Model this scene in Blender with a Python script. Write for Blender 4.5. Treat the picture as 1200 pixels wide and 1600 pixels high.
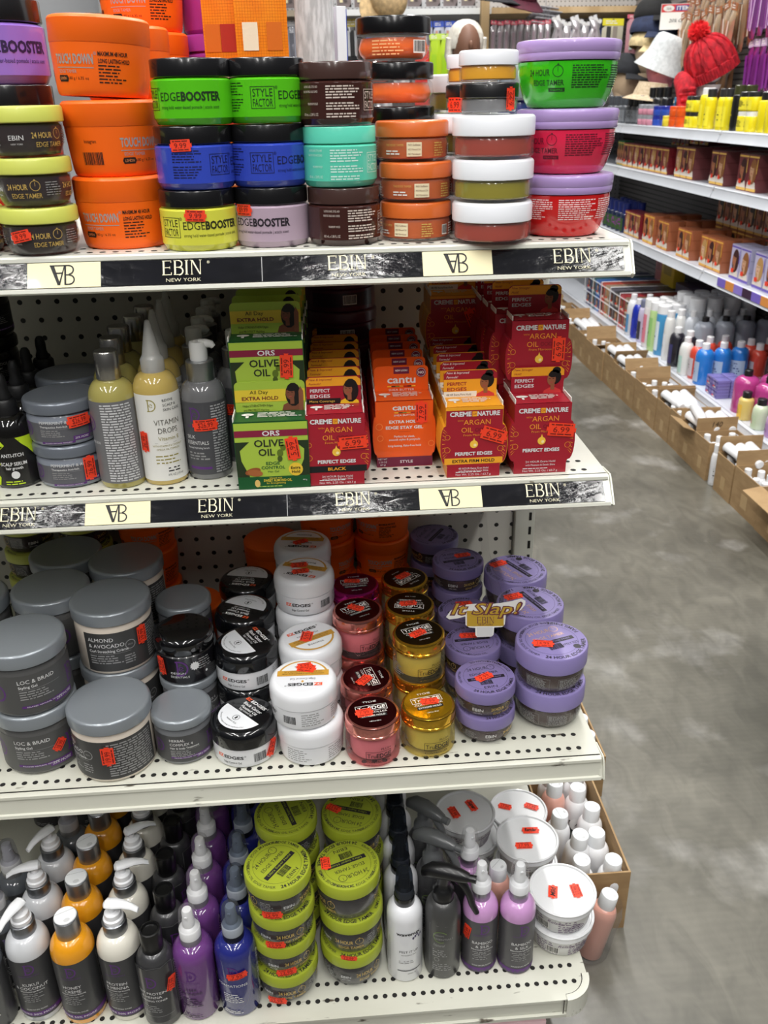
import bpy, bmesh, math, random
from math import sin, cos, pi, radians
from mathutils import Vector, Matrix, Euler

for _o in list(bpy.data.objects):
    bpy.data.objects.remove(_o, do_unlink=True)
SC = bpy.context.scene
COL = SC.collection
rnd = random.Random(7)

# ------------------------------------------------------------------ camera
cam_data = bpy.data.cameras.new('camera')
cam = bpy.data.objects.new('camera', cam_data)
COL.objects.link(cam)
SC.camera = cam
cam_data.sensor_fit = 'VERTICAL'
cam_data.sensor_height = 24.0
cam_data.lens = 1375.6 / 1600 * 24.0
cam_data.clip_start = 0.02
cam_data.dof.use_dof = True
cam_data.dof.focus_distance = 1.0
cam_data.dof.aperture_fstop = 9.0
P_, Y_, R_ = 0.437507, 0.0661774, -0.0192182
_d = Vector((sin(Y_) * cos(P_), cos(Y_) * cos(P_), -sin(P_)))
_r0 = Vector((cos(Y_), -sin(Y_), 0)); _u0 = _r0.cross(_d)
_r = _r0 * cos(R_) + _u0 * sin(R_); _u = -_r0 * sin(R_) + _u0 * cos(R_)
cam.matrix_world = Matrix(((_r.x, _u.x, -_d.x, 0), (_r.y, _u.y, -_d.y, 0), (_r.z, _u.z, -_d.z, 1.25), (0, 0, 0, 1)))

# ------------------------------------------------------------------ world, lights, exposure
WORLD = 0.30
LAMP = 1.12
w = bpy.data.worlds.new('store_air'); SC.world = w; w.use_nodes = True
# the rest of the store as light: pale lit ceiling above, dim shelving around, grey floor below
nt_ = w.node_tree; bg_ = nt_.nodes['Background']; tc_w = nt_.nodes.new('ShaderNodeTexCoord'); sx_w = nt_.nodes.new('ShaderNodeSeparateXYZ'); cr_w = nt_.nodes.new('ShaderNodeValToRGB')
mr_w = nt_.nodes.new('ShaderNodeMapRange'); mr_w.inputs['From Min'].default_value = -1; nt_.links.new(tc_w.outputs['Generated'], sx_w.inputs[0]); nt_.links.new(sx_w.outputs[2], mr_w.inputs['Value']); nt_.links.new(mr_w.outputs[0], cr_w.inputs[0])
el_ = cr_w.color_ramp.elements; el_[0].position = 0.0; el_[0].color = (.20, .19, .17, 1); el_[1].position = 1.0; el_[1].color = (.62, .64, .66, 1)
for p_, c_ in ((.47, (.16, .155, .15)), (.60, (.20, .20, .20)), (.72, (.45, .46, .48))): e_ = el_.new(p_); e_.color = (*c_, 1)
nt_.links.new(cr_w.outputs[0], bg_.inputs[0]); bg_.inputs[1].default_value = WORLD
SC.view_settings.view_transform = 'Standard'
SC.view_settings.look = 'None'
SC.view_settings.gamma = 1.0
SC.view_settings.use_curve_mapping = False
SC.view_settings.exposure = 0.0

def strip_light(x, y, power, L=2.4):
    l = bpy.data.lights.new('ceiling_strip_light', 'AREA')
    l.shape = 'RECTANGLE'; l.size = 0.10; l.size_y = L; l.energy = power * LAMP; l.color = (1.0, 0.985, 0.95)
    o = bpy.data.objects.new('ceiling_strip_light', l); o.location = (x, y, 3.7); COL.objects.link(o)
for lx, ly, lp in ((-1.3, -2.2, 44), (-1.3, 0.6, 44), (0.15, -2.2, 50), (0.15, 0.7, 50), (0.9, 3.4, 74), (0.9, 6.0, 70), (1.4, -1.4, 36), (1.4, 1.0, 38), (-0.9, 3.4, 34), (-2.6, -0.8, 30)):
    strip_light(lx, ly, lp)

# ------------------------------------------------------------------ materials
def lin(c):
    return tuple(((v / 255) / 12.92 if v / 255 <= 0.04045 else ((v / 255 + 0.055) / 1.055) ** 2.4) for v in c)
_MC = {}
def mat(c, rough=0.4, metal=0.0, coat=0.0, name=None):
    k = (tuple(c), rough, metal, coat)
    if k in _MC: return _MC[k]
    m = bpy.data.materials.new(name or 'plain_%d_%d_%d' % tuple(c)); m.use_nodes = True
    b = m.node_tree.nodes['Principled BSDF']
    b.inputs['Base Color'].default_value = (*lin(c), 1); b.inputs['Roughness'].default_value = rough
    b.inputs['Metallic'].default_value = metal; b.inputs['Coat Weight'].default_value = coat; b.inputs['Coat Roughness'].default_value = 0.03
    _MC[k] = m
    return m
def clear(tint=(255, 255, 255), dens=0.07, key=''):
    k = ('clear', tint, dens)
    if k in _MC: return _MC[k]
    m = bpy.data.materials.new('clear_plastic'); m.use_nodes = True; nt = m.node_tree; nt.nodes.clear()
    out = nt.nodes.new('ShaderNodeOutputMaterial'); tr = nt.nodes.new('ShaderNodeBsdfTransparent'); tr.inputs[0].default_value = (*lin(tint), 1)
    gl = nt.nodes.new('ShaderNodeBsdfPrincipled'); gl.inputs['Base Color'].default_value = (*[v * min(1, .25 + dens * 1.6) for v in lin(tint)], 1); gl.inputs['Roughness'].default_value = 0.07; gl.inputs['Specular IOR Level'].default_value = 0.8
    lw = nt.nodes.new('ShaderNodeLayerWeight'); lw.inputs[0].default_value = 0.25
    pw = nt.nodes.new('ShaderNodeMath'); pw.operation = 'POWER'; pw.inputs[1].default_value = 2.2; nt.links.new(lw.outputs['Facing'], pw.inputs[0])
    mr = nt.nodes.new('ShaderNodeMapRange'); mr.inputs['To Min'].default_value = dens; mr.inputs['To Max'].default_value = 0.55 + dens * .4
    nt.links.new(pw.outputs[0], mr.inputs['Value'])
    mx = nt.nodes.new('ShaderNodeMixShader')
    nt.links.new(mr.outputs[0], mx.inputs[0])
    nt.links.new(tr.outputs[0], mx.inputs[1]); nt.links.new(gl.outputs[0], mx.inputs[2]); nt.links.new(mx.outputs[0], out.inputs[0])
    _MC[k] = m
    return m
def noisy(name, c1, c2, scale, rough=0.5, lo=0.4, hi=0.6, c3=None, scale3=30, lo3=0.62, hi3=0.7, stretch=(1, 1, 1), coat=0.0, bump=0.0):
    m = bpy.data.materials.new(name); m.use_nodes = True; nt = m.node_tree; b = nt.nodes['Principled BSDF']
    tc = nt.nodes.new('ShaderNodeTexCoord'); mp = nt.nodes.new('ShaderNodeMapping'); mp.inputs['Scale'].default_value = stretch
    nt.links.new(tc.outputs['Object'], mp.inputs[0])
    def ns(s, a, z, det=6):
        n = nt.nodes.new('ShaderNodeTexNoise'); n.inputs['Scale'].default_value = s; n.inputs['Detail'].default_value = det; nt.links.new(mp.outputs[0], n.inputs['Vector'])
        r = nt.nodes.new('ShaderNodeMapRange'); r.inputs['From Min'].default_value = a; r.inputs['From Max'].default_value = z; nt.links.new(n.outputs['Fac'], r.inputs['Value'])
        return r
    a = ns(scale, lo, hi); mx = nt.nodes.new('ShaderNodeMix'); mx.data_type = 'RGBA'
    mx.inputs[6].default_value = (*lin(c1), 1); mx.inputs[7].default_value = (*lin(c2), 1); nt.links.new(a.outputs[0], mx.inputs[0])
    last = mx
    if c3:
        a3 = ns(scale3, lo3, hi3); m3 = nt.nodes.new('ShaderNodeMix'); m3.data_type = 'RGBA'; nt.links.new(a3.outputs[0], m3.inputs[0])
        nt.links.new(mx.outputs[2], m3.inputs[6]); m3.inputs[7].default_value = (*lin(c3), 1); last = m3
    nt.links.new(last.outputs[2], b.inputs['Base Color']); b.inputs['Roughness'].default_value = rough; b.inputs['Coat Weight'].default_value = coat
    if bump:
        bp = nt.nodes.new('ShaderNodeBump'); bp.inputs['Strength'].default_value = bump; bp.inputs['Distance'].default_value = 0.002
        nt.links.new(a.outputs[0], bp.inputs['Height']); nt.links.new(bp.outputs[0], b.inputs['Normal'])
    return m
def pegboard(name, base, pitch, rad):
    m = noisy(name, base, tuple(v - 10 for v in base), 3, 0.45); nt = m.node_tree; b = nt.nodes['Principled BSDF']
    src = b.inputs['Base Color'].links[0].from_socket
    tc = nt.nodes.new('ShaderNodeTexCoord'); sp = nt.nodes.new('ShaderNodeSeparateXYZ'); nt.links.new(tc.outputs['Object'], sp.inputs[0])
    def mth(op, x, y=None):
        n = nt.nodes.new('ShaderNodeMath'); n.operation = op
        for i, v in enumerate((x, y)):
            if v is None: continue
            if isinstance(v, (int, float)): n.inputs[i].default_value = v
            else: nt.links.new(v, n.inputs[i])
        return n.outputs[0]
    def cell(s):
        f = mth('FRACT', mth('DIVIDE', mth('ADD', s, 50 * pitch), pitch)); f = mth('SUBTRACT', f, 0.5); return mth('MULTIPLY', f, f)
    d = mth('SQRT', mth('ADD', cell(sp.outputs[0]), cell(sp.outputs[2])))
    h = mth('LESS_THAN', d, rad / pitch)
    mx = nt.nodes.new('ShaderNodeMix'); mx.data_type = 'RGBA'; nt.links.new(h, mx.inputs[0]); nt.links.new(src, mx.inputs[6]); mx.inputs[7].default_value = (0.006, 0.005, 0.005, 1)
    nt.links.new(mx.outputs[2], b.inputs['Base Color'])
    return m

BLACK = mat((12, 12, 14), 0.2); WHITE = mat((236, 238, 240), 0.35); INK = mat((16, 16, 18), 0.6); PAPER = mat((238, 236, 230), 0.6)
STICK = mat((250, 66, 34), 0.55, name='price_sticker_red'); STICKO = mat((246, 128, 30), 0.55); GOLDP = mat((205, 172, 92), 0.4); SILV = mat((170, 172, 176), 0.3, 0.85)
WHITEINK = mat((225, 225, 225), 0.5); GREYINK = mat((150, 150, 150), 0.5); CLEAR = clear()

# ------------------------------------------------------------------ text shapes (outline font, turned into faces)
_TX = {}
def glyphs(s, bold=0.0, ital=0.0):
    k = (s, bold, ital)
    if k not in _TX:
        cu = bpy.data.curves.new('t', 'FONT'); cu.body = s; cu.size = 1.0; cu.resolution_u = 2; cu.offset = bold; cu.shear = ital
        cu.align_x = 'CENTER'; cu.align_y = 'CENTER'
        ob = bpy.data.objects.new('t', cu)
        me = bpy.data.meshes.new_from_object(ob)
        vs = [(v.co.x, v.co.y) for v in me.vertices]; fs = [tuple(p.vertices) for p in me.polygons]
        fs2 = []
        for f in fs:
            a = sum(vs[f[i]][0] * vs[f[(i + 1) % len(f)]][1] - vs[f[(i + 1) % len(f)]][0] * vs[f[i]][1] for i in range(len(f)))
            fs2.append(f if a > 0 else tuple(reversed(f)))
        if vs:
            cy = (max(v[1] for v in vs) + min(v[1] for v in vs)) / 2; cx = (max(v[0] for v in vs) + min(v[0] for v in vs)) / 2
            vs = [(x - cx, y - cy) for x, y in vs]
        wd = (max(v[0] for v in vs) - min(v[0] for v in vs)) if vs else 0
        bpy.data.objects.remove(ob); bpy.data.curves.remove(cu); bpy.data.meshes.remove(me)
        _TX[k] = (vs, fs2, wd)
    return _TX[k]

# maps: (u, v, w) on a surface -> point. u right, v up, w away from the surface
def cyl(r, th0=0.0, z0=0.0):
    rf = r if callable(r) else (lambda z: r)
    r0 = rf(z0)
    def f(u, v, w=0.0):
        t = th0 + u / r0; R = rf(z0 + v) + 0.0002 + w
        return (R * sin(t), -R * cos(t), z0 + v)
    return f
def flat(o, ux=(1, 0, 0), vy=(0, 0, 1)):
    o = Vector(o); ux = Vector(ux).normalized(); vy = Vector(vy).normalized(); n = ux.cross(vy)
    return lambda u, v, w=0.0: tuple(o + ux * u + vy * v + n * (w + 0.0002))
def top(z, ang=0.0):
    return flat((0, 0, z), (cos(ang), sin(ang), 0), (-sin(ang), cos(ang), 0))
def rim(z, R, th0=0.0, inward=True):
    s = -1 if inward else 1
    def f(u, v, w=0.0):
        t = th0 + (u / R) * (1 if inward else -1); rr = R + s * v
        return (rr * sin(t), -rr * cos(t), z + 0.0002 + w)
    return f
def turn(m, ang, du=0.0, dv=0.0):
    c, s = cos(ang), sin(ang)
    return lambda u, v, w=0.0: m(du + c * u - s * v, dv + s * u + c * v, w)

class B:
    def __init__(self): self.v = []; self.f = []; self.m = []; self.mats = []
    def mi(self, m):
        if m not in self.mats: self.mats.append(m)
        return self.mats.index(m)
    def add(self, vs, fs, m):
        o = len(self.v); k = self.mi(m); self.v += [tuple(p) for p in vs]
        for f in fs: self.f.append(tuple(i + o for i in f)); self.m.append(k)
        return self
    def lathe(self, prof, m, seg=40, c=(0, 0, 0), sx=1.0, sy=1.0):
        vs = []; fs = []; rings = []
        for r, z in prof:
            if r < 1e-6: rings.append([len(vs)]); vs.append((c[0], c[1], c[2] + z))
            else:
                rings.append(list(range(len(vs), len(vs) + seg)))
                vs += [(c[0] + sx * r * sin(2 * pi * i / seg), c[1] - sy * r * cos(2 * pi * i / seg), c[2] + z) for i in range(seg)]
        for a, b in zip(rings, rings[1:]):
            for i in range(seg):
                j = (i + 1) % seg
                if len(a) == 1 and len(b) == 1: continue
                if len(a) == 1: fs.append((a[0], b[j], b[i]))
                elif len(b) == 1: fs.append((a[i], a[j], b[0]))
                else: fs.append((a[i], a[j], b[j], b[i]))
        return self.add(vs, fs, m)
    def box(self, x0, x1, y0, y1, z0, z1, m, bev=0.0):
        if bev <= 0:
            vs = [(x0, y0, z0), (x1, y0, z0), (x1, y1, z0), (x0, y1, z0), (x0, y0, z1), (x1, y0, z1), (x1, y1, z1), (x0, y1, z1)]
            return self.add(vs, [(3, 2, 1, 0), (4, 5, 6, 7), (0, 1, 5, 4), (1, 2, 6, 5), (2, 3, 7, 6), (3, 0, 4, 7)], m)
        bm = bmesh.new(); bmesh.ops.create_cube(bm, size=1)
        for q in bm.verts: q.co = Vector(((x0 + x1) / 2 + q.co.x * (x1 - x0), (y0 + y1) / 2 + q.co.y * (y1 - y0), (z0 + z1) / 2 + q.co.z * (z1 - z0)))
        bmesh.ops.bevel(bm, geom=bm.edges[:], offset=bev, segments=2, affect='EDGES', profile=0.5)
        bm.verts.index_update()
        vs = [q.co.copy() for q in bm.verts]; fs = [[q.index for q in f.verts] for f in bm.faces]; bm.free()
        return self.add(vs, fs, m)
    def prism(self, pts, m, fn, d0, d1, cap=True):
        """outline pts (u, v) counter-clockwise swept along w from d0 to d1; fn maps (u, v, w)"""
        n = len(pts); vs = [fn(u, v, d0) for u, v in pts] + [fn(u, v, d1) for u, v in pts]
        fs = [(i, (i + 1) % n, n + (i + 1) % n, n + i) for i in range(n)]
        if cap: fs += [tuple(range(n, 2 * n)), tuple(reversed(range(n)))]
        return self.add(vs, fs, m)
    def quad(self, mp, u0, u1, v0, v1, m, nu=1, w=0.0, nv=1):
        vs = [mp(u0 + (u1 - u0) * i / nu, v0 + (v1 - v0) * j / nv, w) for j in range(nv + 1) for i in range(nu + 1)]
        fs = [(j * (nu + 1) + i, j * (nu + 1) + i + 1, (j + 1) * (nu + 1) + i + 1, (j + 1) * (nu + 1) + i) for j in range(nv) for i in range(nu)]
        return self.add(vs, fs, m)
    def poly(self, mp, pts, m, w=0.0):
        return self.add([mp(u, v, w) for u, v in pts], [tuple(range(len(pts)))], m)
    def disc(self, mp, u, v, ru, rv, m, n=16, w=0.0, a0=0.0, a1=2 * pi):
        full = abs(a1 - a0 - 2 * pi) < 1e-6; k = n if full else n + 1
        if n <= 10: return self.poly(mp, [(u + ru * cos(a0 + (a1 - a0) * i / n), v + rv * sin(a0 + (a1 - a0) * i / n)) for i in range(k)], m, w)
        vs = [mp(u, v, w)]; fs = []; nr = 3
        for q in range(1, nr + 1): vs += [mp(u + ru * q / nr * cos(a0 + (a1 - a0) * i / n), v + rv * q / nr * sin(a0 + (a1 - a0) * i / n), w) for i in range(k)]
        for i in range(n):
            j = (i + 1) % k; fs.append((0, 1 + i, 1 + j))
            for q in range(nr - 1): fs.append((1 + q * k + i, 1 + (q + 1) * k + i, 1 + (q + 1) * k + j, 1 + q * k + j))
        return self.add(vs, fs, m)
    def side_fill(self, mp, u_edge, pts, m, w=0.0, nu=6):
        """area between a straight edge at u_edge and a profile of (u, v) points, following a curved surface"""
        for (ua, va), (ub, vb) in zip(pts, pts[1:]):
            vs = []
            for i in range(nu + 1): vs += [mp(u_edge + (ua - u_edge) * i / nu, va, w), mp(u_edge + (ub - u_edge) * i / nu, vb, w)]
            self.add(vs, [(2 * i, 2 * i + 2, 2 * i + 3, 2 * i + 1) for i in range(nu)], m)
        return self
    def serif_ebin(self, mp, u, v, h, m, w=0.0, wd=2.55):
        """the slim serif capitals E B I N"""
        k = h; th = .11 * k; tn = .045 * k; H2 = h / 2; X = wd * k
        def q(a, b_, c, d_): self.quad(mp, u + a * k - X / 2, u + b_ * k - X / 2, v + c * k - H2, v + d_ * k - H2, m, 2, w)
        q(.04, .15, 0, 1); q(0, .58, .955, 1); q(0, .6, 0, .045); q(.1, .5, .49, .535); q(.55, .59, .84, 1); q(.57, .61, 0, .18); q(.48, .51, .42, .6)
        q(.78, .89, 0, 1); q(.74, 1.05, .955, 1); q(.74, 1.08, 0, .045); q(.85, 1.05, .5, .545)
        self.ring(mp, u + 1.05 * k - X / 2, v + .75 * k - H2, .2 * k, .08 * k, m, 12, w, -pi / 2, pi / 2); self.ring(mp, u + 1.08 * k - X / 2, v + .26 * k - H2, .215 * k, .09 * k, m, 12, w, -pi / 2, pi / 2)
        q(1.53, 1.64, 0, 1); q(1.47, 1.70, .965, 1); q(1.47, 1.70, 0, .035)
        q(1.9, 1.945, 0, 1); q(1.84, 2.01, 0, .035); q(2.46, 2.505, 0, 1); q(2.40, 2.57, .965, 1); q(1.82, 1.95, .965, 1)
        self.poly(mp, [(u + 1.88 * k - X / 2, v + H2), (u + 2.42 * k - X / 2, v - H2), (u + 2.505 * k - X / 2, v - H2), (u + 2.0 * k - X / 2, v + H2)], m, w)
        return self
    def ring(self, mp, u, v, r, t, m, n=24, w=0.0, a0=0.0, a1=2 * pi):
        vs = []; fs = []
        for i in range(n + 1):
            a = a0 + (a1 - a0) * i / n
            vs += [mp(u + r * cos(a), v + r * sin(a), w), mp(u + (r + t) * cos(a), v + (r + t) * sin(a), w)]
        for i in range(n): fs.append((2 * i, 2 * i + 1, 2 * i + 3, 2 * i + 2))
        return self.add(vs, fs, m)
    def frame(self, mp, u0, u1, v0, v1, t, m, w=0.0):
        n = 4
        self.quad(mp, u0, u1, v0, v0 + t, m, n, w); self.quad(mp, u0, u1, v1 - t, v1, m, n, w)
        self.quad(mp, u0, u0 + t, v0, v1, m, 1, w); return self.quad(mp, u1 - t, u1, v0, v1, m, 1, w)
    def text(self, s, size, mp, m, u=0.0, v=0.0, w=0.0, bold=0.0, fit=None, ital=0.0, al='C', sx=1.0):
        vs, fs, wd = glyphs(s, bold, ital)
        k = size * sx
        if fit and wd * k > 0: k = fit / wd
        o = 0 if al == 'C' else (wd * k / 2 if al == 'L' else -wd * k / 2)
        return self.add([mp(u + o + x * k, v + y * size, w) for x, y in vs], fs, m)
    def lines(self, mp, u0, u1, v1, n, pitch, m, w=0.0, h=0.45, seed=1, full=False):
        r = random.Random(seed)
        for i in range(n):
            v = v1 - i * pitch; u = u0; end = u1 if full else u0 + (u1 - u0) * r.uniform(0.7, 1.0)
            while u < end - pitch * 0.3:
                L = min(r.uniform(1.2, 5.0) * pitch * 0.6, end - u)
                self.quad(mp, u, u + L, v - pitch * h, v, m, 1, w); u += L + pitch * 0.4
        return self
    def bars(self, mp, u0, u1, v0, v1, w=0.0, seed=3, bg=PAPER):
        r = random.Random(seed); p = (u1 - u0) * 0.06
        if bg: self.quad(mp, u0, u1, v0, v1, bg, 3, w)
        u = u0 + p
        while u < u1 - p:
            t = r.choice((1, 1, 2, 3)) * (u1 - u0) / 75
            self.quad(mp, u, u + t, v0 + (v1 - v0) * 0.12, v1 - (v1 - v0) * 0.06, INK, 1, w + 0.0001); u += t + r.choice((1, 1, 2)) * (u1 - u0) / 75
        return self
    def tube(self, pts, rad, m, seg=10, caps=True):
        P = [Vector(p) for p in pts]; n = len(P); R = rad if isinstance(rad, (list, tuple)) else [rad] * n
        vs = []; fs = []; up = None
        for i in range(n):
            t = (P[min(i + 1, n - 1)] - P[max(i - 1, 0)]).normalized()
            if up is None: up = Vector((0, 0, 1)) if abs(t.z) < 0.9 else Vector((1, 0, 0))
            a = up.cross(t).normalized(); b = t.cross(a); up = b
            vs += [tuple(P[i] + (a * cos(2 * pi * k / seg) + b * sin(2 * pi * k / seg)) * R[i]) for k in range(seg)]
        for i in range(n - 1):
            for k in range(seg):
                j = (k + 1) % seg; fs.append((i * seg + k, i * seg + j, (i + 1) * seg + j, (i + 1) * seg + k))
        if caps: fs += [tuple(reversed(range(seg))), tuple(range((n - 1) * seg, n * seg))]
        return self.add(vs, fs, m)
    def mesh(self, name):
        me = bpy.data.meshes.new(name); me.from_pydata(self.v, [], self.f)
        for m in self.mats: me.materials.append(m)
        me.polygons.foreach_set('material_index', self.m); me.polygons.foreach_set('use_smooth', [True] * len(self.f))
        me.set_sharp_from_angle(angle=radians(38)); me.update()
        return me

def obj(name, b, parent=None, kind=None, label=None, loc=None, rot=None):
    me = b.mesh(name) if isinstance(b, B) else b
    o = bpy.data.objects.new(name, me); COL.objects.link(o)
    if parent: o.parent = parent
    if kind: o['kind'] = kind
    if label: o['label'] = label
    if loc: o.location = loc
    if rot: o.rotation_euler = rot
    return o
def tag(o, label, cat, group=None):
    o['label'] = label; o['category'] = cat
    if group: o['group'] = group
    return o
def empty(name, loc, rot=(0, 0, 0), label=None, cat=None, group=None):
    o = bpy.data.objects.new(name, None); COL.objects.link(o); o.location = loc; o.empty_display_size = 0.02
    o.rotation_euler = rot if isinstance(rot, (tuple, list)) else (0, 0, rot)
    if label: tag(o, label, cat, group)
    return o
_KIND = {}
def inst(key, build, name, loc, rot, label, cat, group=None, scale=None):
    """one thing of a kind: the first call models the parts, later calls copy the thing and each of its parts"""
    if key not in _KIND:
        root = empty(name, (0, 0, 0)); build(root); _KIND[key] = root
    else:
        src = _KIND[key]; root = src.copy(); COL.objects.link(root)
        for ch in list(src.children):
            if ch.get('_sticker'): continue
            c = ch.copy(); COL.objects.link(c); c.parent = root
            for g in ch.children:
                d = g.copy(); COL.objects.link(d); d.parent = c
    root.name = name
    root.location = loc; root.rotation_euler = rot if isinstance(rot, (tuple, list)) else (0, 0, rot)
    root.scale = (scale or 1,) * 3
    root['label'] = label; root['category'] = cat
    if 'group' in root: del root['group']
    if group: root['group'] = group
    return root
def sticker(root, mp, txt='9.99', ang=0.0, w=0.019, h=0.0105, m=None, hand=False):
    """the shop's red price sticker stuck on a thing, cut notches at its ends"""
    b = B(); t = turn(mp, ang); W, Hh = w / 2, h / 2; n = h * 0.12
    m = m or STICK
    for i in range(4):
        u0 = -W + w * i / 4; u1 = u0 + w / 4
        b.quad(t, u0, u1, -Hh, Hh, m, 1, 0.0004)
    for e in (-1, 1): b.poly(t, [(e * W, -n), (e * (W + n), -Hh * 0.4), (e * (W + n), Hh * 0.4), (e * W, n)][::e], m, 0.0004)
    dk = mat((120, 24, 12), 0.6)
    if hand: b.text(txt, h * 0.75, t, INK, w=0.0006, bold=0.03, ital=0.3, fit=w * 0.8)
    else:
        b.lines(t, -W * 0.8, W * 0.8, Hh * 0.82, 1, h * 0.2, dk, 0.0006, full=True)
        b.text(txt, h * 0.62, t, dk, w=0.0006, fit=min(w * 0.62, h * 0.3 * len(txt)))
        b.lines(t, -W * 0.8, W * 0.8, -Hh * 0.6, 1, h * 0.2, dk, 0.0006, seed=5, full=True)
    o = obj('price_sticker', b, root); o['_sticker'] = 1
    return o
def person_print(b, mp, u, v, h, hair, skin, top_c, w=0.0003, face=1, bun=False, long_=True):
    """a printed portrait on a carton: hair, face, neck, shoulders"""
    b.poly(mp, [(u - .36 * h, v - .5 * h), (u + .36 * h, v - .5 * h), (u + .3 * h, v - .3 * h), (u + .1 * h, v - .2 * h), (u - .1 * h, v - .2 * h), (u - .3 * h, v - .3 * h)], top_c, w)
    if long_: b.disc(mp, u + .05 * h * face, v + .06 * h, .27 * h, .42 * h, hair, 14, w + .0001)
    else: b.disc(mp, u + .06 * h * face, v + .18 * h, .24 * h, .27 * h, hair, 14, w + .0001)
    if bun: b.disc(mp, u + .12 * h * face, v + .42 * h, .15 * h, .13 * h, hair, 12, w + .0001)
    b.quad(mp, u - .07 * h, u + .07 * h, v - .28 * h, v, skin, 1, w + .0002)
    b.disc(mp, u - .05 * h * face, v + .1 * h, .155 * h, .22 * h, skin, 14, w + .0003)
    b.disc(mp, u + .0 * h * face, v + .27 * h, .17 * h, .1 * h, hair, 12, w + .0004)
    dk = mat((60, 25, 20), 0.6)
    for e in (-1, 1): b.quad(mp, u - .05 * h * face + e * .065 * h - .03 * h, u - .05 * h * face + e * .065 * h + .03 * h, v + .12 * h, v + .14 * h, dk, 1, w + .0004)
    b.quad(mp, u - .05 * h * face - .045 * h, u - .05 * h * face + .045 * h, v - .02 * h, v + .005 * h, mat((180, 70, 70), 0.6), 1, w + .0004)
# ================================================================== the setting
def structure_floor():
    m = noisy('polished_concrete', (78, 76, 68), (116, 113, 103), 2.4, 0.36, 0.32, 0.68, (152, 150, 145), 4.2, 0.56, 0.74, coat=0.15)
    nt = m.node_tree; b = nt.nodes['Principled BSDF']; b.inputs['Coat Roughness'].default_value = 0.3
    src = b.inputs['Base Color'].links[0].from_socket
    tc = nt.nodes.new('ShaderNodeTexCoord'); mp = nt.nodes.new('ShaderNodeMapping'); mp.inputs['Scale'].default_value = (5, 2.6, 1); mp.inputs['Rotation'].default_value = (0, 0, 0.5)
    n = nt.nodes.new('ShaderNodeTexNoise'); n.inputs['Scale'].default_value = 4; n.inputs['Detail'].default_value = 8; n.inputs['Distortion'].default_value = 1.2
    nt.links.new(tc.outputs['Object'], mp.inputs[0]); nt.links.new(mp.outputs[0], n.inputs['Vector'])
    r = nt.nodes.new('ShaderNodeMapRange'); r.inputs['From Min'].default_value = 0.35; r.inputs['From Max'].default_value = 0.7; r.inputs['To Min'].default_value = 0.8; r.inputs['To Max'].default_value = 1.14
    nt.links.new(n.outputs['Fac'], r.inputs['Value'])
    mx = nt.nodes.new('ShaderNodeMix'); mx.data_type = 'RGBA'; mx.blend_type = 'MULTIPLY'; mx.inputs[0].default_value = 1.0
    cb = nt.nodes.new('ShaderNodeCombineColor')
    for i in range(3): nt.links.new(r.outputs[0], cb.inputs[i])
    nt.links.new(src, mx.inputs[6]); nt.links.new(cb.outputs[0], mx.inputs[7]); nt.links.new(mx.outputs[2], b.inputs['Base Color'])
    wv = nt.nodes.new('ShaderNodeTexWave'); wv.wave_type = 'RINGS'; wv.inputs['Scale'].default_value = 22; wv.inputs['Distortion'].default_value = 3.5; wv.inputs['Detail'].default_value = 2; wv.inputs['Detail Scale'].default_value = 0.6
    m2 = nt.nodes.new('ShaderNodeMapping'); m2.inputs['Location'].default_value = (-0.9, -1.35, 0); nt.links.new(tc.outputs['Object'], m2.inputs[0]); nt.links.new(m2.outputs[0], wv.inputs['Vector'])
    r2 = nt.nodes.new('ShaderNodeMapRange'); r2.inputs['To Min'].default_value = 0.97; r2.inputs['To Max'].default_value = 1.02; nt.links.new(wv.outputs['Fac'], r2.inputs['Value'])
    mu = nt.nodes.new('ShaderNodeMath'); mu.operation = 'MULTIPLY'; nt.links.new(r.outputs[0], mu.inputs[0]); nt.links.new(r2.outputs[0], mu.inputs[1])
    for i in range(3): nt.links.new(mu.outputs[0], cb.inputs[i])
    f = B(); f.quad(flat((0, 0, 0), (1, 0, 0), (0, 1, 0)), -3, 3.2, -3, 6.4, m)
    obj('floor', f, kind='structure')
structure_floor()
wallm = noisy('painted_wall', (196, 198, 202), (184, 186, 190), 2, 0.6)
b = B(); b.box(-3, 3.2, 6.2, 6.3, 0, 3.8, wallm); obj('wall_back', b, kind='structure')
b = B(); b.box(2.3, 2.4, 1.6, 6.2, 0, 3.8, wallm); obj('wall_right', b, kind='structure')

# ------------------------------------------------------------------ the near shelving unit
ENAMEL = noisy('worn_white_enamel', (222, 222, 212), (208, 208, 196), 4, 0.35, 0.35, 0.65, (120, 112, 96), 55, 0.70, 0.76, stretch=(1, 2.2, 2.2), coat=0.15)
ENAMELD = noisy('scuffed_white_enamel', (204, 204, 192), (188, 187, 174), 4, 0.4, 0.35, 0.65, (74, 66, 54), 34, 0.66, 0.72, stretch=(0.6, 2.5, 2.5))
HOLE = mat((20, 18, 16), 0.8)
S1, S2, S3, S4 = 1.117, 0.861, 0.518, 0.176
XL, XR, YB = -0.905, 0.315, 1.27
gondola = empty('gondola_shelving', (0, 0, 0), 0, 'white perforated metal store shelving with black lettered edge strips, holding the hair products', 'store shelving')
b = B(); b.box(XL, XR - 0.022, YB, YB + 0.02, 0.12, 1.125, pegboard('peg_panel', (214, 211, 202), 0.0254, 0.0036)); obj('back_panel', b, gondola)
b = B(); b.box(XR - 0.02, XR + 0.012, YB - 0.012, YB + 0.03, 0.0, 1.135, ENAMEL, 0.002)
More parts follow.
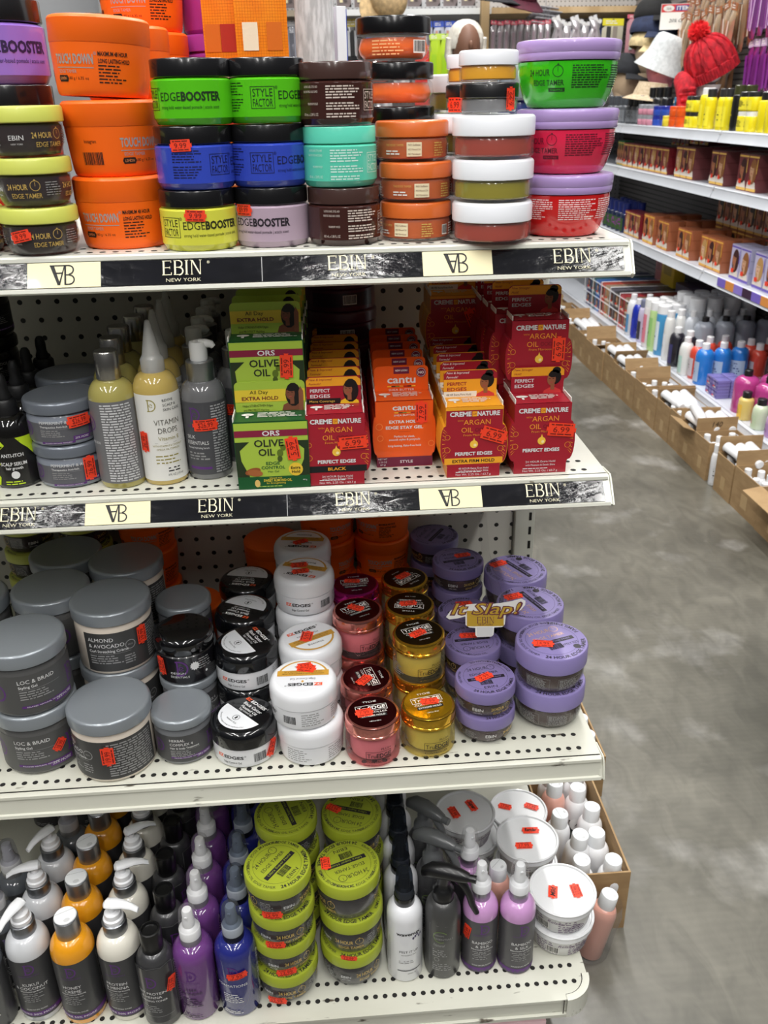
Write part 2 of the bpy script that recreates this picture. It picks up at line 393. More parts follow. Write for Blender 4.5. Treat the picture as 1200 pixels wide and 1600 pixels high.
for k in range(40): b.quad(flat((XR + 0.004, YB - 0.0122, 0.1 + k * 0.0254)), -0.0022, 0.0022, 0, 0.014, HOLE)
obj('upright', b, gondola)
b = B(); b.box(XL, XR - 0.02, 0.90, 0.93, 0.0, 0.145, mat((46, 42, 40), 0.7)); obj('kick_plate', b, gondola)

CREAM = mat((232, 222, 178), 0.35, coat=0.3); STRIPB = noisy('glossy_black_strip', (15, 15, 19), (20, 20, 25), 90, 0.1, bump=0.10, stretch=(.35, 1, 1)); CRINK = mat((238, 230, 196), 0.4)
def logo_vb(b, mp, u, v, h, w=0.0005):
    """the strip's mark: an upside-down A run together with a B"""
    m = INK; s = h / 2
    b.poly(mp, [(u - 1.35 * s, v + s), (u - .95 * s, v + s), (u - .35 * s, v - s), (u - .62 * s, v - s)], m, w)
    b.poly(mp, [(u + .02 * s, v + s), (u + .12 * s, v + s), (u - .38 * s, v - s), (u - .55 * s, v - s)], m, w)
    b.quad(mp, u - 1.35 * s, u + .5 * s, v + .88 * s, v + s, m, 2, w)
    b.quad(mp, u - .85 * s, u - .1 * s, v + .12 * s, v + .26 * s, m, 1, w)
    b.quad(mp, u + .02 * s, u + .2 * s, v - s, v + s, m, 1, w)
    b.ring(mp, u + .45 * s, v + .5 * s, .36 * s, .14 * s, m, 14, w, -pi / 2, pi / 2)
    b.ring(mp, u + .5 * s, v - .48 * s, .38 * s, .14 * s, m, 14, w, -pi / 2, pi / 2)
    for a in (1, .06, -1): b.quad(mp, u + .1 * s, u + .5 * s, v + a * s - (.0 if a < 0 else .12 * s), v + a * s + (.12 * s if a < 0 else 0), m, 1, w)
def holes(b, z, ys, pitch=0.0127, x0=None, n=64, r=0.0033, bad=()):
    for y in ys:
        for i in range(n):
            x = (x0 or XR - 0.0225) - i * pitch
            if x > XL + .02: b.disc(flat((x, y, z), (1, 0, 0), (0, 1, 0)), 0, 0, r, r, HOLE, 10, 0.0001)
def shelf(z, yf, dy, dz, em, strip=None, rows=(0.017, 0.0435)):
    """plate with a sloping front lip dropping dz and leaning dy towards the aisle"""
    b = B()
    b.box(XL, XR, yf + 0.004, YB, z - 0.003, z, em)
    fx = lambda u, v, w: (w, u, v)
    prof = [(yf + .006, z), (yf, z), (yf - .0025, z - .0015), (yf - .003, z - .005), (yf - .0015, z - .0058), (yf - dy + .003, z - dz + .006), (yf - dy, z - dz + .0055), (yf - dy - .001, z - dz + .002), (yf - dy + .001, z - dz), (yf - dy + .006, z - dz), (yf + .006, z - .006)]
    b.prism(prof, em, fx, XL, XR)
    b.prism([(yf + .002, z - .002), (yf - dy, z - dz + .003), (yf - dy + .004, z - dz - .001), (yf + .06, z - .03), (YB, z - .03), (YB, z - .002)], em, fx, XR - 0.0015, XR + 0.0025)
    b.prism([(yf + .002, z), (yf - .003, z - .004), (yf - dy - .002, z - dz + .003), (yf - dy + .004, z - dz - .002), (yf + .012, z - .03), (yf + .03, z - .002)], em, fx, XR + 0.0022, XR + 0.004)
    holes(b, z, [yf + r for r in rows])
    o = obj('shelf', b, gondola)
    if strip:
        t = B(); a = Vector((0, yf - .0018, z - .0062)); c = Vector((0, yf - dy + .0018, z - dz + .0062)); L = (a - c).length
        mp = flat((0, (a.y + c.y) / 2 - .0004, (a.z + c.z) / 2), (1, 0, 0), a - c)
        t.quad(mp, XL + .01, XR - .006, -L / 2, L / 2, STRIPB, 1, 0.0003)
        for x in strip['eb']:
            t.serif_ebin(mp, x, .0041, .0150, CRINK, .0008, 2.75); t.text('\u00ae', .004, mp, CRINK, x + .0245, .009, .0008)
            t.text('NEW YORK', 0.0052, mp, CRINK, x, -L / 2 + .0042, .0008, -.012, fit=.034)
        for x in strip['vb']:
            t.quad(mp, x - .0352, x + .0352, -L / 2, L / 2, CREAM, 1, .0007); logo_vb(t, mp, x, 0, L * .8, .001)
        for x in strip['seam']: t.quad(mp, x - .0004, x + .0004, -L / 2, L / 2, mat((150, 150, 150), 0.4), 1, .0008)
        obj('label_strip', t, o)
    return o
shelf(S1, 0.909, 0.017, 0.034, ENAMEL, dict(eb=(-0.134, 0.029, 0.257, -0.40, -0.56, -0.74), vb=(-0.2495, 0.1385, -0.65), seam=(-0.057, -0.32, -0.48)))
shelf(S2, 0.902, 0.020, 0.031, ENAMEL, dict(eb=(-0.338, -0.125, 0.026, 0.24, -0.49, -0.78), vb=(-0.2325, 0.134, -0.64), seam=(-0.048, -0.41)))
shelf(S3, 0.827, 0.008, 0.030, ENAMELD, None, (0.019, 0.0445))
# lowest deck with its rounded corner
b = B(); yf = 0.757; rc = 0.036
pts = [(XL, yf)] + [(XR - rc + rc * sin(a), yf + rc - rc * cos(a)) for a in [i * pi / 16 for i in range(9)]] + [(XR, YB), (XL, YB)]
fz = lambda u, v, w: (u, v, w)
b.prism(pts, ENAMELD, fz, S4 - .004, S4)
pts2 = [(x, y + .002 if y < yf + rc else y) for x, y in pts]
b.prism([(min(x, XR - .002), max(y, yf + .002)) for x, y in pts], ENAMELD, fz, S4 - .026, S4 - .004)
b.prism([(x + (.001 if x > 0 else 0), y - .002 if y < YB else y) for x, y in pts], ENAMELD, fz, S4 - .031, S4 - .026)
holes(b, S4, [yf + .026, yf + .05], n=80, x0=.295, r=.0034)
dk = mat((58, 54, 48), 0.7)
b.quad(flat((XR - rc - .004, yf - .0005, S4 - .018)), -.0006, .0006, -.013, .018, dk)
deck = obj('base_deck', b, gondola)
c = B(); n = 10
for i in range(n):
    a0, a1 = i * pi / 2 / n, (i + 1) * pi / 2 / n; R = rc + .0022; cx, cy = XR - rc, yf + rc
    c.add([(cx + R * sin(a0), cy - R * cos(a0), S4 - .032), (cx + R * sin(a1), cy - R * cos(a1), S4 - .032), (cx + R * sin(a1), cy - R * cos(a1), S4 + .0015), (cx + R * sin(a0), cy - R * cos(a0), S4 + .0015)], [(0, 1, 2, 3)], ENAMEL)
    q = rc - .007
    c.add([(cx + R * sin(a0), cy - R * cos(a0), S4 + .0015), (cx + R * sin(a1), cy - R * cos(a1), S4 + .0015), (cx + q * sin(a1), cy - q * cos(a1), S4 + .0012), (cx + q * sin(a0), cy - q * cos(a0), S4 + .0012)], [(0, 1, 2, 3)], ENAMEL)
    c.add([(cx + q * sin(a0), cy - q * cos(a0), S4 + .0012), (cx + q * sin(a1), cy - q * cos(a1), S4 + .0012), (cx + (q - .0012) * sin(a1), cy - (q - .0012) * cos(a1), S4 + .0003), (cx + (q - .0012) * sin(a0), cy - (q - .0012) * cos(a0), S4 + .0003)], [(0, 1, 2, 3)], dk)
obj('corner_cap', c, deck)

# ------------------------------------------------------------------ the shelving across the aisle
FAR_E = noisy('pale_grey_enamel', (216, 220, 228), (204, 208, 216), 3, 0.35, coat=0.2)
RA, RB, RC, RD = 1.118, 0.912, 0.585, 0.165
RX, RDX, RBX = 1.6, 1.5, 1.97
far = empty('gondola_shelving', (0, 0, 0), 0, 'long white store shelving across the aisle, with bottles, dye cartons and hats on it', 'store shelving')
b = B(); b.box(RBX, RBX + .05, 2.44, 6.09, 0, 2.15, pegboard('far_peg_panel', (120, 116, 114), 0.0254, 0.0036)); obj('back_panel', b, far)
fy = lambda u, v, w: (u, w, v)
for z, xf in ((RA, RX), (RB, RX), (RC, RX), (RD, RDX)):
    for k in range(3):
        y0 = 2.44 + 1.217 * k; y1 = y0 + 1.207; b = B()
        b.box(xf + .01, RBX, y0, y1, z - .004, z, FAR_E)
        b.prism([(xf + .012, z), (xf, z), (xf - .004, z - .004), (xf - .003, z - .008), (xf - .014, z - .036), (xf - .016, z - .041), (xf - .008, z - .042), (xf + .012, z - .008)], FAR_E, fy, y0, y1)
        if xf == RDX: b.box(xf + .06, xf + .08, y0, y1, 0, z - .03, mat((60, 58, 56), 0.7))
        else:
            for yy in (y0, y1 - .012): b.prism([(xf - .006, z - .012), (RBX, z - .004), (RBX, z - .06), (xf + .03, z - .042)], mat((188, 180, 160), 0.5), fy, yy, yy + .012)
        obj('shelf' if xf == RX else 'base_deck', b, far)
# ================================================================== jars
def can(R, h, ch=0.0015, Rb=None, open_top=False):
    Rb = Rb or R
    return [(0, 0), (Rb - ch, 0), (Rb, ch), (R, h - ch), (R - ch, h), (0, h)]
def ribbed_lid(R, z0, z1, ch=0.0012, rec=0.0):
    p = [(0, z0), (R - .0006, z0), (R, z0 + .0006), (R, z1 - ch), (R - ch * .4, z1 - ch * .35), (R - ch, z1)]
    if rec: p += [(R - ch - .002, z1), (R - ch - .003, z1 - rec)]
    return p + [(0, z1 - (rec or 0))]

def k_style(col, ink, lidc, word=True, lidcol=(20, 20, 22)):
    def build(root):
        R, hb, H = .0385, .0405, .0565
        b = B(); m = mat(col, 0.22, coat=0.5); b.lathe([(0, 0), (R - .004, 0), (R - .0025, .0012), (R - .0012, .0045), (R, .006), (R, hb - .0025), (R - .002, hb - .0008), (R - .004, hb), (0, hb)], m)
        obj('jar_body', b, root)
        l = B(); lm = mat(lidcol, 0.2, coat=0.3); l.lathe(ribbed_lid(R - .0008, hb + .0003, H), lm, 48); obj('lid', l, root)
        t = B(); ik = mat(ink, 0.5); mp = cyl(R, 0, .0225)
        if word:
            t.frame(mp, -.0115, .0115, -.0095, .0095, .0005, ik); t.text('STYLE', .0098, mp, ik, 0, .0042, fit=.019); t.text('FACTOR', .0098, mp, ik, 0, -.0044, fit=.019)
            t.text('EDGE', .0105, mp, ik, .0152, .002, fit=.0215, al='L'); t.text('BOOSTER', .0105, mp, ik, .0372, .002, bold=.04, fit=.038, al='L')
            t.text('strong hold water-based pomade | acacia scent', .0042, mp, ik, .0152, -.0075, fit=.058, al='L')
            t.text('\u00ae', .004, mp, ik, .0132, .0085)
            for k, (a, c) in enumerate(((.012, .0), (-.002, 1))): t.lines(mp, -.048, -.018, .013 - k * .014, 5, .0024, ik, 0, .4, 5 + k)
        else:
            t.lines(mp, -.016, .020, .013, 5, .0025, ik, 0, .5, 3); t.lines(mp, -.016, .020, -.002, 3, .0025, ik, 0, .5, 4); t.lines(mp, -.016, .016, -.0115, 2, .0025, ik, 0, .5, 6)
            t.text('LASTING SHAPE, STYLE, AND', .003, mp, ik, -.0245, .012, fit=.017, al='R'); t.text('SHINE FOR THICK AND COARSE', .003, mp, ik, -.0245, .0078, fit=.018, al='R')
            t.text('MAXIMUM HOLD', .003, mp, ik, -.0245, -.003, fit=.012, al='R'); t.text('100 mL e 3.38 FL OZ', .0036, mp, ik, -.0245, -.0125, fit=.018, al='R')
            t.frame(mp, .024, .043, -.0095, .0095, .0005, ik); t.text('STYLE', .0095, mp, ik, .0335, .0042, fit=.016); t.text('FACTOR', .0095, mp, ik, .0335, -.0044, fit=.016)
        obj('printed_lettering', t, root)
    return build
ORANGE = (255, 106, 12)
def k_touch(root):
    R0, R1, hb, H = .0425, .0468, .0452, .0685
    rb = lambda z: R0 + (R1 - R0) * min(1, max(0, z / hb)) ** .8
    b = B(); m = mat(ORANGE, 0.45); b.lathe([(0, 0), (R0 - .002, 0), (R0 - .0003, .0015)] + [(rb(z), z) for z in (.006, .015, .025, .035, .042)] + [(R1, hb), (0, hb)], m); obj('jar_body', b, root)
    l = B(); l.lathe([(0, hb), (R1 - .0002, hb + .0002), (R1 + .0004, hb + .0012), (R1 + .0007, H - .003), (R1 - .001, H - .0008), (R1 - .003, H), (0, H)], m, 48); obj('lid', l, root)
    t = B(); mp = cyl(rb, -.35, .031); s = mat((176, 176, 176), 0.4, 0.2); dk = mat((40, 22, 14), 0.5)
    t.text('TOUCH DOWN', .0115, mp, s, 0, 0, bold=.03, fit=.042); t.quad(mp, -.021, .021, -.0075, -.0068, s, 8)
    t.text('EDGE TAMER', .0042, mp, s, -.007, -.0105, fit=.022); t.text('\u00ae', .004, mp, s, .023, .005)
    mp2 = cyl(rb, -.35, .0145); t.prism([(-.0185, -.0028), (-.0075, -.0028), (-.0062, 0), (-.0075, .0028), (-.0185, .0028), (-.0198, 0)], dk, mp2, 0, .0002)
    t.text('LEMON', .0034, mp2, mat((240, 150, 90), .5), -.013, 0, .0005, fit=.009); t.text('180 g / 6.35 oz', .0036, mp2, dk, .0045, 0, fit=.021)
    mp3 = cyl(rb, .47, .036); t.text('MAXIMUM 48 HOUR', .005, mp3, dk, -.012, 0, bold=.03, fit=.028, al='L'); t.text('LONG LASTING HOLD', .005, mp3, dk, -.012, -.006, bold=.03, fit=.03, al='L')
    t.lines(cyl(rb, .47, .022), -.012, .014, .0045, 6, .0028, dk, 0, .4)
    mb = cyl(rb, -1.45, .0165); t.bars(mb, -.012, .012, -.007, .007, bg=None); t.text('Instagram', .0045, cyl(rb, -1.45, .032), dk, 0, 0, fit=.013)
    obj('printed_lettering', t, root)
def edge_print(t, mp, ik, g, s=1.0):
    """the row of words around an edge gel jar: clock mark and stacked words"""
    t.text('24 HOUR', .0072 * s, mp, g, -.008 * s, .0038 * s, fit=.02 * s, bold=.01); t.text('EDGE TAMER', .0062 * s, mp, g, 0, -.0042 * s, fit=.029 * s, bold=.01)
    t.ring(mp, .009 * s, .0048 * s, .0042 * s, .0005 * s, g, 18); t.quad(mp, .0088 * s, .0092 * s, .0045 * s, .008 * s, g); t.quad(mp, .0083 * s, .0097 * s, .0095 * s, .0105 * s, g)
def k_edge(R, hb, H, lidc, bodyc, inner, ringtxt=None, family=False, lid_r=None, tw=1.0):
    """clear bulging jar of dark edge gel with a printed coloured lid"""
    def build(root):
        RL = lid_r or R
        rb = lambda z: R - .0022 - (R * .16) * (1 - min(1, max(0, z / (hb * .6)))) ** 2.2
        b = B(); m = mat(inner, 0.25, coat=0.6); b.lathe([(0, .0015), (rb(.0) - .004, .0015)] + [(rb(z) - .001, max(.0022, z)) for z in (.002, hb * .15, hb * .35, hb * .6, hb * .9)] + [(R - .006, hb), (0, hb)], m, 36); obj('gel', b, root)
        s = B(); s.lathe([(0, 0), (rb(0) - .002, 0)] + [(rb(z), z + .0004) for z in (.0006, hb * .15, hb * .35, hb * .6, hb * .92)] + [(R - .004, hb)], CLEAR, 40); obj('clear_wall', s, root)
        l = B(); lm = mat(lidc, 0.35, coat=0.25); l.lathe([(0, hb + .0003), (RL - .0008, hb + .0003), (RL, hb + .0012), (RL, H - .0022), (RL - .0012, H - .0004), (RL - .003, H), (0, H)], lm, 48)
        lo = obj('lid', l, root)
        t = B(); g = GOLDP if not family else WHITEINK; h2 = hb * .5
        z0 = hb * .52
        if not family:
            edge_print(t, cyl(rb, .35, z0), INK, GOLDP, tw * min(1, hb / .026)); t.text('EBIN', .006, cyl(rb, -.55, z0 + .002), WHITEINK, 0, 0, fit=.0135); t.text('NEW YORK', .002, cyl(rb, -.55, z0 - .0035), WHITEINK, fit=.011)
            t.lines(cyl(rb, -1.25, z0), -.009, .009, hb * .26, 6, hb * .075, GREYINK, 0, .35); edge_print(t, cyl(rb, -2.0, z0), INK, GOLDP, tw * min(1, hb / .026)); edge_print(t, cyl(rb, 1.9, z0), INK, GOLDP, tw * min(1, hb / .026))
            t.lines(cyl(rb, 1.1, z0), -.008, .008, hb * .26, 6, hb * .075, GREYINK, 0, .35)
        else:
            for a in (-.95, .05, 1.0, 2.2, -2.2): t.frame(cyl(rb, a, z0), -.0155, .0165, -hb * .27, hb * .27, .0003, GREYINK); t.lines(cyl(rb, a, z0), -.014, .015, hb * .22, 8, hb * .06, GREYINK, 0, .5)
        obj('printed_lettering', t, root)
        q = B(); mp = top(H); dk = mat((30, 24, 36), 0.5)
        Ri = RL * .72; q.ring(mp, 0, 0, Ri, .0003, dk, 36)
        if ringtxt:
            hh = RL * .165; rm = RL * .86
            q.text(ringtxt[0], hh, rim(H, rm, 0.25), dk, bold=.025); q.text(ringtxt[1], hh * .8, rim(H, rm, pi * .98), dk); q.text(ringtxt[2], hh * (1.1 if family else .8), rim(H, rm, 2.2, family), dk, bold=.012); q.text(ringtxt[3], hh * .75, rim(H, rm, -1.75), dk)
        k = Ri / .0275
        q.quad(mp, -.024 * k, .024 * k, -.0065 * k, -.0005 * k, dk, 2); q.text(ringtxt[4] if ringtxt else 'Extreme Firm Hold', .004 * k, mp, mat(lidc, .5), 0, -.0035 * k, .0003, fit=.038 * k)
        gp = mat((215, 175, 140), 0.35, .4) if family else dk
        q.text('24 HOUR', .0085 * k, mp, gp, -.006 * k, .0175 * k, fit=.026 * k); q.ring(mp, .0125 * k, .0175 * k, .0045 * k, .0006 * k, gp, 18); q.quad(mp, .0123 * k, .0127 * k, .017 * k, .021 * k, gp)
        q.text('EDGE TAMER', .0065 * k, mp, gp, 0, .0065 * k, fit=.037 * k); q.bars(mp, -.012 * k, .006 * k, -.0185 * k, -.0075 * k, .0002, bg=None if family else (PAPER if lidc[0] > 160 and lidc[2] < 120 else None))
        if family:
            q.text('FAMILY SIZE', .0055 * k, mp, dk, .014 * k, -.013 * k, fit=.02 * k); q.disc(mp, -.014 * k, -.013 * k, .0001, .0001, dk, 6); q.disc(mp, .018 * k, -.0205 * k, .004 * k, .004 * k, dk, 14)
        else: q.text('EBIN', .0065 * k, mp, dk, .0, -.0225 * k, fit=.017 * k)
        obj('lid_print', q, lo)
    return build
def k_rust(root):
    R, hb, H = .037, .0225, .0378
    b = B(); b.lathe([(0, .003), (R - .003, .003), (R - .0015, .004), (R - .0015, hb - .004), (R - .003, hb), (0, hb)], mat((196, 92, 36), .4)); obj('gel', b, root)
    s = B(); s.lathe([(0, 0), (R - .004, 0), (R, .003), (R, hb - .002), (R - .004, hb)], CLEAR); obj('clear_wall', s, root)
    l = B(); l.lathe(ribbed_lid(R + .0002, hb + .0003, H, .002), mat((214, 104, 40), .35, coat=.3), 48); obj('lid', l, root)
    t = B(); mp = cyl(R, 0, .012)
    t.quad(mp, -.009, .006, -.0065, .0065, mat((240, 226, 190), .5), 6)
    for k, s2 in enumerate(('NO Sulfates', 'NO Mineral Oil', 'NO Petrolatum')): t.text(s2, .0026, mp, mat((110, 50, 20), .5), -.0015, .0042 - k * .0042, .0003, fit=.012)
    t.text('THE EDGE TAMER', .003, mp, GOLDP, -.022, .004, fit=.02); t.lines(mp, -.032, -.012, -.001, 2, .0025, PAPER, 0, .5)
    t.lines(mp, .02, .034, .006, 6, .0023, GOLDP, 0, .5); t.bars(cyl(R, 1.3, .012), -.004, .004, -.006, .004); t.lines(cyl(R, 1.85, .012), -.013, .013, .005, 5, .0025, PAPER, 0, .5)
    t.lines(cyl(R, -1.6, .012), -.013, .013, .005, 5, .0025, PAPER, 0, .5)
    obj('printed_label', t, root)
def k_gel(col, lidc=(238, 240, 246)):
    def build(root):
        R, hb, H = .040, .0205, .0392
        b = B(); b.lathe([(0, .003), (R - .004, .003), (R - .0022, .0045), (R - .0022, hb - .003), (R - .004, hb), (0, hb)], mat(col, .15, coat=.6)); obj('gel', b, root)
        s = B(); s.lathe([(0, 0), (R - .004, 0), (R - .0002, .003), (R - .0002, hb - .001), (R - .004, hb)], CLEAR); obj('clear_wall', s, root)
        l = B(); l.lathe(ribbed_lid(R + .0004, hb + .0003, H, .0025), mat(lidc, .3, coat=.3), 48); obj('lid', l, root)
    return build
def k_bowl(col, ink, flav):
    def build(root):
        RL, hb, H = .0515, .0425, .0608
        rb = lambda z: .036 + (.0492 - .036) * min(1, max(0, z / .03)) ** .55
        b = B(); b.lathe([(0, 0), (.033, 0)] + [(rb(z), z) for z in (.0008, .002, .004, .007, .011, .016, .022, .03, hb - .001)] + [(.045, hb), (0, hb)], mat(col, .18, coat=.6), 48); obj('bowl', b, root)
        l = B(); lm = mat((178, 150, 208), .3, coat=.3)
        l.lathe([(0, hb), (.0502, hb), (.0508, hb + .001), (.0512, hb + .006), (.0509, hb + .0066), (.0514, hb + .0075), (.0516, H - .007), (.0518, H - .003), (.0505, H - .0008), (.047, H), (0, H)], lm, 48); obj('lid', l, root)
        t = B(); ik = mat(ink, .5); mp = cyl(rb, -.68, .0275)
        edge_print(t, mp, ik, ik, 1.12); t.quad(cyl(rb, -.5, .0165), -.008, .008, -.0017, .0017, ik, 4); t.text(flav, .0022, cyl(rb, -.5, .0165), mat(col, .4), w=.0003, fit=.012)
        [t.lines(cyl(rb, a_, .0275), -.02, .022, .0105, 10, .0021, ik, 0, .5, 4 + i) for i, a_ in enumerate((.22, 1.12, 2.1, 3.0))]
        obj('printed_lettering', t, root)
    return build
def lid_mono(q, mp, s, m):
    """an entwined d and e monogram, round"""
    q.ring(mp, 0, 0, .9 * s, .2 * s, m, 18, 0, -pi / 2, pi / 2); q.quad(mp, -.5 * s, 0, .9 * s, 1.1 * s, m); q.quad(mp, -.5 * s, 0, -1.1 * s, -.9 * s, m); q.quad(mp, -.35 * s, -.15 * s, -1 * s, 1 * s, m)
    q.text('e', 1.5 * s, mp, m, .2 * s, 0)
GREY = (126, 132, 142)
PURP = mat((92, 44, 120), .5)
def k_butter(R, hb, H, bodyc, labc, title, sub, back=False, lidc=(140, 146, 152)):
    """wide salon jar: grey lid, wrap-around charcoal label"""
    def build(root):
        b = B(); b.lathe([(0, 0), (R - .005, 0), (R - .002, .0012), (R - .0006, .004), (R - .0006, hb - .006), (R - .0025, hb - .002), (R - .004, hb), (0, hb)], mat(bodyc, .25, coat=.4), 44); obj('jar_body', b, root)
        l = B(); l.lathe([(0, hb), (R + .0004, hb), (R + .0014, hb + .001), (R + .0014, H - .003), (R + .0002, H - .001), (R - .002, H), (R - .004, H - .0004), (0, H - .0004)], mat(lidc, .28, .35, coat=.15), 48); obj('lid', l, root)
        z0, z1 = .0055, hb - .0095; c = (z0 + z1) / 2; hh = (z1 - z0) / 2; lm = mat(labc, .45, coat=.1)
        t = B(); mp = cyl(R - .0004, 0, c); W = .62 * pi * R
        if back:
            t.quad(mp, -.42 * W, .42 * W, -hh, hh, lm, 14); t.quad(cyl(R - .0004, 1.5, c), -.36 * W, .36 * W, -hh, hh, lm, 14)
            t.lines(cyl(R - .0004, 1.5, c), -.31 * W, .31 * W, hh * .85, 14, hh * .125, GREYINK, .0003, .5, full=True)
        else: t.quad(cyl(R - .0004, .25, c), -1.42 * W, 1.42 * W, -hh, hh, lm, 44)
        k = max(.72, hh / .024); u0 = -.36 * W if back else -.012
        for i, s in enumerate(title): t.text(s, .0066 * k, mp, WHITEINK, u0, (.016 - i * .0075) * k, .0004, al='L')
        v = (.016 - len(title) * .0075 + .0005) * k
        t.text(sub, .0046 * k, mp, WHITEINK, u0, v, .0004, bold=.01, al='L'); t.quad(mp, u0, u0 + .045 * k, v - .0032 * k, v - .0029 * k, GREYINK, 6, .0004)
        t.lines(mp, u0, u0 + .036 * k, v - .005 * k, 4, .003 * k, GREYINK, .0004, .45)
        if back: t.ring(mp, .018, .007, .0055, .001, GREYINK, 18, .0004); t.text('FREE', .003, mp, GREYINK, .018, .007, .0004); t.lines(mp, .009, .026, -.006 * k, 4, .003 * k, GREYINK, .0004)
        else:
            for sgn in (-1, 1):
                md = cyl(R - .0004, sgn * (1.15 if sgn > 0 else .85) + .0, c); lid_mono(t, turn(md, 0, 0, .002, ), .0105 * k, PURP)
            t.quad(mp, u0, u0 + .05 * k, -.0175 * k, -.0145 * k, PURP, 6, .0004); t.text('RELAXED NATURAL TEXTURES', .0022 * k, mp, WHITEINK, u0 + .025 * k, -.016 * k, .0006, fit=.04 * k)
            t.text('25% MORE', .0046 * k, cyl(R - .0004, .82, c - hh * .72), WHITEINK, 0, 0, .0006, ital=.25); t.quad(cyl(R - .0004, .82, c - hh * .72), -.013 * k, .013 * k, -.0035 * k, .0035 * k, PURP, 5, .0004)
            t.lines(cyl(R - .0004, 2.3, c), -.018, .018, hh * .8, 12, hh * .13, GREYINK, .0004)
        obj('label', t, root)
    return build
def k_dome(root):
    """black jar with a shiny rounded lid"""
    R, hb, H = .0375, .043, .066
    b = B(); b.lathe(can(R - .001, hb, .003), mat((24, 23, 27), .25, coat=.5), 44); obj('jar_body', b, root)
    l = B(); l.lathe([(0, hb), (R - .001, hb), (R + .0005, hb + .002), (R + .0008, hb + .012)] + [(R + .0008 - .009 * (1 - cos(a)), hb + .012 + .0105 * sin(a)) for a in (.35, .7, 1.05, 1.35, 1.57)] + [(0, H)], mat((9, 9, 11), .12, coat=.8), 48); obj('lid', l, root)
    t = B(); mp = cyl(R - .001, 0, .022); lid_mono(t, cyl(R - .001, -.15, .025), .010, PURP)
    t.text('DESIGN', .0042, mp, WHITEINK, -.008, -.004, fit=.019); t.text('ESSENTIALS', .0042, mp, WHITEINK, -.006, -.0095, fit=.024)
    st = [(.0065 * (1 if i % 2 else .75) * cos(i * pi / 12), .0065 * (1 if i % 2 else .75) * sin(i * pi / 12)) for i in range(24)]
    t.poly(cyl(R - .001, .38, .027), st, WHITEINK, .0005); t.lines(cyl(R - .001, .75, .029), -.008, .012, .006, 5, .0033, GREYINK, 0, .4); t.disc(cyl(R - .001, .8, .014), 0, 0, .0018, .0018, WHITEINK, 10)
    obj('printed_lettering', t, root)
EZR = mat((236, 92, 48), .5)
def ez_words(t, mp, m, k=1.0, v=0.0, w=0.0):
    t.text('EZ', .0062 * k, mp, EZR, -.0155 * k, v, w, bold=.04, fit=.0085 * k); t.text('EDGES', .0062 * k, mp, m, .002 * k, v, w, bold=.035, fit=.025 * k); t.text('\u00ae', .003 * k, mp, m, .0165 * k, v + .002 * k, w)
def k_ezb(root):
    R, hb, H = .0405, .0275, .0525
    b = B(); b.lathe([(0, 0), (R - .005, 0), (R - .0015, .002), (R - .0004, .008), (R - .0006, hb), (0, hb)], mat((228, 229, 232), .25, coat=.4), 44); obj('jar_body', b, root)
    l = B(); l.lathe([(0, hb), (R - .001, hb), (R + .0006, hb + .0015), (R + .0008, hb + .0125)] + [(R + .0008 - .0075 * (1 - cos(a)), hb + .0125 + .0112 * sin(a)) for a in (.4, .8, 1.15, 1.4, 1.57)] + [(R - .0085, H - .0006), (0, H - .0006)], mat((12, 13, 16), .16, coat=.8), 48); lo = obj('lid', l, root)
    t = B(); ez_words(t, cyl(R - .0006, -.42, .0165), INK, 1.0); t.text('Edge Control Gel', .0042, cyl(R - .0006, -.42, .0085), INK, 0, 0, bold=.01, fit=.023); t.bars(cyl(R - .0006, .45, .014), -.009, .009, -.008, .007, bg=None)
    t.lines(cyl(R - .0006, 1.25, .0145), -.014, .014, .009, 6, .003, GREYINK, 0, .4); t.lines(cyl(R - .0006, -1.4, .0145), -.014, .014, .009, 6, .003, GREYINK, 0, .4)
    obj('printed_lettering', t, root)
    q = B(); mp = top(H - .0005); half = [(.0305 * cos(a), .0305 * sin(a)) for a in [radians(180 + i * 10) for i in range(19)]]
    q.poly(mp, half, mat((226, 228, 232), .4)); q.ring(mp, 0, -.0105, .0042, .0006, INK, 16, .0003); q.quad(mp, -.0012, .0012, -.013, -.008, INK, 1, .0003); q.text('Moisture Rich', .0036, mp, INK, 0, -.018, .0003, fit=.018)
    q.text('Eliminate, Longest Hold, Strengthens Hair', .0026, rim(H - .0005, .0268, 0), INK, 0, 0, .0003, fit=.05)
    ez_words(q, mp, WHITEINK, 1.05, .023, .0002); q.text('Black Castor', .0066, mp, WHITEINK, 0, .0155, bold=.02, fit=.033); q.text('Flaxseed Oil', .0058, mp, WHITEINK, 0, .0092, bold=.015, fit=.028); q.text('Edge Control Gel', .0042, mp, WHITEINK, 0, .0038, fit=.024)
    obj('lid_print', q, lo)
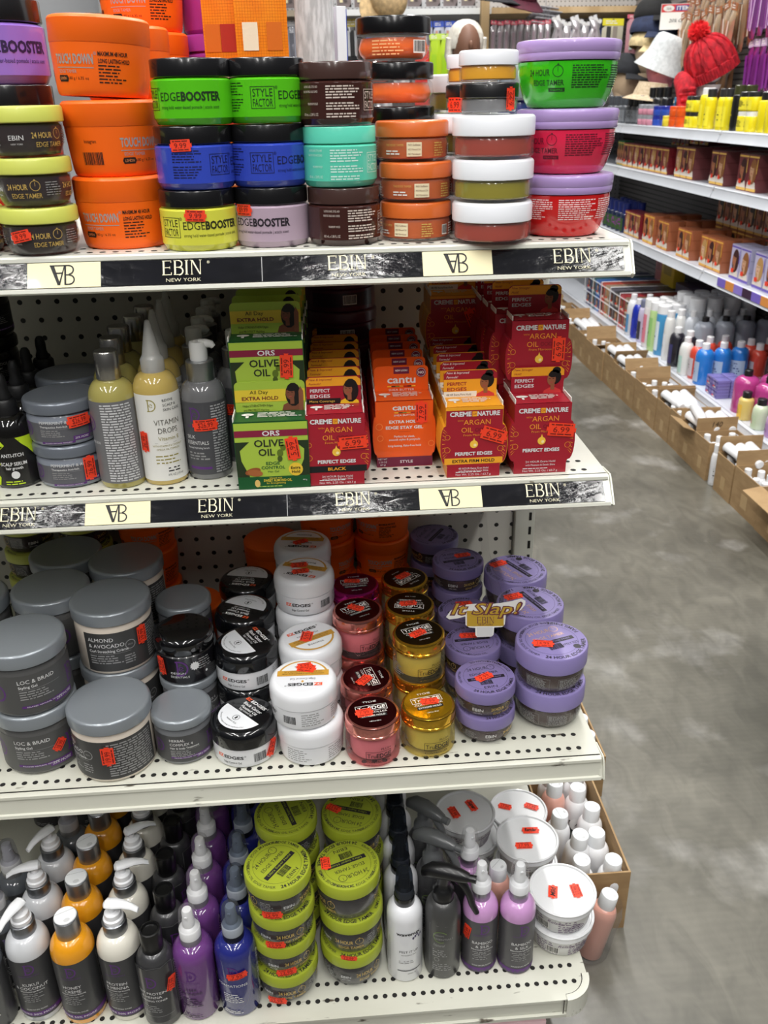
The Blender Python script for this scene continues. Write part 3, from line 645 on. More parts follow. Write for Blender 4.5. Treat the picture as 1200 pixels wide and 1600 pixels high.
def k_ezw(root):
    R, hb, H = .0405, .0285, .0532; m = mat((232, 233, 237), .28, coat=.4)
    b = B(); b.lathe([(0, 0), (R - .006, 0), (R - .002, .0025), (R - .0006, .009), (R - .0006, hb - .001), (R - .002, hb), (0, hb)], m, 44); obj('jar_body', b, root)
    l = B(); l.lathe([(0, hb), (R - .001, hb), (R + .0006, hb + .0012), (R + .0008, hb + .013)] + [(R + .0008 - .0075 * (1 - cos(a)), hb + .013 + .0115 * sin(a)) for a in (.4, .8, 1.15, 1.4, 1.57)] + [(R - .0085, H - .0006), (0, H - .0006)], m, 48); lo = obj('lid', l, root)
    t = B(); ez_words(t, cyl(R - .0006, -.3, .0185), INK, 1.0); t.text('Edge Control Gel', .0042, cyl(R - .0006, -.3, .0105), INK, 0, 0, bold=.01, fit=.023); t.bars(cyl(R - .0006, .62, .016), -.009, .009, -.007, .006, bg=None)
    t.lines(cyl(R - .0006, 1.35, .0165), -.014, .014, .008, 6, .003, GREYINK, 0, .4); t.lines(cyl(R - .0006, -1.5, .0165), -.014, .014, .008, 6, .003, GREYINK, 0, .4)
    t.lines(cyl(R - .0006, 2.4, .0165), -.016, .016, .008, 6, .003, GREYINK, 0, .4); t.lines(cyl(R - .0006, 3.5, .0165), -.016, .016, .008, 6, .003, GREYINK, 0, .4)
    obj('printed_lettering', t, root)
    q = B(); mp = top(H - .0005); gd = mat((206, 154, 58), .4)
    half = lambda r, a, z: [(r * cos(radians(a + i * (z - a) / 18)), r * sin(radians(a + i * (z - a) / 18))) for i in range(19)]
    q.poly(mp, half(.031, 180, 360), gd); q.poly(mp, half(.0285, 192, 348), mat((238, 239, 240), .4), .0002); q.quad(mp, -.031, .031, -.0105, 0, gd, 1, .0003)
    q.text('NOURISHES AND STRENGTHENS HAIR', .003, mp, INK, 0, -.0035, .0005, fit=.05); q.text('SHEA BUTTER, GINSENG & COCONUT OIL', .003, mp, INK, 0, -.0075, .0005, fit=.046)
    q.text('Beeswax', .0058, mp, INK, 0, -.017, .0004, fit=.022); ez_words(q, mp, INK, 1.2, .0175, .0001); q.text('Edge Control Gel', .0048, mp, INK, 0, .006, fit=.03)
    q.disc(mp, 0, .0115, .0015, .0022, gd, 10)
    obj('lid_print', q, lo)
def k_tru(jelly, lidc, shell, dark):
    def build(root):
        R, hb, H = .0338, .041, .0585; lm = mat(lidc, .16, .95, name='mirror_lid'); ik = mat((24, 18, 18), .5)
        b = B(); b.lathe([(0, .006), (R - .011, .006), (R - .0065, .0085), (R - .0055, .014), (R - .005, .034), (R - .007, hb - .002), (0, hb - .002)], mat(jelly, .3, coat=.3), 36); obj('gel', b, root)
        s = B(); s.lathe([(0, 0), (R - .004, 0), (R - .001, .002), (R - .0002, .006), (R - .0004, .031), (R - .002, .037), (R - .006, hb)], clear(shell, .14), 44); obj('clear_wall', s, root)
        l = B(); l.lathe([(0, hb - .002), (R - .004, hb - .002), (R - .001, hb), (R + .0002, hb + .001), (R + .0002, hb + .0035), (R - .0006, hb + .0042), (R - .0002, H - .003), (R - .0012, H - .0008), (R - .003, H), (0, H)], lm, 48); lo = obj('lid', l, root)
        t = B(); mp = cyl(R, 0, .0185); t.frame(mp, -.0155, .0165, -.0058, .0058, .0006, ik); t.text('Tru', .0088, mp, ik, -.0085, 0, fit=.011); t.text('EDGE', .0088, mp, ik, .0065, 0, bold=.025, fit=.018)
        t.text('CONTROLLER', .0042, mp, ik, 0, -.0092, fit=.03); t.text('PLUS+', .0046, mp, ik, .01, .0092, fit=.013); t.text('WATER BASED. NATURAL HOLD', .003, mp, ik, 0, -.0142, bold=.01, fit=.038)
        for a in (1.4, -1.4, 3.14): t.lines(cyl(R, a, .0185), -.013, .013, .008, 6, .003, GREYINK, 0, .4)
        obj('printed_lettering', t, root)
        q = B(); mp = top(H); q.disc(mp, 0, 0, R - .004, R - .004, mat(dark, .14, .8), 32); wi = mat((240, 236, 230), .4)
        q.text('TYCHE', .0044, mp, wi, 0, .0195, .0003, fit=.017); q.frame(mp, -.0195, .0195, .002, .013, .0006, wi, .0003); q.text('Tru', .009, mp, wi, -.0105, .0075, .0003, fit=.013); q.text('EDGE', .009, mp, wi, .007, .0075, .0003, bold=.025, fit=.021)
        q.text('CONTROLLER', .0044, mp, wi, 0, -.0015, .0003, fit=.036); q.quad(mp, -.0165, .0165, -.0105, -.005, INK, 2, .0003); q.text('EXTREME HOLD', .0042, mp, wi, 0, -.0078, .0005, fit=.029, bold=.01); q.text('1.69 fl oz / 50 ml', .003, mp, wi, 0, -.018, .0003, fit=.014)
        obj('lid_print', q, lo)
    return build
def k_blacklid(jcol):
    """clear bulging jar of orange gel with a black lid"""
    def build(root):
        R, hb, H = .037, .0235, .0382
        b = B(); b.lathe([(0, .003), (R - .009, .003), (R - .005, .007), (R - .0035, .012), (R - .006, hb - .003), (0, hb - .003)], mat(jcol, .3, coat=.5), 36); obj('gel', b, root)
        s = B(); s.lathe([(0, 0), (R - .008, 0), (R - .002, .004), (R, .011), (R - .002, hb - .003), (R - .005, hb)], CLEAR, 40); obj('clear_wall', s, root)
        l = B(); l.lathe(ribbed_lid(R - .001, hb, H, .0015), BLACK if jcol[2] < 250 else BLACK, 48); obj('lid', l, root)
        t = B(); mp = cyl(R, -.2, .012); t.lines(mp, -.02, .012, .006, 5, .0028, mat((250, 190, 130), .5), 0, .4); t.bars(cyl(R, .55, .013), -.0075, .0075, -.006, .005)
        obj('printed_lettering', t, root)
    return build
# ================================================================== bottles
def shoulder(R, hs, rn, hn, foot=.003, n=7, curve=1.0):
    p = [(0, 0), (R - foot, 0), (R - foot * .3, foot * .3), (R, foot), (R, hs)]
    for i in range(1, n + 1):
        a = pi / 2 * i / n
        p.append((rn + (R - rn) * cos(a) ** curve, hs + (hn - hs) * sin(a)))
    return p
def sprayer(root, z, r, col, over, h=.06):
    """fine-mist head under a clear overcap"""
    s = B(); s.lathe([(0, z), (r, z), (r, z + .012), (r - .001, z + .014), (.0078, z + .017), (.0078, z + .026), (.0068, z + .028), (.0068, z + .04), (.0055, z + .043), (0, z + .044)], mat(col, .35), 24)
    s.tube([(0, -.004, z + .035), (0, -.0085, z + .035)], .0022, mat(col, .4), 8); obj('spray_head', s, root)
    c = B(); c.lathe([(r - .0012, z + .0125), (r - .001, z + .016), (r * .86, z + .034), (r * .76, z + h), (r * .66, z + h + .002), (0, z + h + .002)], clear(over, .11), 28); obj('overcap', c, root)
def lotion_pump(root, z, r, ang, colc=(132, 134, 138), wh=(232, 233, 236)):
    s = B(); s.lathe([(0, z), (r, z), (r + .0004, z + .001), (r + .0004, z + .02), (r - .001, z + .021), (0, z + .021)], mat(colc, .3, .85), 28); obj('collar', s, root)
    p = B(); m = mat(wh, .3, coat=.3); p.lathe([(0, z + .021), (r - .002, z + .021), (r - .002, z + .026), (r - .004, z + .0275), (r - .0045, z + .034), (r - .0055, z + .035), (.0042, z + .036), (.0042, z + .042), (0, z + .042)], m, 24)
    dx, dy = sin(ang), -cos(ang)
    P = [(-.009, .046), (-.006, .0475), (.005, .0478), (.016, .0472), (.026, .0445), (.034, .0395)]; W = [.004, .0078, .0082, .0062, .0048, .0038]; Hh = [.003, .0045, .005, .0045, .0036, .003]
    vs = []; fs = []; sg = 12
    for (q, zz), wd, hh in zip(P, W, Hh):
        for k in range(sg):
            a = 2 * pi * k / sg; lx = wd * cos(a); lz = hh * sin(a) * (1 if sin(a) > 0 else .8)
            vs.append((dx * q + -dy * lx, dy * q + dx * lx, z + zz + lz))
    for i in range(len(P) - 1):
        for k in range(sg): j = (k + 1) % sg; fs.append((i * sg + k, i * sg + j, (i + 1) * sg + j, (i + 1) * sg + k))
    fs += [tuple(reversed(range(sg))), tuple(range((len(P) - 1) * sg, len(P) * sg))]
    p.add(vs, fs, m); obj('pump_head', p, root)
CHAR = (58, 58, 60)
def salon_label(t, R, z0, z1, title, mono=True, lab=CHAR, more='MORE 50% MORE', dz=0.0):
    c = (z0 + z1) / 2; hh = (z1 - z0) / 2; mp = cyl(R + .0001, 0, c); W = pi * R
    t.quad(mp, -.99 * W, .99 * W, -hh, hh, mat(lab, .42, coat=.15), 32)
    if mono: lid_mono(t, turn(mp, 0, 0, hh * .72), .008, PURP); t.text('DESIGN ESSENTIALS', .0028, mp, PURP, 0, hh * .5, .0004, fit=.026)
    for i, s in enumerate(title): t.text(s, .0068, mp, WHITEINK, 0, hh * .2 - i * .0068, .0004)
    v = hh * .2 - len(title) * .0068 + .001
    t.text('Moisture Retention Super Moisturizing', .0032, mp, WHITEINK, 0, v, .0004, fit=.03, bold=.01)
    for k in range(5): t.lines(mp, -.013 + (k % 2) * .002, .013 - (k % 2) * .002, v - .004 - k * .0034, 1, .003, GREYINK, .0004, .4, k)
    t.quad(mp, -.95 * W, .95 * W, -hh * .93, -hh * .8, PURP, 28, .0003)
    if more: t.text(more, .0042, mp, WHITEINK, 0, -hh * .865, .0006, fit=min(1.1 * R * 1.6, .046))
    t.text('RELAXED NATURAL TEXTURES', .0027, mp, WHITEINK, 0, -hh * .7, .0004, fit=.026)
    for a in (2.2, -2.2): t.lines(cyl(R + .0001, a, c), -R * .7, R * .7, hh * .85, 20, hh * .075, GREYINK, .0004, .45, full=True)
def k_pump(liq, title, ang, R=.0268, disc=False):
    def build(root):
        hs, hn = .124, .139
        b = B(); b.lathe(shoulder(R, hs - .01, .0125, hn, .004), mat(liq, .2, coat=.6), 40); obj('bottle_body', b, root)
        if disc:
            c = B(); sm = mat((150, 152, 156), .3, .85); c.lathe([(0, hn - .004), (.0142, hn - .004), (.0148, hn - .002), (.0148, hn + .026), (.014, hn + .027), (0, hn + .027)], sm, 32); obj('collar', c, root)
            d = B(); d.lathe([(0, hn + .027), (.0135, hn + .027), (.0138, hn + .0285), (.0128, hn + .0298), (0, hn + .0298)], WHITE, 32); d.quad(turn(top(hn + .0298), .5), -.0125, .0125, .0045, .0049, GREYINK); d.disc(turn(top(hn + .0298), .5), 0, -.009, .004, .003, mat((205, 206, 208), .4), 10); obj('disc_cap', d, root)
        else: lotion_pump(root, hn - .004, .0145, ang)
        t = B(); salon_label(t, R, .01, .112, title); obj('label', t, root)
    return build
def k_oat(root):
    R, hs, hn = .0240, .1, .122
    b = B(); b.lathe(shoulder(R, hs - .006, .0115, hn, .004), mat((66, 66, 68), .3, .35, .2), 40); obj('bottle_body', b, root)
    c = B(); c.lathe([(0, hn - .003), (.0125, hn - .003), (.0132, hn - .001), (.0135, hn + .028), (.0125, hn + .031), (.0105, hn + .0315), (.0095, hn + .028), (0, hn + .027)], mat((15, 15, 16), .3, coat=.2), 32); obj('disc_cap', c, root)
    t = B(); mp = cyl(R + .0001, 0, .062); t.frame(mp, -.034, .034, -.05, .048, .0004, GREYINK); t.quad(mp, -.0335, .0335, -.0495, .0475, mat((50, 50, 53), .3, coat=.5), 16, -.00005)
    lid_mono(t, turn(mp, 0, 0, .024), .0085, PURP)
    for i, s in enumerate(('OAT PROTEIN', '& HENNA', 'CLEANSING TONER')): t.text(s, .0062 - .0018 * (i == 2), mp, WHITEINK, 0, .005 - i * .0068, .0004)
    t.lines(mp, -.014, .014, -.018, 4, .0034, GREYINK, .0004, .4); t.quad(mp, -.026, .026, -.038, -.0375, GREYINK, 10, .0004)
    t.lines(cyl(R + .0001, 2.4, .062), -.022, .022, .042, 18, .0044, GREYINK, .0003, .45)
    obj('label', t, root)
def k_spray(liq, glass, head, over, title, labc=None, ink=WHITEINK, collar=(150, 150, 150)):
    def build(root):
        R, hs, hn = .0262, .106, .12
        b = B(); b.lathe(shoulder(R, hs - .006, .0118, hn, .003), mat(liq, .15, coat=.7), 36); obj('bottle_body', b, root)
        c = B(); c.lathe([(0, hn - .004), (.0128, hn - .004), (.0134, hn - .003), (.0134, hn + .009), (0, hn + .009)], mat(collar, .35, .4), 28); obj('collar', c, root)
        sprayer(root, hn + .009, .0134, head, over, .043)
        t = B(); mp = cyl(R + .0001, 0, .053)
        if labc: t.quad(mp, -.062, .062, -.05, .05, mat(labc, .3, coat=.3), 24)
        lid_mono(t, turn(mp, 0, 0, .03), .0085, PURP if not labc else mat((120, 110, 150), .5)); t.text('DESIGN ESSENTIALS', .003, mp, PURP, 0, .0175, .0004, fit=.024)
        for i, s in enumerate(title): t.text(s, .0064, mp, ink, 0, .006 - i * .007, .0004)
        t.lines(mp, -.013, .013, -.01, 5, .0034, ink, .0004, .4); t.lines(mp, -.015, .015, -.041, 2, .003, ink, .0004, .45)
        for a in (2.1, -2.1): t.lines(cyl(R + .0001, a, .06), -.016, .016, .04, 20, .004, ink, .0003, .45, full=True)
        obj('label', t, root)
    return build
def k_pk(root):
    R, hs, hn = .0238, .104, .121
    b = B(); b.lathe(shoulder(R, hs - .004, .0108, hn, .003), mat((200, 150, 202), .15, coat=.7), 36); obj('bottle_body', b, root)
    c = B(); c.lathe([(0, hn - .004), (.0118, hn - .004), (.0124, hn - .003), (.0124, hn + .014), (0, hn + .014)], mat((160, 162, 166), .3, .85), 28); obj('collar', c, root)
    sprayer(root, hn + .014, .0132, (232, 233, 236), (255, 255, 255), .042)
    t = B(); salon_label(t, R, .002, .096, ('BAMBOO', '& SILK'), lab=(72, 70, 74), more=None); mp = cyl(R + .0002, 0, .02); t.frame(mp, -.004, .004, .012, .02, .0004, GREYINK, .0003); t.quad(mp, -.07, .07, -.016, -.012, mat((82, 70, 96), .5), 20, .0003); obj('label', t, root)
def k_wav(root):
    """white mist bottle, black collar, smoky overcap"""
    R, hs, hn = .0238, .112, .128; m = mat((226, 227, 231), .25, coat=.5)
    b = B(); b.lathe(shoulder(R, hs - .004, .011, hn, .003), m, 36); obj('bottle_body', b, root)
    c = B(); c.lathe([(0, hn - .006), (.0128, hn - .006), (.0134, hn - .005), (.0136, hn + .012), (0, hn + .012)], BLACK, 28); obj('collar', c, root)
    sprayer(root, hn + .01, .0128, (30, 34, 42), (120, 128, 140), .042)
    t = B(); mp = cyl(R + .0001, .15, .06); t.text('wavenux', .0078, mp, INK, 0, .03, bold=.03, fit=.034)
    for i in range(5): t.disc(mp, .006 + .003 * i, .0215 + .0022 * (i % 3), .0016, .0024, mat((60, 50, 90), .5), 8)
    t.text('MIST IT UP', .0058, mp, INK, 0, -.002, fit=.026); t.text('MOISTURIZING SPRAY', .0028, mp, INK, 0, -.008, fit=.021); t.lines(mp, -.014, .012, -.019, 2, .0034, GREYINK, 0, .4)
    t.quad(mp, -.016, .018, -.0385, -.0365, mat((90, 90, 92), .5), 6); t.lines(mp, -.002, .014, -.043, 1, .003, GREYINK); t.quad(cyl(R + .0001, -1.05, .06), -.0002, .0002, -.045, .02, INK, 1)
    obj('printed_lettering', t, root)
def trigger(root, z, m, ang=0.0):
    """trigger spray head: collar, neck, body, nozzle and curved lever"""
    R2 = lambda x, y, zz: (x * cos(ang) - y * sin(ang), x * sin(ang) + y * cos(ang), zz)
    c = B(); c.lathe([(0, z - .004), (.0132, z - .004), (.0142, z - .002), (.0138, z + .014), (.0105, z + .018), (.0085, z + .022), (.0085, z + .03), (0, z + .03)], m, 28); obj('collar', c, root)
    h = B(); h.tube([R2(-.027, 0, z + .031), R2(-.024, 0, z + .037), R2(-.014, 0, z + .0425), R2(.004, 0, z + .0445), R2(.02, 0, z + .0425), R2(.033, 0, z + .0405)], [.004, .0075, .0105, .011, .0095, .0065], m, 14); h.tube([R2(.03, 0, z + .0405), R2(.043, 0, z + .0405)], .0052, m, 12); h.tube([R2(0, 0, z + .026), R2(.002, 0, z + .042)], [.0088, .0095], m, 14); obj('trigger_head', h, root)
    l = B(); l.tube([R2(.02, 0, z + .034), R2(.029, 0, z + .024), R2(.035, 0, z + .011), R2(.0385, 0, z - .004), R2(.045, 0, z - .018)], [.0048, .0052, .005, .0046, .0036], m, 10); obj('trigger_lever', l, root)
def k_trig(body, headc, ang, lab=True):
    def build(root):
        R, hs, hn = .0238, .112, .13
        b = B(); b.lathe(shoulder(R, hs - .008, .0112, hn, .003), mat(body, .33, .25, .2), 36); obj('bottle_body', b, root)
        trigger(root, hn, mat(headc, .35, coat=.2), ang)
        t = B(); mp = cyl(R + .0001, .1, .056); t.frame(mp, -.022, .024, -.05, .044, .0003, GREYINK); gn = mat((110, 132, 72), .5)
        t.ring(mp, -.006, .024, .009, .0012, gn, 20, 0, .6, 5.2); t.text('DESIGN', .0034, mp, GREYINK, -.009, .027, fit=.014); t.text('ESSENTIALS', .0044, mp, GREYINK, -.002, .0205, fit=.026); t.text('Natural', .0068, mp, GREYINK, -.008, .009, ital=.4, fit=.016)
        t.lines(mp, -.017, .004, .0, 4, .0036, GREYINK, 0, .4); t.ring(mp, -.011, -.018, .003, .0006, GREYINK, 12); t.lines(mp, -.017, .012, -.026, 4, .0036, GREYINK, 0, .4)
        t.lines(cyl(R + .0001, 2.6, .062), -.018, .018, .036, 18, .0042, GREYINK, 0, .4)
        obj('label', t, root)
    return build
# shelf two bottles
def k_oil(root):
    """clear oil bottle, silver cap, grey wrap label"""
    R, hs, hn = .0255, .103, .121; b = B(); b.lathe(shoulder(R, hs - .003, .0112, hn, .003), mat((172, 162, 92), .12, coat=.8), 36); obj('bottle_body', b, root)
    c = B(); c.lathe([(0, hn - .001), (.0128, hn - .001), (.0132, hn), (.0130, hn + .029), (.012, hn + .0305), (0, hn + .0305)], mat((178, 176, 172), .24, .95), 32); obj('cap', c, root)
    t = B(); mp = cyl(R + .0001, 0, .054); t.quad(mp, -.078, .078, -.047, .047, mat((112, 112, 114), .45), 30); t.lines(mp, -.012, .022, .044, 30, .003, mat((210, 210, 212), .5), .0003, .5, full=True)
    t.text('SCALP & SKIN', .0045, cyl(R + .0001, -1.1, .054), WHITEINK, 0, .0, .0003, fit=.02); lid_mono(t, cyl(R + .0001, -1.2, .075), .008, PURP); obj('label', t, root)
def k_vita(root):
    R, hs, hn = .0245, .11, .127; b = B(); b.lathe(shoulder(R, hs - .003, .0105, hn, .003), mat((198, 172, 96), .12, coat=.8), 36); obj('bottle_body', b, root)
    c = B(); m = clear((236, 236, 234), .45); c.lathe([(0, hn - .001), (.0125, hn - .001), (.0128, hn + .0025), (.0128, hn + .013), (.0115, hn + .015), (.0098, hn + .018), (.0085, hn + .026), (.0035, hn + .05), (.0024, hn + .0545), (0, hn + .055)], m, 28)
    c.lathe([(0, hn), (.006, hn), (.005, hn + .02), (.002, hn + .046), (0, hn + .047)], mat((196, 196, 190), .5), 16); obj('nozzle_cap', c, root)
    t = B(); mp = cyl(R + .0001, .25, .058); t.quad(mp, -.034, .034, -.052, .048, mat((232, 231, 226), .4), 18); oc = mat((150, 140, 66), .5)
    lid_mono(t, turn(mp, 0, -.012, .036), .0062, oc)
    for i, s in enumerate(('REVIVE', 'SCALP &', 'SKIN CARE')): t.text(s, .0042, mp, INK, .002, .041 - i * .0052, .0003, al='L')
    t.text('VITAMIN', .009, mp, mat((96, 92, 84), .5), .005, .0165, .0003, fit=.029); t.text('DROPS', .009, mp, mat((96, 92, 84), .5), .005, .007, .0003, fit=.022); t.text('Vitamin E', .0062, mp, oc, .005, -.002, .0003)
    t.quad(mp, -.02, .022, -.0075, -.0072, GREYINK, 4, .0003); t.text('WITH VITAMIN E & COCONUT', .003, mp, oc, .003, -.0105, .0003, fit=.034); t.text('OMEGA OIL COMPLEX', .003, mp, oc, .003, -.0145, .0003, fit=.026)
    for k, v in enumerate((-.022, -.026, -.03)): t.lines(mp, -.012, .016, v, 1, .003, oc, .0003, .45, k)
    t.text('4 FL OZ (118 ml)', .0036, mp, INK, .008, -.0455, .0003, fit=.018); t.lines(mp, -.0, .018, -.0365, 2, .0034, INK, .0003, .4)
    obj('label', t, root)
def k_serum(root):
    R, hs, hn = .0248, .098, .113; b = B(); b.lathe(shoulder(R, hs - .003, .0112, hn, .003), mat((112, 112, 114), .14, coat=.8), 36); obj('bottle_body', b, root)
    c = B(); c.lathe([(0, hn - .002), (.0148, hn - .002), (.0152, hn - .001), (.0152, hn + .02), (.0142, hn + .0212), (0, hn + .0212)], mat((170, 172, 174), .3, .9), 32); obj('collar', c, root)
    p = B(); m = mat((226, 226, 224), .35, coat=.2); z = hn + .0212; p.lathe([(0, z), (.0095, z), (.0098, z + .001), (.0098, z + .017), (.0088, z + .02), (0, z + .0215)], m, 24)
    p.tube([(.002, 0, z + .0165), (.0095, 0, z + .0175), (.0145, 0, z + .0165), (.0168, 0, z + .0135)], [.006, .0052, .0042, .003], m, 10); obj('pump_head', p, root)
    t = B(); mp = cyl(R + .0001, -.35, .05); t.quad(cyl(R + .0001, .2, .05), -.05, .05, -.043, .042, mat((74, 74, 78), .4), 24); lid_mono(t, turn(mp, 0, -.002, .028), .0075, PURP); t.text('ESSENTIALS', .0034, mp, PURP, 0, .0145, .0003, fit=.02)
    t.text('SILK', .006, mp, WHITEINK, -.007, .002, .0003); t.text('ESSENTIALS', .006, mp, WHITEINK, 0, -.0048, .0003, fit=.026); t.text('Thermal Hydrating Serum', .0034, mp, WHITEINK, 0, -.011, .0003, fit=.026); t.lines(mp, -.012, .014, -.0165, 3, .0034, GREYINK, .0003)
    t.quad(mp, -.012, .014, -.0365, -.0335, PURP, 4, .0003); t.lines(cyl(R + .0001, .75, .05), -.009, .012, .038, 26, .0031, mat((170, 170, 172), .5), .0003, .5, full=True)
    obj('label', t, root)
def k_drop(root):
    """black dropper bottle with a lime printed face"""
    R, hs, hn = .0255, .062, .082; b = B(); b.lathe(shoulder(R, hs - .002, .011, hn, .004), mat((16, 15, 14), .1, coat=.8), 36); obj('bottle_body', b, root)
    c = B(); c.lathe([(0, hn - .002), (.0125, hn - .002), (.013, hn), (.0128, hn + .014), (.0108, hn + .0165), (0, hn + .0165)], mat((22, 22, 24), .45), 28); obj('cap', c, root)
    d = B(); d.lathe([(0, hn + .0165), (.008, hn + .0165), (.0082, hn + .02), (.0062, hn + .026), (.0064, hn + .033), (.0058, hn + .04), (.0035, hn + .044), (0, hn + .045)], mat((20, 20, 22), .5), 24); obj('dropper_bulb', d, root)
    t = B(); mp = cyl(R + .0001, 0, .034); lm = mat((196, 226, 40), .4); t.quad(mp, -.03, .034, -.03, .026, mat((20, 19, 18), .3, coat=.4), 16)
    t.side_fill(mp, -.032, [(-.012, -.03), (-.009, -.02), (-.013, -.016), (-.011, -.012), (-.012, -.009), (-.006, -.004), (-.011, .004), (-.011, .009), (-.004, .013), (.002, .018), (-.004, .026)], lm, .0003)
    t.side_fill(mp, .034, [(.032, .004), (.026, .012), (.02, .018), (.014, .026)], lm, .0003); t.quad(mp, -.022, -.015, .002, .0032, INK, 1, .0005); t.quad(mp, -.024, -.014, .0075, .0085, INK, 1, .0005); t.quad(mp, -.022, -.0165, -.0195, -.017, mat((120, 150, 30), .5), 1, .0005)
    for i, (s, z, f) in enumerate((('ANTI-ITCH', .006, .024), ('SCALP SERUM', -.004, .028), ('hair growth', -.0095, .018))): t.text(s, .0056 - .001 * (i == 2), mp, WHITEINK, .008, z, .0004, bold=.02, fit=f)
    t.disc(mp, .008, -.017, .0045, .0045, WHITEINK, 14, .0004); t.lines(mp, -.004, .02, -.0245, 2, .0028, lm, .0004)
    obj('label', t, root)
def k_maroon(root):
    R, hb, H = .049, .03, .0455; m = mat((84, 26, 44), .35, coat=.3)
    b = B(); b.lathe(can(R - .001, hb, .002), m, 44); obj('jar_body', b, root); l = B(); l.lathe(ribbed_lid(R, hb + .0004, H, .003), m, 44); obj('lid', l, root)
    t = B(); t.quad(cyl(R - .001, 0, .016), -.045, .045, -.009, .009, mat((48, 20, 32), .35, coat=.3), 16); t.bars(cyl(R - .001, .15, .016), -.0095, .0095, -.006, .0065, .0003); obj('label', t, root)
def k_tub(lidmark):
    """white plastic tub with a wide rimmed lid"""
    def build(root):
        RL, Rb, hb, H = .0456, .038, .032, .0435; m = mat((228, 229, 231), .35, coat=.2)
        rb = lambda z: Rb + (.0428 - Rb) * z / hb
        b = B(); b.lathe([(0, 0), (Rb - .002, 0), (Rb, .002), (rb(hb * .5), hb * .5), (rb(hb), hb), (0, hb)], mat((214, 214, 212), .35, coat=.2), 44); obj('tub_body', b, root)
        l = B(); l.lathe([(0, hb), (RL - .002, hb), (RL - .0005, hb + .001), (RL - .0008, hb + .008), (RL + .0003, hb + .009), (RL + .0006, H - .001), (RL - .0008, H + .0006), (RL - .0025, H + .0004), (RL - .0038, H - .0016), (0, H - .0016)], m, 48); obj('lid', l, root)
        t = B(); pp = mat((110, 84, 118), .5)
        for a in (-.9, .25, 1.4, 2.6, -2.1): t.lines(cyl(rb, a, .016), -.016, .016, .011, 6, .0042, pp, 0, .4)
        for k in range(4): t.ring(cyl(rb, .45, .006), 0, -.002, .009 + .0022 * k, .0008, pp, 18, 0, .3, 2.84)
        t.bars(cyl(rb, -.7, .014), -.009, .009, -.008, .006, .0004); t.text('Relaxer', .008, cyl(rb, -.2, .024), pp, 0, 0, .0003, ital=.3, fit=.026)
        obj('printed_lettering', t, root)
    return build
def k_flip(liq, clearish=False, word=None):
    """small lotion bottle with a white flip-top cap"""
    def build(root):
        R, hs, hn = .0185, .078, .092; b = B(); b.lathe(shoulder(R, hs - .004, .0098, hn, .003), mat(liq, .3, coat=.4), 28); obj('bottle_body', b, root)
        c = B(); c.lathe([(0, hn - .002), (.0118, hn - .002), (.0124, hn), (.012, hn + .019), (.0112, hn + .0205), (0, hn + .021)], WHITE, 28); c.quad(turn(top(hn + .021), .4), -.0105, .0105, .003, .0035, mat((180, 182, 184), .5)); c.disc(turn(top(hn + .021), .4), 0, -.0065, .003, .002, mat((205, 206, 208), .5), 8); obj('flip_cap', c, root)
        if word:
            t = B(); t.quad(cyl(R + .0001, 0, .05), -.014, .014, -.03, .012, mat((30, 44, 40), .4), 8); t.disc(cyl(R + .0001, 0, .05), 0, .006, .013, .012, mat((236, 236, 236), .4), 16, .0003); t.text(word, .008, cyl(R + .0001, 0, .05), INK, 0, .006, .0006); obj('label', t, root)
    return build

# ================================================================== cartons on the second shelf
CRIM = (164, 26, 44); AMB = (244, 168, 40)
def corners(u0, u1, v0, v1, r, n=5):
    p = []
    for cx, cy, a0 in ((u1 - r, v1 - r, 0), (u0 + r, v1 - r, 90)): p += [(cx + r * cos(radians(a0 + 90 * i / n)), cy + r * sin(radians(a0 + 90 * i / n))) for i in range(n + 1)]
    return p + [(u0, v0), (u1, v0)]
DEP = .035
def carton(root, out, front, side, W, H, topc, card_h, cardc, D=DEP):
    """die-cut carton: outline swept back, open top flap and a header card rising from its back edge"""
    xz = lambda u, v, w_: (u, w_, v)
    b = B(); b.prism(out, mat(side, .4, coat=.2), xz, D, 0.0); obj('carton_body', b, root)
    t = B(); hw = W / 2
    t.add([(-hw + .001, .0005, H + .0006), (hw - .001, .0005, H + .0006), (hw - .001, D - .002, H + .0012), (-hw + .001, D - .002, H + .0012)], [(0, 1, 2, 3)], mat(topc, .4))
    mp = flat((0, D / 2, H + .001), (1, 0, 0), (0, 1, .02)); t.lines(mp, -hw * .35, hw * .85, D * .28, 4, .004, PAPER, .0004, .45); t.disc(mp, -hw * .62, .004, .007, .004, PAPER, 12, .0004); t.quad(mp, -hw * .66, -hw * .58, -.006, .004, PAPER, 1, .0004)
    for s in (-1, 1): t.box(s * (hw - .0008) - .0006, s * (hw - .0008) + .0006, .002, D - .003, H, H + .005, PAPER)
    obj('top_flap', t, root)
    c = B(); c.prism(corners(-hw + .002, hw - .002, H - .004, H + card_h, .005), mat(cardc, .4), xz, D, D - .0012); return obj('header_card', c, root), xz
def fr(y): return flat((0, y, 0), (1, 0, 0), (0, 0, 1))
def jar_outline(W, WB, Wm, H):
    hw, hb, hm = W / 2, WB / 2, Wm / 2; z0, z1 = .0155, .062
    R = [(hb, 0), (hb, .0125), (hb + .001, z0)]
    c = (z0 + z1) / 2; hh = (z1 - z0) / 2; x0 = hb + .001
    for i in range(1, 10):
        a = -pi / 2 + pi * i / 10; base = x0 + (hw - x0) * (i / 10)
        R.append((base + (hm - base) * cos(a) ** .8 if cos(a) > 0 else base, c + hh * sin(a)))
    R += [(hw, z1), (hw, H)]
    return R + [(-x, y) for x, y in reversed(R)]
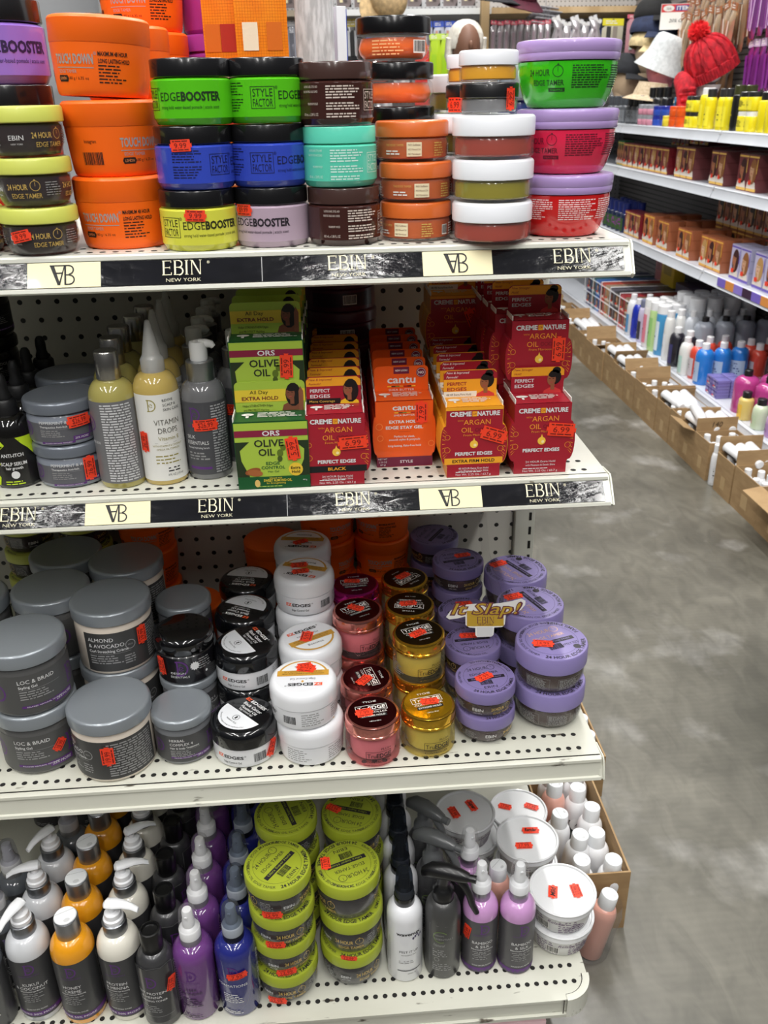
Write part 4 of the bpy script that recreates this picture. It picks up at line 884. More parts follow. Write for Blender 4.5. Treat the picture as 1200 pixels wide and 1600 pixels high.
def portrait_card(card, W, H, ch, title_c, band_c, band, ink, txt, bun, face, sub=None):
    q = B(); mp = fr(DEP - .0013); hw = W / 2 - .002; z0 = H - .004; z1 = H + ch
    q.quad(mp, -hw, hw, z1 - .0105, z1 - .004, mat(band_c, .4)); q.poly(mp, [(-hw + .004, z1 - .0005), (-hw, z1 - .004), (hw, z1 - .004), (hw - .004, z1 - .0005)], mat(band_c, .4))
    q.quad(mp, -hw, hw, z0 + .004, z1 - .0105, mat(title_c, .4))
    for i, s in enumerate(band): q.text(s, .0036, mp, mat(ink, .5), -hw + .003, z1 - .0032 - i * .0044, .0003, ital=.25, al='L')
    for i, s in enumerate(txt): q.text(s, .0054, mp, WHITEINK if title_c[2] < 60 and title_c[1] < 60 else mat(CRIM, .5), -hw + .004, z1 - .0155 - i * .0062, .0003, bold=.02, al='L', fit=.022)
    if sub: q.quad(mp, -hw, hw * .25, z0 + .004, z0 + .0115, mat(sub[1], .4), 1, .0002); q.text(sub[0], .0036, mp, mat(sub[2], .5), -hw + .003, z0 + .008, .0004, al='L', fit=.028)
    person_print(q, mp, hw * .58, (z0 + z1) / 2 + .0, z1 - z0 - .004, mat((18, 14, 14), .5), mat((150, 92, 62), .5), mat((210, 60, 60) if not sub or not sub[0].startswith('M') else (240, 200, 40), .5), .0003, face, bun, not bun)
    obj('card_print', q, card)
def k_argan(front, lower, name, band, band_c, title_c, ink, bun, face, sub=None, extra=None):
    W, WB, Wm, H, ch = .064, .060, .0765, .083, .032
    def build(root):
        out = jar_outline(W, WB, Wm, H); card, xz = carton(root, out, front, lower if lower else front, W, H, AMB if lower else front, ch, title_c)
        portrait_card(card, W, H, ch, title_c, band_c, band, ink, ('PERFECT', 'EDGES'), bun, face, sub)
        f = B(); mp = fr(0.0); inner = [(x * .985, max(.001, z * .99 + .0004)) for x, z in out]
        f.poly(mp, inner, mat(front, .35, coat=.3), .0002)
        if lower: f.quad(mp, -WB / 2, WB / 2, .0006, .0125, mat(CRIM, .4), 1, .0004); f.quad(mp, -WB / 2 - .003, WB / 2 + .003, .016, .0235, mat(lower, .4), 1, .0004); f.text('EXTRA FIRM HOLD', .005, mp, INK, 0, .0198, .0006, bold=.02, fit=.048); f.quad(mp, -W / 2, W / 2, .0795, .0828, mat(AMB, .4), 1, .0004)
        elif extra: f.quad(mp, -WB / 2 - .003, WB / 2 + .003, .016, .0235, INK, 1, .0004); f.text(extra, .005, mp, mat(AMB, .5), 0, .0198, .0006, bold=.02, fit=.02)
        f.text('CREME', .0072, mp, WHITEINK, -.0155, .0752, .0005, bold=.035, fit=.024); f.text('NATURE', .0072, mp, WHITEINK, .0155, .0752, .0005, bold=.035, fit=.025); f.quad(mp, -.0026, .0026, .0722, .078, mat(AMB, .4), 1, .0005); f.text('OF', .0032, mp, mat(CRIM, .5), 0, .0752, .0007)
        am = mat((240, 150, 50), .45); f.text('ARGAN', .0085, mp, am, .003, .0655, .0005, fit=.03); f.text('OIL', .0085, mp, am, -.008, .0565, .0005, fit=.013); f.text('WITH', .0026, mp, am, -.0155, .0675, .0005); f.text('From Morocco', .0036, mp, am, .001, .0505, .0005, fit=.026)
        for k in range(4): f.ring(mp, .003 + k * .0045, .0565, .0016, .0005, mat((120, 20, 30), .5), 10, .0005)
        f.disc(mp, 0, .0395, .0046, .0046, mat((250, 200, 70), .4), 16, .0005); f.poly(mp, [(-.0026, .0398), (.0026, .0398), (0, .0475)], mat((250, 200, 70), .4), .0006); f.disc(mp, .0012, .0385, .0018, .0018, mat((255, 236, 170), .4), 8, .0007)
        f.text('PERFECT EDGES', .0055, mp, WHITEINK, 0, .0285, .0005, bold=.035, fit=.042)
        for i, (s, v) in enumerate((('24 HOUR Extra Hold' if not lower else '48 HOUR Extra Firm Hold', .0145 if not (lower or extra) else .0108), ('with Moisture & Exotic Shine', .0105 if not (lower or extra) else .0078), ('Net Wt. 2.25 Oz. / 63.7 g', .003))): f.text(s, .0034, mp, WHITEINK, 0, v, .0006, fit=.034 if i != 2 else .04)
        f.lines(mp, -.02, .02, .0068, 1, .002, WHITEINK, .0006)
        for s in (-1, 1):
            for k in range(9):
                a = -1.2 + k * .3; f.add([mp(s * (.0285 + .003 * cos(a)), .041 + .013 * sin(a), .0005), mp(s * (.0335 + .0022 * cos(a)), .041 + .0185 * sin(a) + .0004, .0005), mp(s * (.0335 + .0022 * cos(a)), .041 + .0185 * sin(a) - .0006, .0005)], [(0, 1, 2) if s < 0 else (2, 1, 0)], am)
            f.ring(mp, s * .030, .0335, .003, .0005, am, 12, .0005); f.ring(mp, s * .0298, .0485, .0026, .0005, am, 12, .0005)
        obj('front_print', f, root)
    return build
def k_cantu(root):
    W, H, ch = .0665, .080, .031; OR = (240, 92, 18); MR = (112, 24, 58)
    out = jar_outline(W, .064, .0735, H); card, xz = carton(root, out, OR, (196, 60, 20), W, H, OR, ch, OR)
    q = B(); mp = fr(DEP - .0013); q.quad(mp, -.009, .009, H + ch - .009, H + ch - .001, mat(MR, .5)); q.text('NEW LOOK!', .003, mp, WHITEINK, 0, H + ch - .005, .0003, bold=.02, fit=.014)
    q.disc(mp, .023, H + ch - .008, .0058, .0058, mat(MR, .5), 18); q.ring(mp, .023, H + ch - .008, .0046, .0004, WHITEINK, 18, .0003); q.text('NO', .0042, mp, WHITEINK, .023, H + ch - .008, .0003, bold=.03)
    q.text('cantu', .0125, mp, WHITEINK, 0, H + ch - .0165, .0003, bold=.02, fit=.033)
    for k, c in enumerate(((250, 200, 50), (60, 50, 40), (120, 140, 60), (230, 150, 40), (180, 30, 30), (80, 30, 20), (250, 200, 50))): q.quad(mp, -.0165 + k * .0047, -.0118 + k * .0047, H + ch - .0245, H + ch - .0232, mat(c, .5), 1, .0003)
    q.text('SHEA BUTTER', .0036, mp, WHITEINK, 0, H + ch - .028, .0003, fit=.03); obj('card_print', q, card)
    f = B(); mp = fr(0.0); f.poly(mp, [(x * .985, max(.001, z * .99 + .0004)) for x, z in out], mat(OR, .35, coat=.3), .0002); f.quad(mp, -.0325, .0325, .0008, .0125, mat(MR, .4), 1, .0004); f.text('STYLE', .0046, mp, WHITEINK, .002, .0066, .0006, bold=.02, fit=.015)
    for i, s in enumerate(('NET WT', '2.25 OZ', '(64 g)')): f.text(s, .0028, mp, WHITEINK, -.0255, .0102 - i * .0036, .0006)
    f.text('cantu', .0095, mp, WHITEINK, 0, .072, .0005, bold=.02, fit=.027); f.text('SHEA BUTTER', .003, mp, WHITEINK, 0, .0632, .0005, fit=.024)
    for k, c in enumerate(((250, 200, 50), (60, 50, 40), (120, 140, 60), (230, 150, 40), (180, 30, 30))): f.quad(mp, -.0115 + k * .0047, -.0068 + k * .0047, .0658, .0668, mat(c, .5), 1, .0005)
    f.text('EXTRA HOLD', .005, mp, WHITEINK, 0, .0555, .0005, bold=.03, fit=.035); f.text('EDGE STAY GEL', .005, mp, WHITEINK, 0, .0485, .0005, bold=.03, fit=.043); f.quad(mp, -.007, .007, .0432, .0436, mat((190, 60, 10), .5), 1, .0005)
    for i, (s, v) in enumerate((('Perfect for sleek,', .0375), ('smooth styles & ponytails', .0335), ('long-lasting, flake-free hold', .026))): f.text(s, .0036, mp, WHITEINK, 0, v, .0005, bold=.01, fit=(.024, .036, .038)[i])
    lo = mat((250, 150, 80), .45); f.ring(mp, -.029, .05, .0035, .0006, lo, 14, .0005); f.ring(mp, -.028, .036, .003, .0006, lo, 14, .0005); f.ring(mp, .031, .028, .003, .0006, lo, 14, .0005)
    obj('front_print', f, root)
def k_olive(root):
    W, H, ch = .081, .078, .035; LG = (170, 198, 70); DG = (24, 86, 44)
    out = [(-W / 2 + .001, 0), (W / 2 - .001, 0), (W / 2, H), (-W / 2, H)]; card, xz = carton(root, out, LG, DG, W, H, DG, ch, LG)
    q = B(); mp = fr(DEP - .0013); z1 = H + ch; q.quad(mp, -.0385, .0385, z1 - .023, z1 - .009, mat((232, 204, 60), .4)); q.text('All Day', .0058, mp, mat((70, 60, 20), .5), -.012, z1 - .0125, .0003, fit=.02); q.text('EXTRA HOLD', .0056, mp, mat((120, 30, 40), .5), -.011, z1 - .0188, .0003, bold=.02, fit=.04)
    q.text('Helps STRENGTHEN Edges', .0036, mp, INK, -.014, z1 - .0275, .0003, fit=.033); q.text('and PROTECT Hairline', .0036, mp, INK, -.016, z1 - .032, .0003, fit=.028)
    person_print(q, mp, .024, z1 - .0175, .032, mat((22, 16, 15), .5), mat((128, 74, 52), .5), mat((128, 74, 52), .5), .0003, 1, False, True); q.poly(mp, [(.031, z1 - .034), (.036, z1 - .034), (.0365, z1 - .012), (.0335, z1 - .006), (.0315, z1 - .012)], mat((140, 84, 60), .5), .0009); obj('card_print', q, card)
    f = B(); mp = fr(0.0); f.quad(mp, -W / 2 + .001, W / 2 - .001, .0006, H - .0006, mat(LG, .35, coat=.2), 1, .0002); f.quad(mp, -W / 2 + .001, W / 2 - .001, H - .0165, H - .009, mat((136, 32, 62), .4), 1, .0004); f.quad(mp, -W / 2 + .001, W / 2 - .001, .0006, .015, mat(DG, .4), 1, .0004)
    for s in (-1, 1): f.poly(mp, [(s * .0395, H - .022), (s * .024, H - .022), (s * .035, .046), (s * .034, .034), (s * .026, .015), (s * .0395, .015)][::-s], mat((36, 52, 28), .45), .0003)
    f.text('ORS', .0078, mp, WHITEINK, 0, H - .0127, .0006, bold=.02, fit=.019); f.text('OLIVE', .0112, mp, mat((40, 44, 30), .5), -.003, H - .024, .0005, bold=.02, fit=.032); f.text('OIL', .0112, mp, mat((40, 44, 30), .5), -.006, H - .0345, .0005, bold=.02, fit=.018)
    f.text('EDGE', .005, mp, mat(DG, .5), 0, .0305, .0005, bold=.02, fit=.015); f.text('CONTROL', .005, mp, mat(DG, .5), 0, .0255, .0005, bold=.02, fit=.026); f.text('Hair Gel', .0036, mp, mat(DG, .5), 0, .0208, .0005)
    og = mat((96, 116, 34), .45); f.disc(mp, .0085, .042, .0035, .0045, og, 12, .0005); f.disc(mp, .012, .0485, .003, .0038, og, 12, .0005); f.disc(mp, .008, .0355, .0028, .0035, mat((70, 86, 30), .5), 12, .0006)
    f.disc(mp, .0245, .0225, .0078, .0078, mat((240, 200, 60), .4), 18, .0006); f.text('Extra', .0044, mp, INK, .0245, .0245, .0009, bold=.02, fit=.0105); f.text('Hold', .0044, mp, INK, .0245, .0198, .0009, bold=.02, fit=.009)
    br = mat((150, 82, 40), .5); f.disc(turn(mp, .25), -.0165, .0265, .0088, .004, br, 14, .0006); f.disc(turn(mp, -.15), -.023, .0165, .0085, .004, mat((170, 98, 52), .5), 14, .0007); f.disc(mp, -.0185, .0072, .003, .0045, mat((226, 190, 110), .4), 12, .0008)
    f.text('Infused with', .0028, mp, mat((232, 204, 60), .5), .002, .0132, .0006); f.text('SWEET ALMOND OIL', .0042, mp, mat((232, 204, 60), .5), .004, .0102, .0006, bold=.02, fit=.031); f.text('for Strengthening', .003, mp, mat((232, 204, 60), .5), .002, .0068, .0006); f.lines(mp, -.02, .02, .0038, 1, .002, mat((180, 210, 90), .5), .0006); f.text('64 g', .0026, mp, WHITEINK, .034, .0095, .0006)
    obj('front_print', f, root)
# ================================================================== the products on the near unit
def stack(key, build, name, x, y, z, H, n, desc, where, cat='jar', group=None, rots=None, sc=None, jit=.0015, tilt=None):
    out = []
    for k in range(n):
        pos = '' if n == 1 else (', stack bottom' if k == 0 else ', stack top' if k == n - 1 else ', mid stack' if n == 3 else ', %s up' % ('second', 'third', 'fourth', 'fifth')[k - 1])
        rz = rots[k] if rots else rnd.uniform(-3, 3)
        dx, dy = (0, 0) if k == 0 else (rnd.uniform(-jit, jit), rnd.uniform(-jit, jit))
        rot = (0, 0, rz) if not tilt or k not in tilt else (tilt[k][0], tilt[k][1], rz)
        kk, bb, dd = (key, build, desc) if not isinstance(key, (list, tuple)) else (key[k], build[k], desc[k])
        o = inst(kk, bb, name, (x + dx, y + dy, z + k * H + .0004), rot, ('%s%s, %s' % (dd, pos, where)) if pos else '%s %s' % (dd, where), cat, group, sc)
        out.append((o, rz))
    return out
def shift(lst, *dx):
    for (o, _), d_ in zip(lst, dx): o.location.x += d_
def spin(o, ang):
    """the lid screwed round on its jar"""
    for c in o[0].children:
        if c.name.startswith('lid'): c.rotation_euler.z = ang
def side_st(o, R, th, z, txt='9.99', ang=0.0, **kw):
    ob, rz = o; sticker(ob, cyl(R + .0006, radians(th) - rz, z), txt, ang, **kw)
def top_st(o, H, du=0.0, dv=0.0, txt='6.99', ang=0.0, **kw):
    ob, rz = o; sticker(ob, turn(top(H + .0003), -rz), txt, ang, **kw) if False else sticker(ob, turn(turn(top(H + .0003), -rz), 0, du, dv), txt, ang, **kw)
E_ = 'E'
# ---- top shelf
K = {}
for nm, col, ink in (('green', (88, 196, 28), (18, 46, 12)), ('blue', (54, 76, 190), (16, 20, 70)), ('yellow', (222, 222, 78), (44, 46, 14)), ('lilac', (186, 164, 182), (38, 30, 40)), ('violet', (150, 112, 206), (40, 22, 70)), ('red', (196, 40, 34), (60, 10, 10))):
    K[nm] = k_style(col, ink, None)
K['brown'] = k_style((62, 34, 30), (214, 200, 190), None, False, (66, 46, 42)); K['mint'] = k_style((92, 208, 180), (206, 240, 230), None, False, (98, 214, 186))
d = radians
A = stack(('yellow', 'blue', 'green'), (K['yellow'], K['blue'], K['green']), 'pomade_jar', -.1195, .947, S1, .0572, 3, ('yellow pomade jar with black lid', 'blue pomade jar with black lid', 'bright green pomade jar with black lid'), 'beside the orange jars', rots=(d(-40), d(44), d(-65)))
shift(A, 0, .003, .0055)
side_st(A[1], .0385, -12, .040, '9.99', .03); side_st(A[0], .0385, 2, .034, '9.99', -.05)
Bq = stack(('lilac', 'blue', 'green'), (K['lilac'], K['blue'], K['green']), 'pomade_jar', -.0465, .958, S1, .0572, 3, ('dusty lilac pomade jar with black lid', 'blue pomade jar with black lid', 'green pomade jar with black lid'), 'next to the brown jars', rots=(d(-82), d(-8), d(-3)))
shift(Bq, 0, .001, .004)
side_st(Bq[0], .0385, -42, .036, '$9.99', .02)
br = stack(('brown', 'mint', 'brown'), (K['brown'], K['mint'], K['brown']), 'pomade_jar', .0278, .953, S1, .0558, 3, ('dark brown pomade jar', 'mint green pomade jar', 'dark brown pomade jar'), 'in the middle of the top shelf', rots=(d(28), d(8), d(8)), sc=.968); shift(br, 0, -.001, -.003)
o3 = stack('touch', k_touch, 'edge_gel_jar', -.2, .981, S1, .0689, 3, 'tall orange jar with silver lettering', 'standing in front', rots=(d(-3), d(64), d(-4)), tilt={2: (radians(-1.5), radians(3.0))})
o3[2][0].location.x -= .003; o3[2][0].location.z += .002
ye = k_edge(.0378, .0298, .0445, (206, 212, 98), None, (46, 32, 34), ('24 HOUR EDGE TAMER', 'ARGAN OIL EDGE TAMER', '24 HOUR EDGE TAMER', 'ARGAN OIL', 'Ultra Super Hold'))
yl = stack('yel', ye, 'edge_gel_jar', -.2755, .939, S1, .0447, 3, 'dark gel jar with pale yellow lid', 'at the left of the top shelf', rots=(.1, -.3, .6))
side_st(yl[0], .0378, -14, .02, '9.99', .2)
inst('yel', ye, 'edge_gel_jar', (-.353, .955, S1), .8, 'dark gel jar with yellow lid at the far left edge of the top shelf', 'jar')
stack(('red', 'red', 'violet'), (K['red'], K['red'], K['violet']), 'pomade_jar', -.3215, 1.038, S1, .0766, 3, ('large red pomade jar', 'large red pomade jar', 'large violet pomade jar with black lid'), 'behind the yellow lids', rots=(d(-30), d(-20), d(-30)), sc=1.355)
stack('touch', k_touch, 'edge_gel_jar', -.196, 1.076, S1, .0689, 3, 'orange jar', 'second orange stack, behind the first', rots=(1.2, 2.2, 2.9))
lem = stack('touch', k_touch, 'edge_gel_jar', -.188, 1.172, S1, .0689, 4, 'orange jar', 'rearmost orange stack on the top shelf', rots=(1.2, 2.2, 1.0, d(8)))
def k_violet_jar(root):
    R, hb, H = .046, .05, .0685; m = mat((186, 74, 186), .45); b = B(); b.lathe(can(R, hb, .004, R - .004), m, 44); obj('jar_body', b, root)
    l = B(); l.lathe(ribbed_lid(R + .0004, hb + .0004, H, .003), m, 44); obj('lid', l, root)
    t = B(); mp = cyl(R, .1, .026); t.text('ANTIBACTERIAL - RICH', .0042, mp, WHITEINK, 0, .017, fit=.036); t.lines(mp, -.018, .02, .012, 9, .0032, WHITEINK, 0, .5); obj('printed_lettering', t, root)
stack('mag', k_violet_jar, 'edge_gel_jar', -.105, 1.216, S1, .0689, 4, 'magenta jar with white print', 'behind the green jars', rots=(1, 2, 1.2, 0.1))
def k_amber(w_, h_, seed):
    def build(root):
        D = .06; gm = noisy('amber_grid_card', (246, 146, 24), (240, 130, 14), 30, .3, coat=.4)
        b = B(); b.box(-w_ / 2, w_ / 2, 0, D, 0, h_, gm, .0006); obj('carton_body', b, root)
        t = B(); ln = mat((206, 98, 10), .5); mp = fr(-.0002); r = random.Random(seed); n = int(w_ / .003)
        for i in range(1, n): t.quad(mp, -w_ / 2 + i * .003 - .00012, -w_ / 2 + i * .003 + .00012, 0, h_, ln)
        for i in range(1, int(h_ / .003)): t.quad(mp, -w_ / 2, w_ / 2, i * .003 - .00012, i * .003 + .00012, ln)
        cs = [(242, 226, 200), (216, 106, 8), (180, 40, 20), (214, 120, 90)]
        for i, (u, v) in enumerate(((-.24, .115), (.22, .118), (-.2, .155), (.28, .16), (-.22, .2), (.24, .2), (-.2, .04), (.2, .05))):
            if v < h_ - .02: t.quad(mp, u * w_ - .0085, u * w_ + .0085, v - .014 + .0, v + .014, mat(cs[(i + seed) % 4], .5), 1, .0003)
        t.quad(mp, -w_ / 2, w_ / 2, .1, .1008, mat((190, 90, 10), .5), 1, .0004)
        obj('front_print', t, root)
    return build
for (x, y, w_, lab, sd) in ((-.052, 1.125, .058, 'amber checked carton with coloured squares, nearer the silver box', 0), (-.1, 1.06, .038, 'amber checked carton with squares, leaning beside the magenta jars', 1)):
    inst('amb%d' % sd, k_amber(w_, .33, sd), 'gift_carton', (x, y if sd == 0 else 1.145, S1), .05 - .12 * sd, lab, 'box')
bx = empty('hair_treatment_box', (.006, 1.15, S1), -.08, 'silver grey striped box behind the brown jars', 'box')
b = B(); b.box(-.021, .021, 0, .05, 0, .245, noisy('silver_stripe_card', (206, 206, 208), (168, 168, 170), 60, .4, stretch=(3, .1, .6)), .0008); b.box(-.021, .021, .0, .05, .245, .32, mat((224, 224, 226), .4), .0006); obj('carton_body', b, bx)
t = B(); t.quad(fr(-.0001), -.02, -.014, .135, .145, PURP); t.text('O\'', .008, fr(-.0001), INK, -.017, .165); [t.quad(fr(-.0001), -.012 + k * .006, -.009 + k * .006, .25, .315, INK) for k in range(5)]; obj('front_print', t, bx)
bx = empty('hair_treatment_box', (.04, 1.2, S1), .3, 'narrow white and blue box standing behind the brown jars', 'box')
b = B(); b.box(-.006, .006, -.0, .05, 0, .235, mat((232, 232, 236), .4), .0006); b.box(.006, .0075, .002, .048, .0, .232, mat((44, 70, 176), .4)); obj('carton_body', b, bx)
ru = stack('rust', k_rust, 'edge_gel_jar', .1035, .966, S1, .038, 3, 'rust orange gel jar with orange lid', 'right of the brown jars', rots=(d(-28), d(6), d(0)))
ru[2][0].location.x -= .004; ru[2][0].location.y += .006
kb = k_blacklid((252, 112, 30)); kb2 = k_blacklid((96, 24, 30))
bl = stack(('kb2', 'kb2', 'kb2', 'kb', 'kb'), (kb2, kb2, kb2, kb, kb), 'edge_gel_jar', .0935, 1.052, S1, .0421, 5, ('maroon gel jar with black lid',) * 3 + ('orange gel jar with black lid',) * 2, 'behind the rust jars', rots=(0, 1, 2, d(160), .1), sc=1.1)
bl[4][0].location.x -= .006; bl[3][0].location.x -= .002
g1, g2, g3 = k_gel((168, 70, 56)), k_gel((150, 140, 42)), k_gel((240, 172, 34)); g4 = k_gel((126, 126, 128), (24, 24, 26))
wg = stack(('g1', 'g2', 'g1'), (g1, g2, g1), 'edge_gel_jar', .1775, .93, S1, .0394, 3, ('brick red gel jar with white lid', 'olive gel jar with white lid', 'brick red gel jar with white lid'), 'beside the lavender lids', rots=(0, 0, 0))
sg = stack(('g4', 'g3'), (g4, g3), 'edge_gel_jar', .171, .93, S1 + .1184, .0276, 2, ('small grey gel jar with black lid', 'small amber gel jar with white lid'), 'on the white-lidded jars', rots=(0, 0), sc=.7)
side_st(sg[0], .0415, 33, .019, '6.99', pi / 2, w=.026, h=.0145)
stack(('g1', 'g1', 'g2'), (g1, g1, g2), 'edge_gel_jar', .169, 1.014, S1, .0394, 3, ('brick red gel jar with white lid', 'brick red gel jar with white lid', 'olive gel jar with white lid'), 'second row from the shelf edge', rots=(0, 0, 0))
sb = stack(('g4', 'g3'), (g4, g3), 'edge_gel_jar', .169, 1.014, S1 + .1184, .0276, 2, ('small grey gel jar with black lid', 'small amber gel jar with white lid'), 'just behind the front pair', rots=(0, 0), sc=.7); side_st(sb[0], .0415, -48, .012, '6.99', 0, w=.026, h=.02)
stack('g2', g2, 'edge_gel_jar', .172, 1.098, S1, .0394, 4, 'olive gel jar with white lid', 'third row, behind the brick red jars', rots=(0, 0, 0, 0))
for ky, c, ik, fl in (('bw_red', (216, 30, 32), (250, 214, 214), 'CHERRY'), ('bw_pink', (238, 44, 84), (110, 10, 40), 'PEACHES'), ('bw_green', (58, 196, 26), (14, 60, 14), 'PINEAPPLE')): K[ky] = k_bowl(c, ik, fl)
bw = stack(('bw_red', 'bw_pink', 'bw_green'), (K['bw_red'], K['bw_pink'], K['bw_green']), 'styling_gel_bowl', .2605, .973, S1, .0611, 3, ('wide red tub, lavender lid', 'wide pink-red tub, lavender lid', 'wide green tub, lavender lid'), 'at the top shelf end', 'tub', rots=(d(-115), d(-4), d(2)))
bw[1][0].location.x += .0015; bw[2][0].location.x -= .003
nb = inst('navyjar', k_butter(.03, .05, .064, (40, 44, 120), (34, 38, 110), ('',), ' '), 'edge_gel_jar', (.243, 1.112, S1 + .0001), 0, 'navy jar half hidden behind the wide green tub', 'jar')
nb.scale = (1, 1, 2.6)

# ---- second shelf
pep = k_butter(.0392, .0365, .0500, (138, 144, 156), (92, 92, 98), ('PEPPERMINT & ALOE',), 'Therapeutics Anti-Itch', lidc=(120, 126, 136))
pj = stack('pep', pep, 'hair_treatment_jar', -.2935, .968, S2, .0502, 2, 'grey scalp treatment jar', 'beside the silver-capped bottle', rots=(-.05, -.12))
pj[1][0].location.x -= .0025
side_st(pj[1], .0408, 38, .028, '$26.99', .05, w=.024, h=.013); side_st(pj[0], .0408, 40, .022, '26.99', pi / 2, w=.026, h=.013)
stack('pep', pep, 'hair_treatment_jar', -.305, 1.055, S2, .0502, 2, 'grey scalp treatment jar', 'behind the front peppermint jars', rots=(1, 2))
oils = [(-.2335, .948), (-.2405, 1.008), (-.243, 1.064), (-.236, 1.12), (-.232, 1.176)]
ordw = ('front', 'second', 'third', 'fourth', 'fifth', 'sixth', 'seventh', 'eighth')
for i, (x, y) in enumerate(oils): inst('oil', k_oil, 'hair_oil_bottle', (x, y, S2), .1 + i * .9, 'silver-capped oil bottle, %s of its row' % (('front one' if i == 0 else ordw[i] + ' back')), 'bottle', 'silver-capped oil bottles')
for i, (x, y) in enumerate([(-.186, .951), (-.190, 1.004), (-.190, 1.057), (-.191, 1.11)]): v = inst('vita', k_vita, 'hair_oil_bottle', (x, y, S2), .05 + i * .6, 'pointed-nozzle oil bottle with white label, %s of its row' % ('front one' if i == 0 else ordw[i] + ' back'), 'bottle', 'nozzle oil bottles'); v.rotation_euler.y = 0; (sticker(v, cyl(.0252, -.72, .052), '26.99', pi / 2, w=.022, h=.011) if i == 0 else None)
for i, (x, y) in enumerate([(-.137, .962), (-.150, 1.0305), (-.102, 1.012), (-.150, 1.0835), (-.1, 1.066), (-.150, 1.1365), (-.1, 1.12), (-.150, 1.1895)]):
    s = inst('serum', k_serum, 'serum_bottle', (x, y, S2), .35 * (i % 3), 'grey serum bottle with white pump, ' + ('front one beside the green cartons' if i == 0 else '%s column, %s back' % ('left' if i % 2 else 'right', ordw[(i + 1) // 2])), 'bottle', 'pump serum bottles')
    if i in (0, 1, 2): sticker(s, cyl(.0252, (.1, .1, -.5)[i] - .35 * (i % 3), .066), '$26.99', .03, w=.026, h=.013)
dr = [inst('drop', k_drop, 'dropper_bottle', (x, y, S2), r_, lb, 'bottle', 'black dropper bottles') for x, y, r_, lb in ((-.3545, .962, -.1, 'black dropper bottle with lime green label, front one'), (-.357, 1.018, .4, 'black dropper bottle, second back'), (-.36, 1.075, 2, 'black dropper bottle, third back'), (-.358, 1.132, 2, 'black dropper bottle, fourth back'))]
sticker(dr[0], cyl(.0258, -1.0, .03), '8.99', pi / 2)
gt = empty('lipstick_tube', (-.395, .945, S2), 0, 'gold and black tube at the far left of the second shelf', 'tube'); b = B(); b.lathe([(0, 0), (.011, 0), (.0112, .012), (0, .012)], mat((206, 168, 84), .25, .9), 24); obj('base_band', b, gt); b = B(); b.lathe([(0, .012), (.0108, .012), (.0106, .05), (.009, .052), (0, .052)], BLACK, 24); obj('cap', b, gt)
for i, (x, y, n) in enumerate(((-.43, 1.04, 2), (-.43, 1.135, 3))): stack('maroon2', k_butter(.042, .05, .064, (26, 22, 24), (20, 18, 20), ('EDGE',), 'gel', lidc=(16, 16, 18)), 'hair_treatment_jar', x, y, S2, .0642, n, 'black jar with black lid', 'in the dark corner, %s stack' % ('nearer', 'farther')[i], rots=[1] * n)
ol = lambda x, y, z, lb: inst('olive', k_olive, 'hair_gel_carton', (x, y, z), 0, lb, 'box', 'olive green cartons')
o0 = ol(-.061, .905, S2, 'green olive oil carton with header card, front one of its row')
sticker(o0, turn(fr(-.001), 0, .0225, .047), '5.99', pi / 2 + .12, w=.025, h=.014)
ol(-.062, .942, S2, 'green olive oil carton hidden directly behind the front one')
o1 = ol(-.062, .942, S2 + .0785, 'green olive oil carton, front one of the upper tier'); sticker(o1, turn(fr(-.001), 0, .021, .05), '5.99', pi / 2 - .03, w=.025, h=.014)
for i in range(1, 5):
    y = .942 + .038 * i; ol(-.064 + i * .0015, y, S2, 'green olive oil carton, lower tier, %s back' % ordw[i + 1]); ol(-.064 + i * .0015, y, S2 + .0785, 'green olive oil carton, upper tier, %s back' % ordw[i])
NF = ('New & Improved', 'Formula!'); NS = ('New Stronger', 'Hold!')
ka = k_argan(CRIM, None, 'a', NF, AMB, CRIM, CRIM, False, 1, ('More Coverage', (30, 22, 22), (240, 200, 80)), 'BLACK')
kf = k_argan(CRIM, AMB, 'b', NF, CRIM, AMB, (250, 250, 250), True, 1, ('48 HR Extra Firm Hold', (244, 240, 230), (30, 22, 22)))
ks = k_argan(CRIM, None, 'c', NS, AMB, CRIM, CRIM, True, 1)
for i in range(7):
    c = inst('ka', ka, 'hair_gel_carton', (.009 + .0012 * i, .907 + .0385 * i, S2), 0, 'crimson argan carton with yellow card and BLACK band, %s of its row' % ('front one' if i == 0 else ordw[i] + ' back'), 'box', 'crimson BLACK-band cartons')
    if i == 0: sticker(c, turn(fr(-.001), 0, .0185, .050), '6.99', .06, w=.03, h=.0145)
for i in range(6):
    c = inst('kc', k_cantu, 'hair_gel_carton', (.0885 + .001 * i, .953 + .0375 * i, S2), 0, 'orange shea butter carton, %s of its row' % ('front one' if i == 0 else ordw[i] + ' back'), 'box', 'orange cartons')
    if i == 0: sticker(c, turn(fr(-.001), 0, .0195, .066), '7.99', pi / 2, w=.024, h=.0135)
for i in range(7):
    c = inst('kf', kf, 'hair_gel_carton', (.1625 + .0008 * i, .913 + .0375 * i, S2), 0, 'yellow and crimson argan carton, EXTRA FIRM HOLD, %s of its row' % ('front one' if i == 0 else ordw[i] + ' back'), 'box', 'extra firm hold cartons')
    if i == 0: sticker(c, turn(fr(-.001), 0, .022, .050), '6.99', -.32, w=.028, h=.0155)
for i, y in ((5, 1.1005), (6, 1.138)):
    c = inst('kf', kf, 'hair_gel_carton', (.168, y, S2 + .0835), 0, 'yellow and crimson argan carton at the back, stacked %s on top' % ('first' if i == 5 else 'second'), 'box', 'extra firm hold cartons')
    if i == 5: sticker(c, turn(fr(-.001), 0, .022, .053), '6.99', pi / 2 + .4, w=.026, h=.0145)
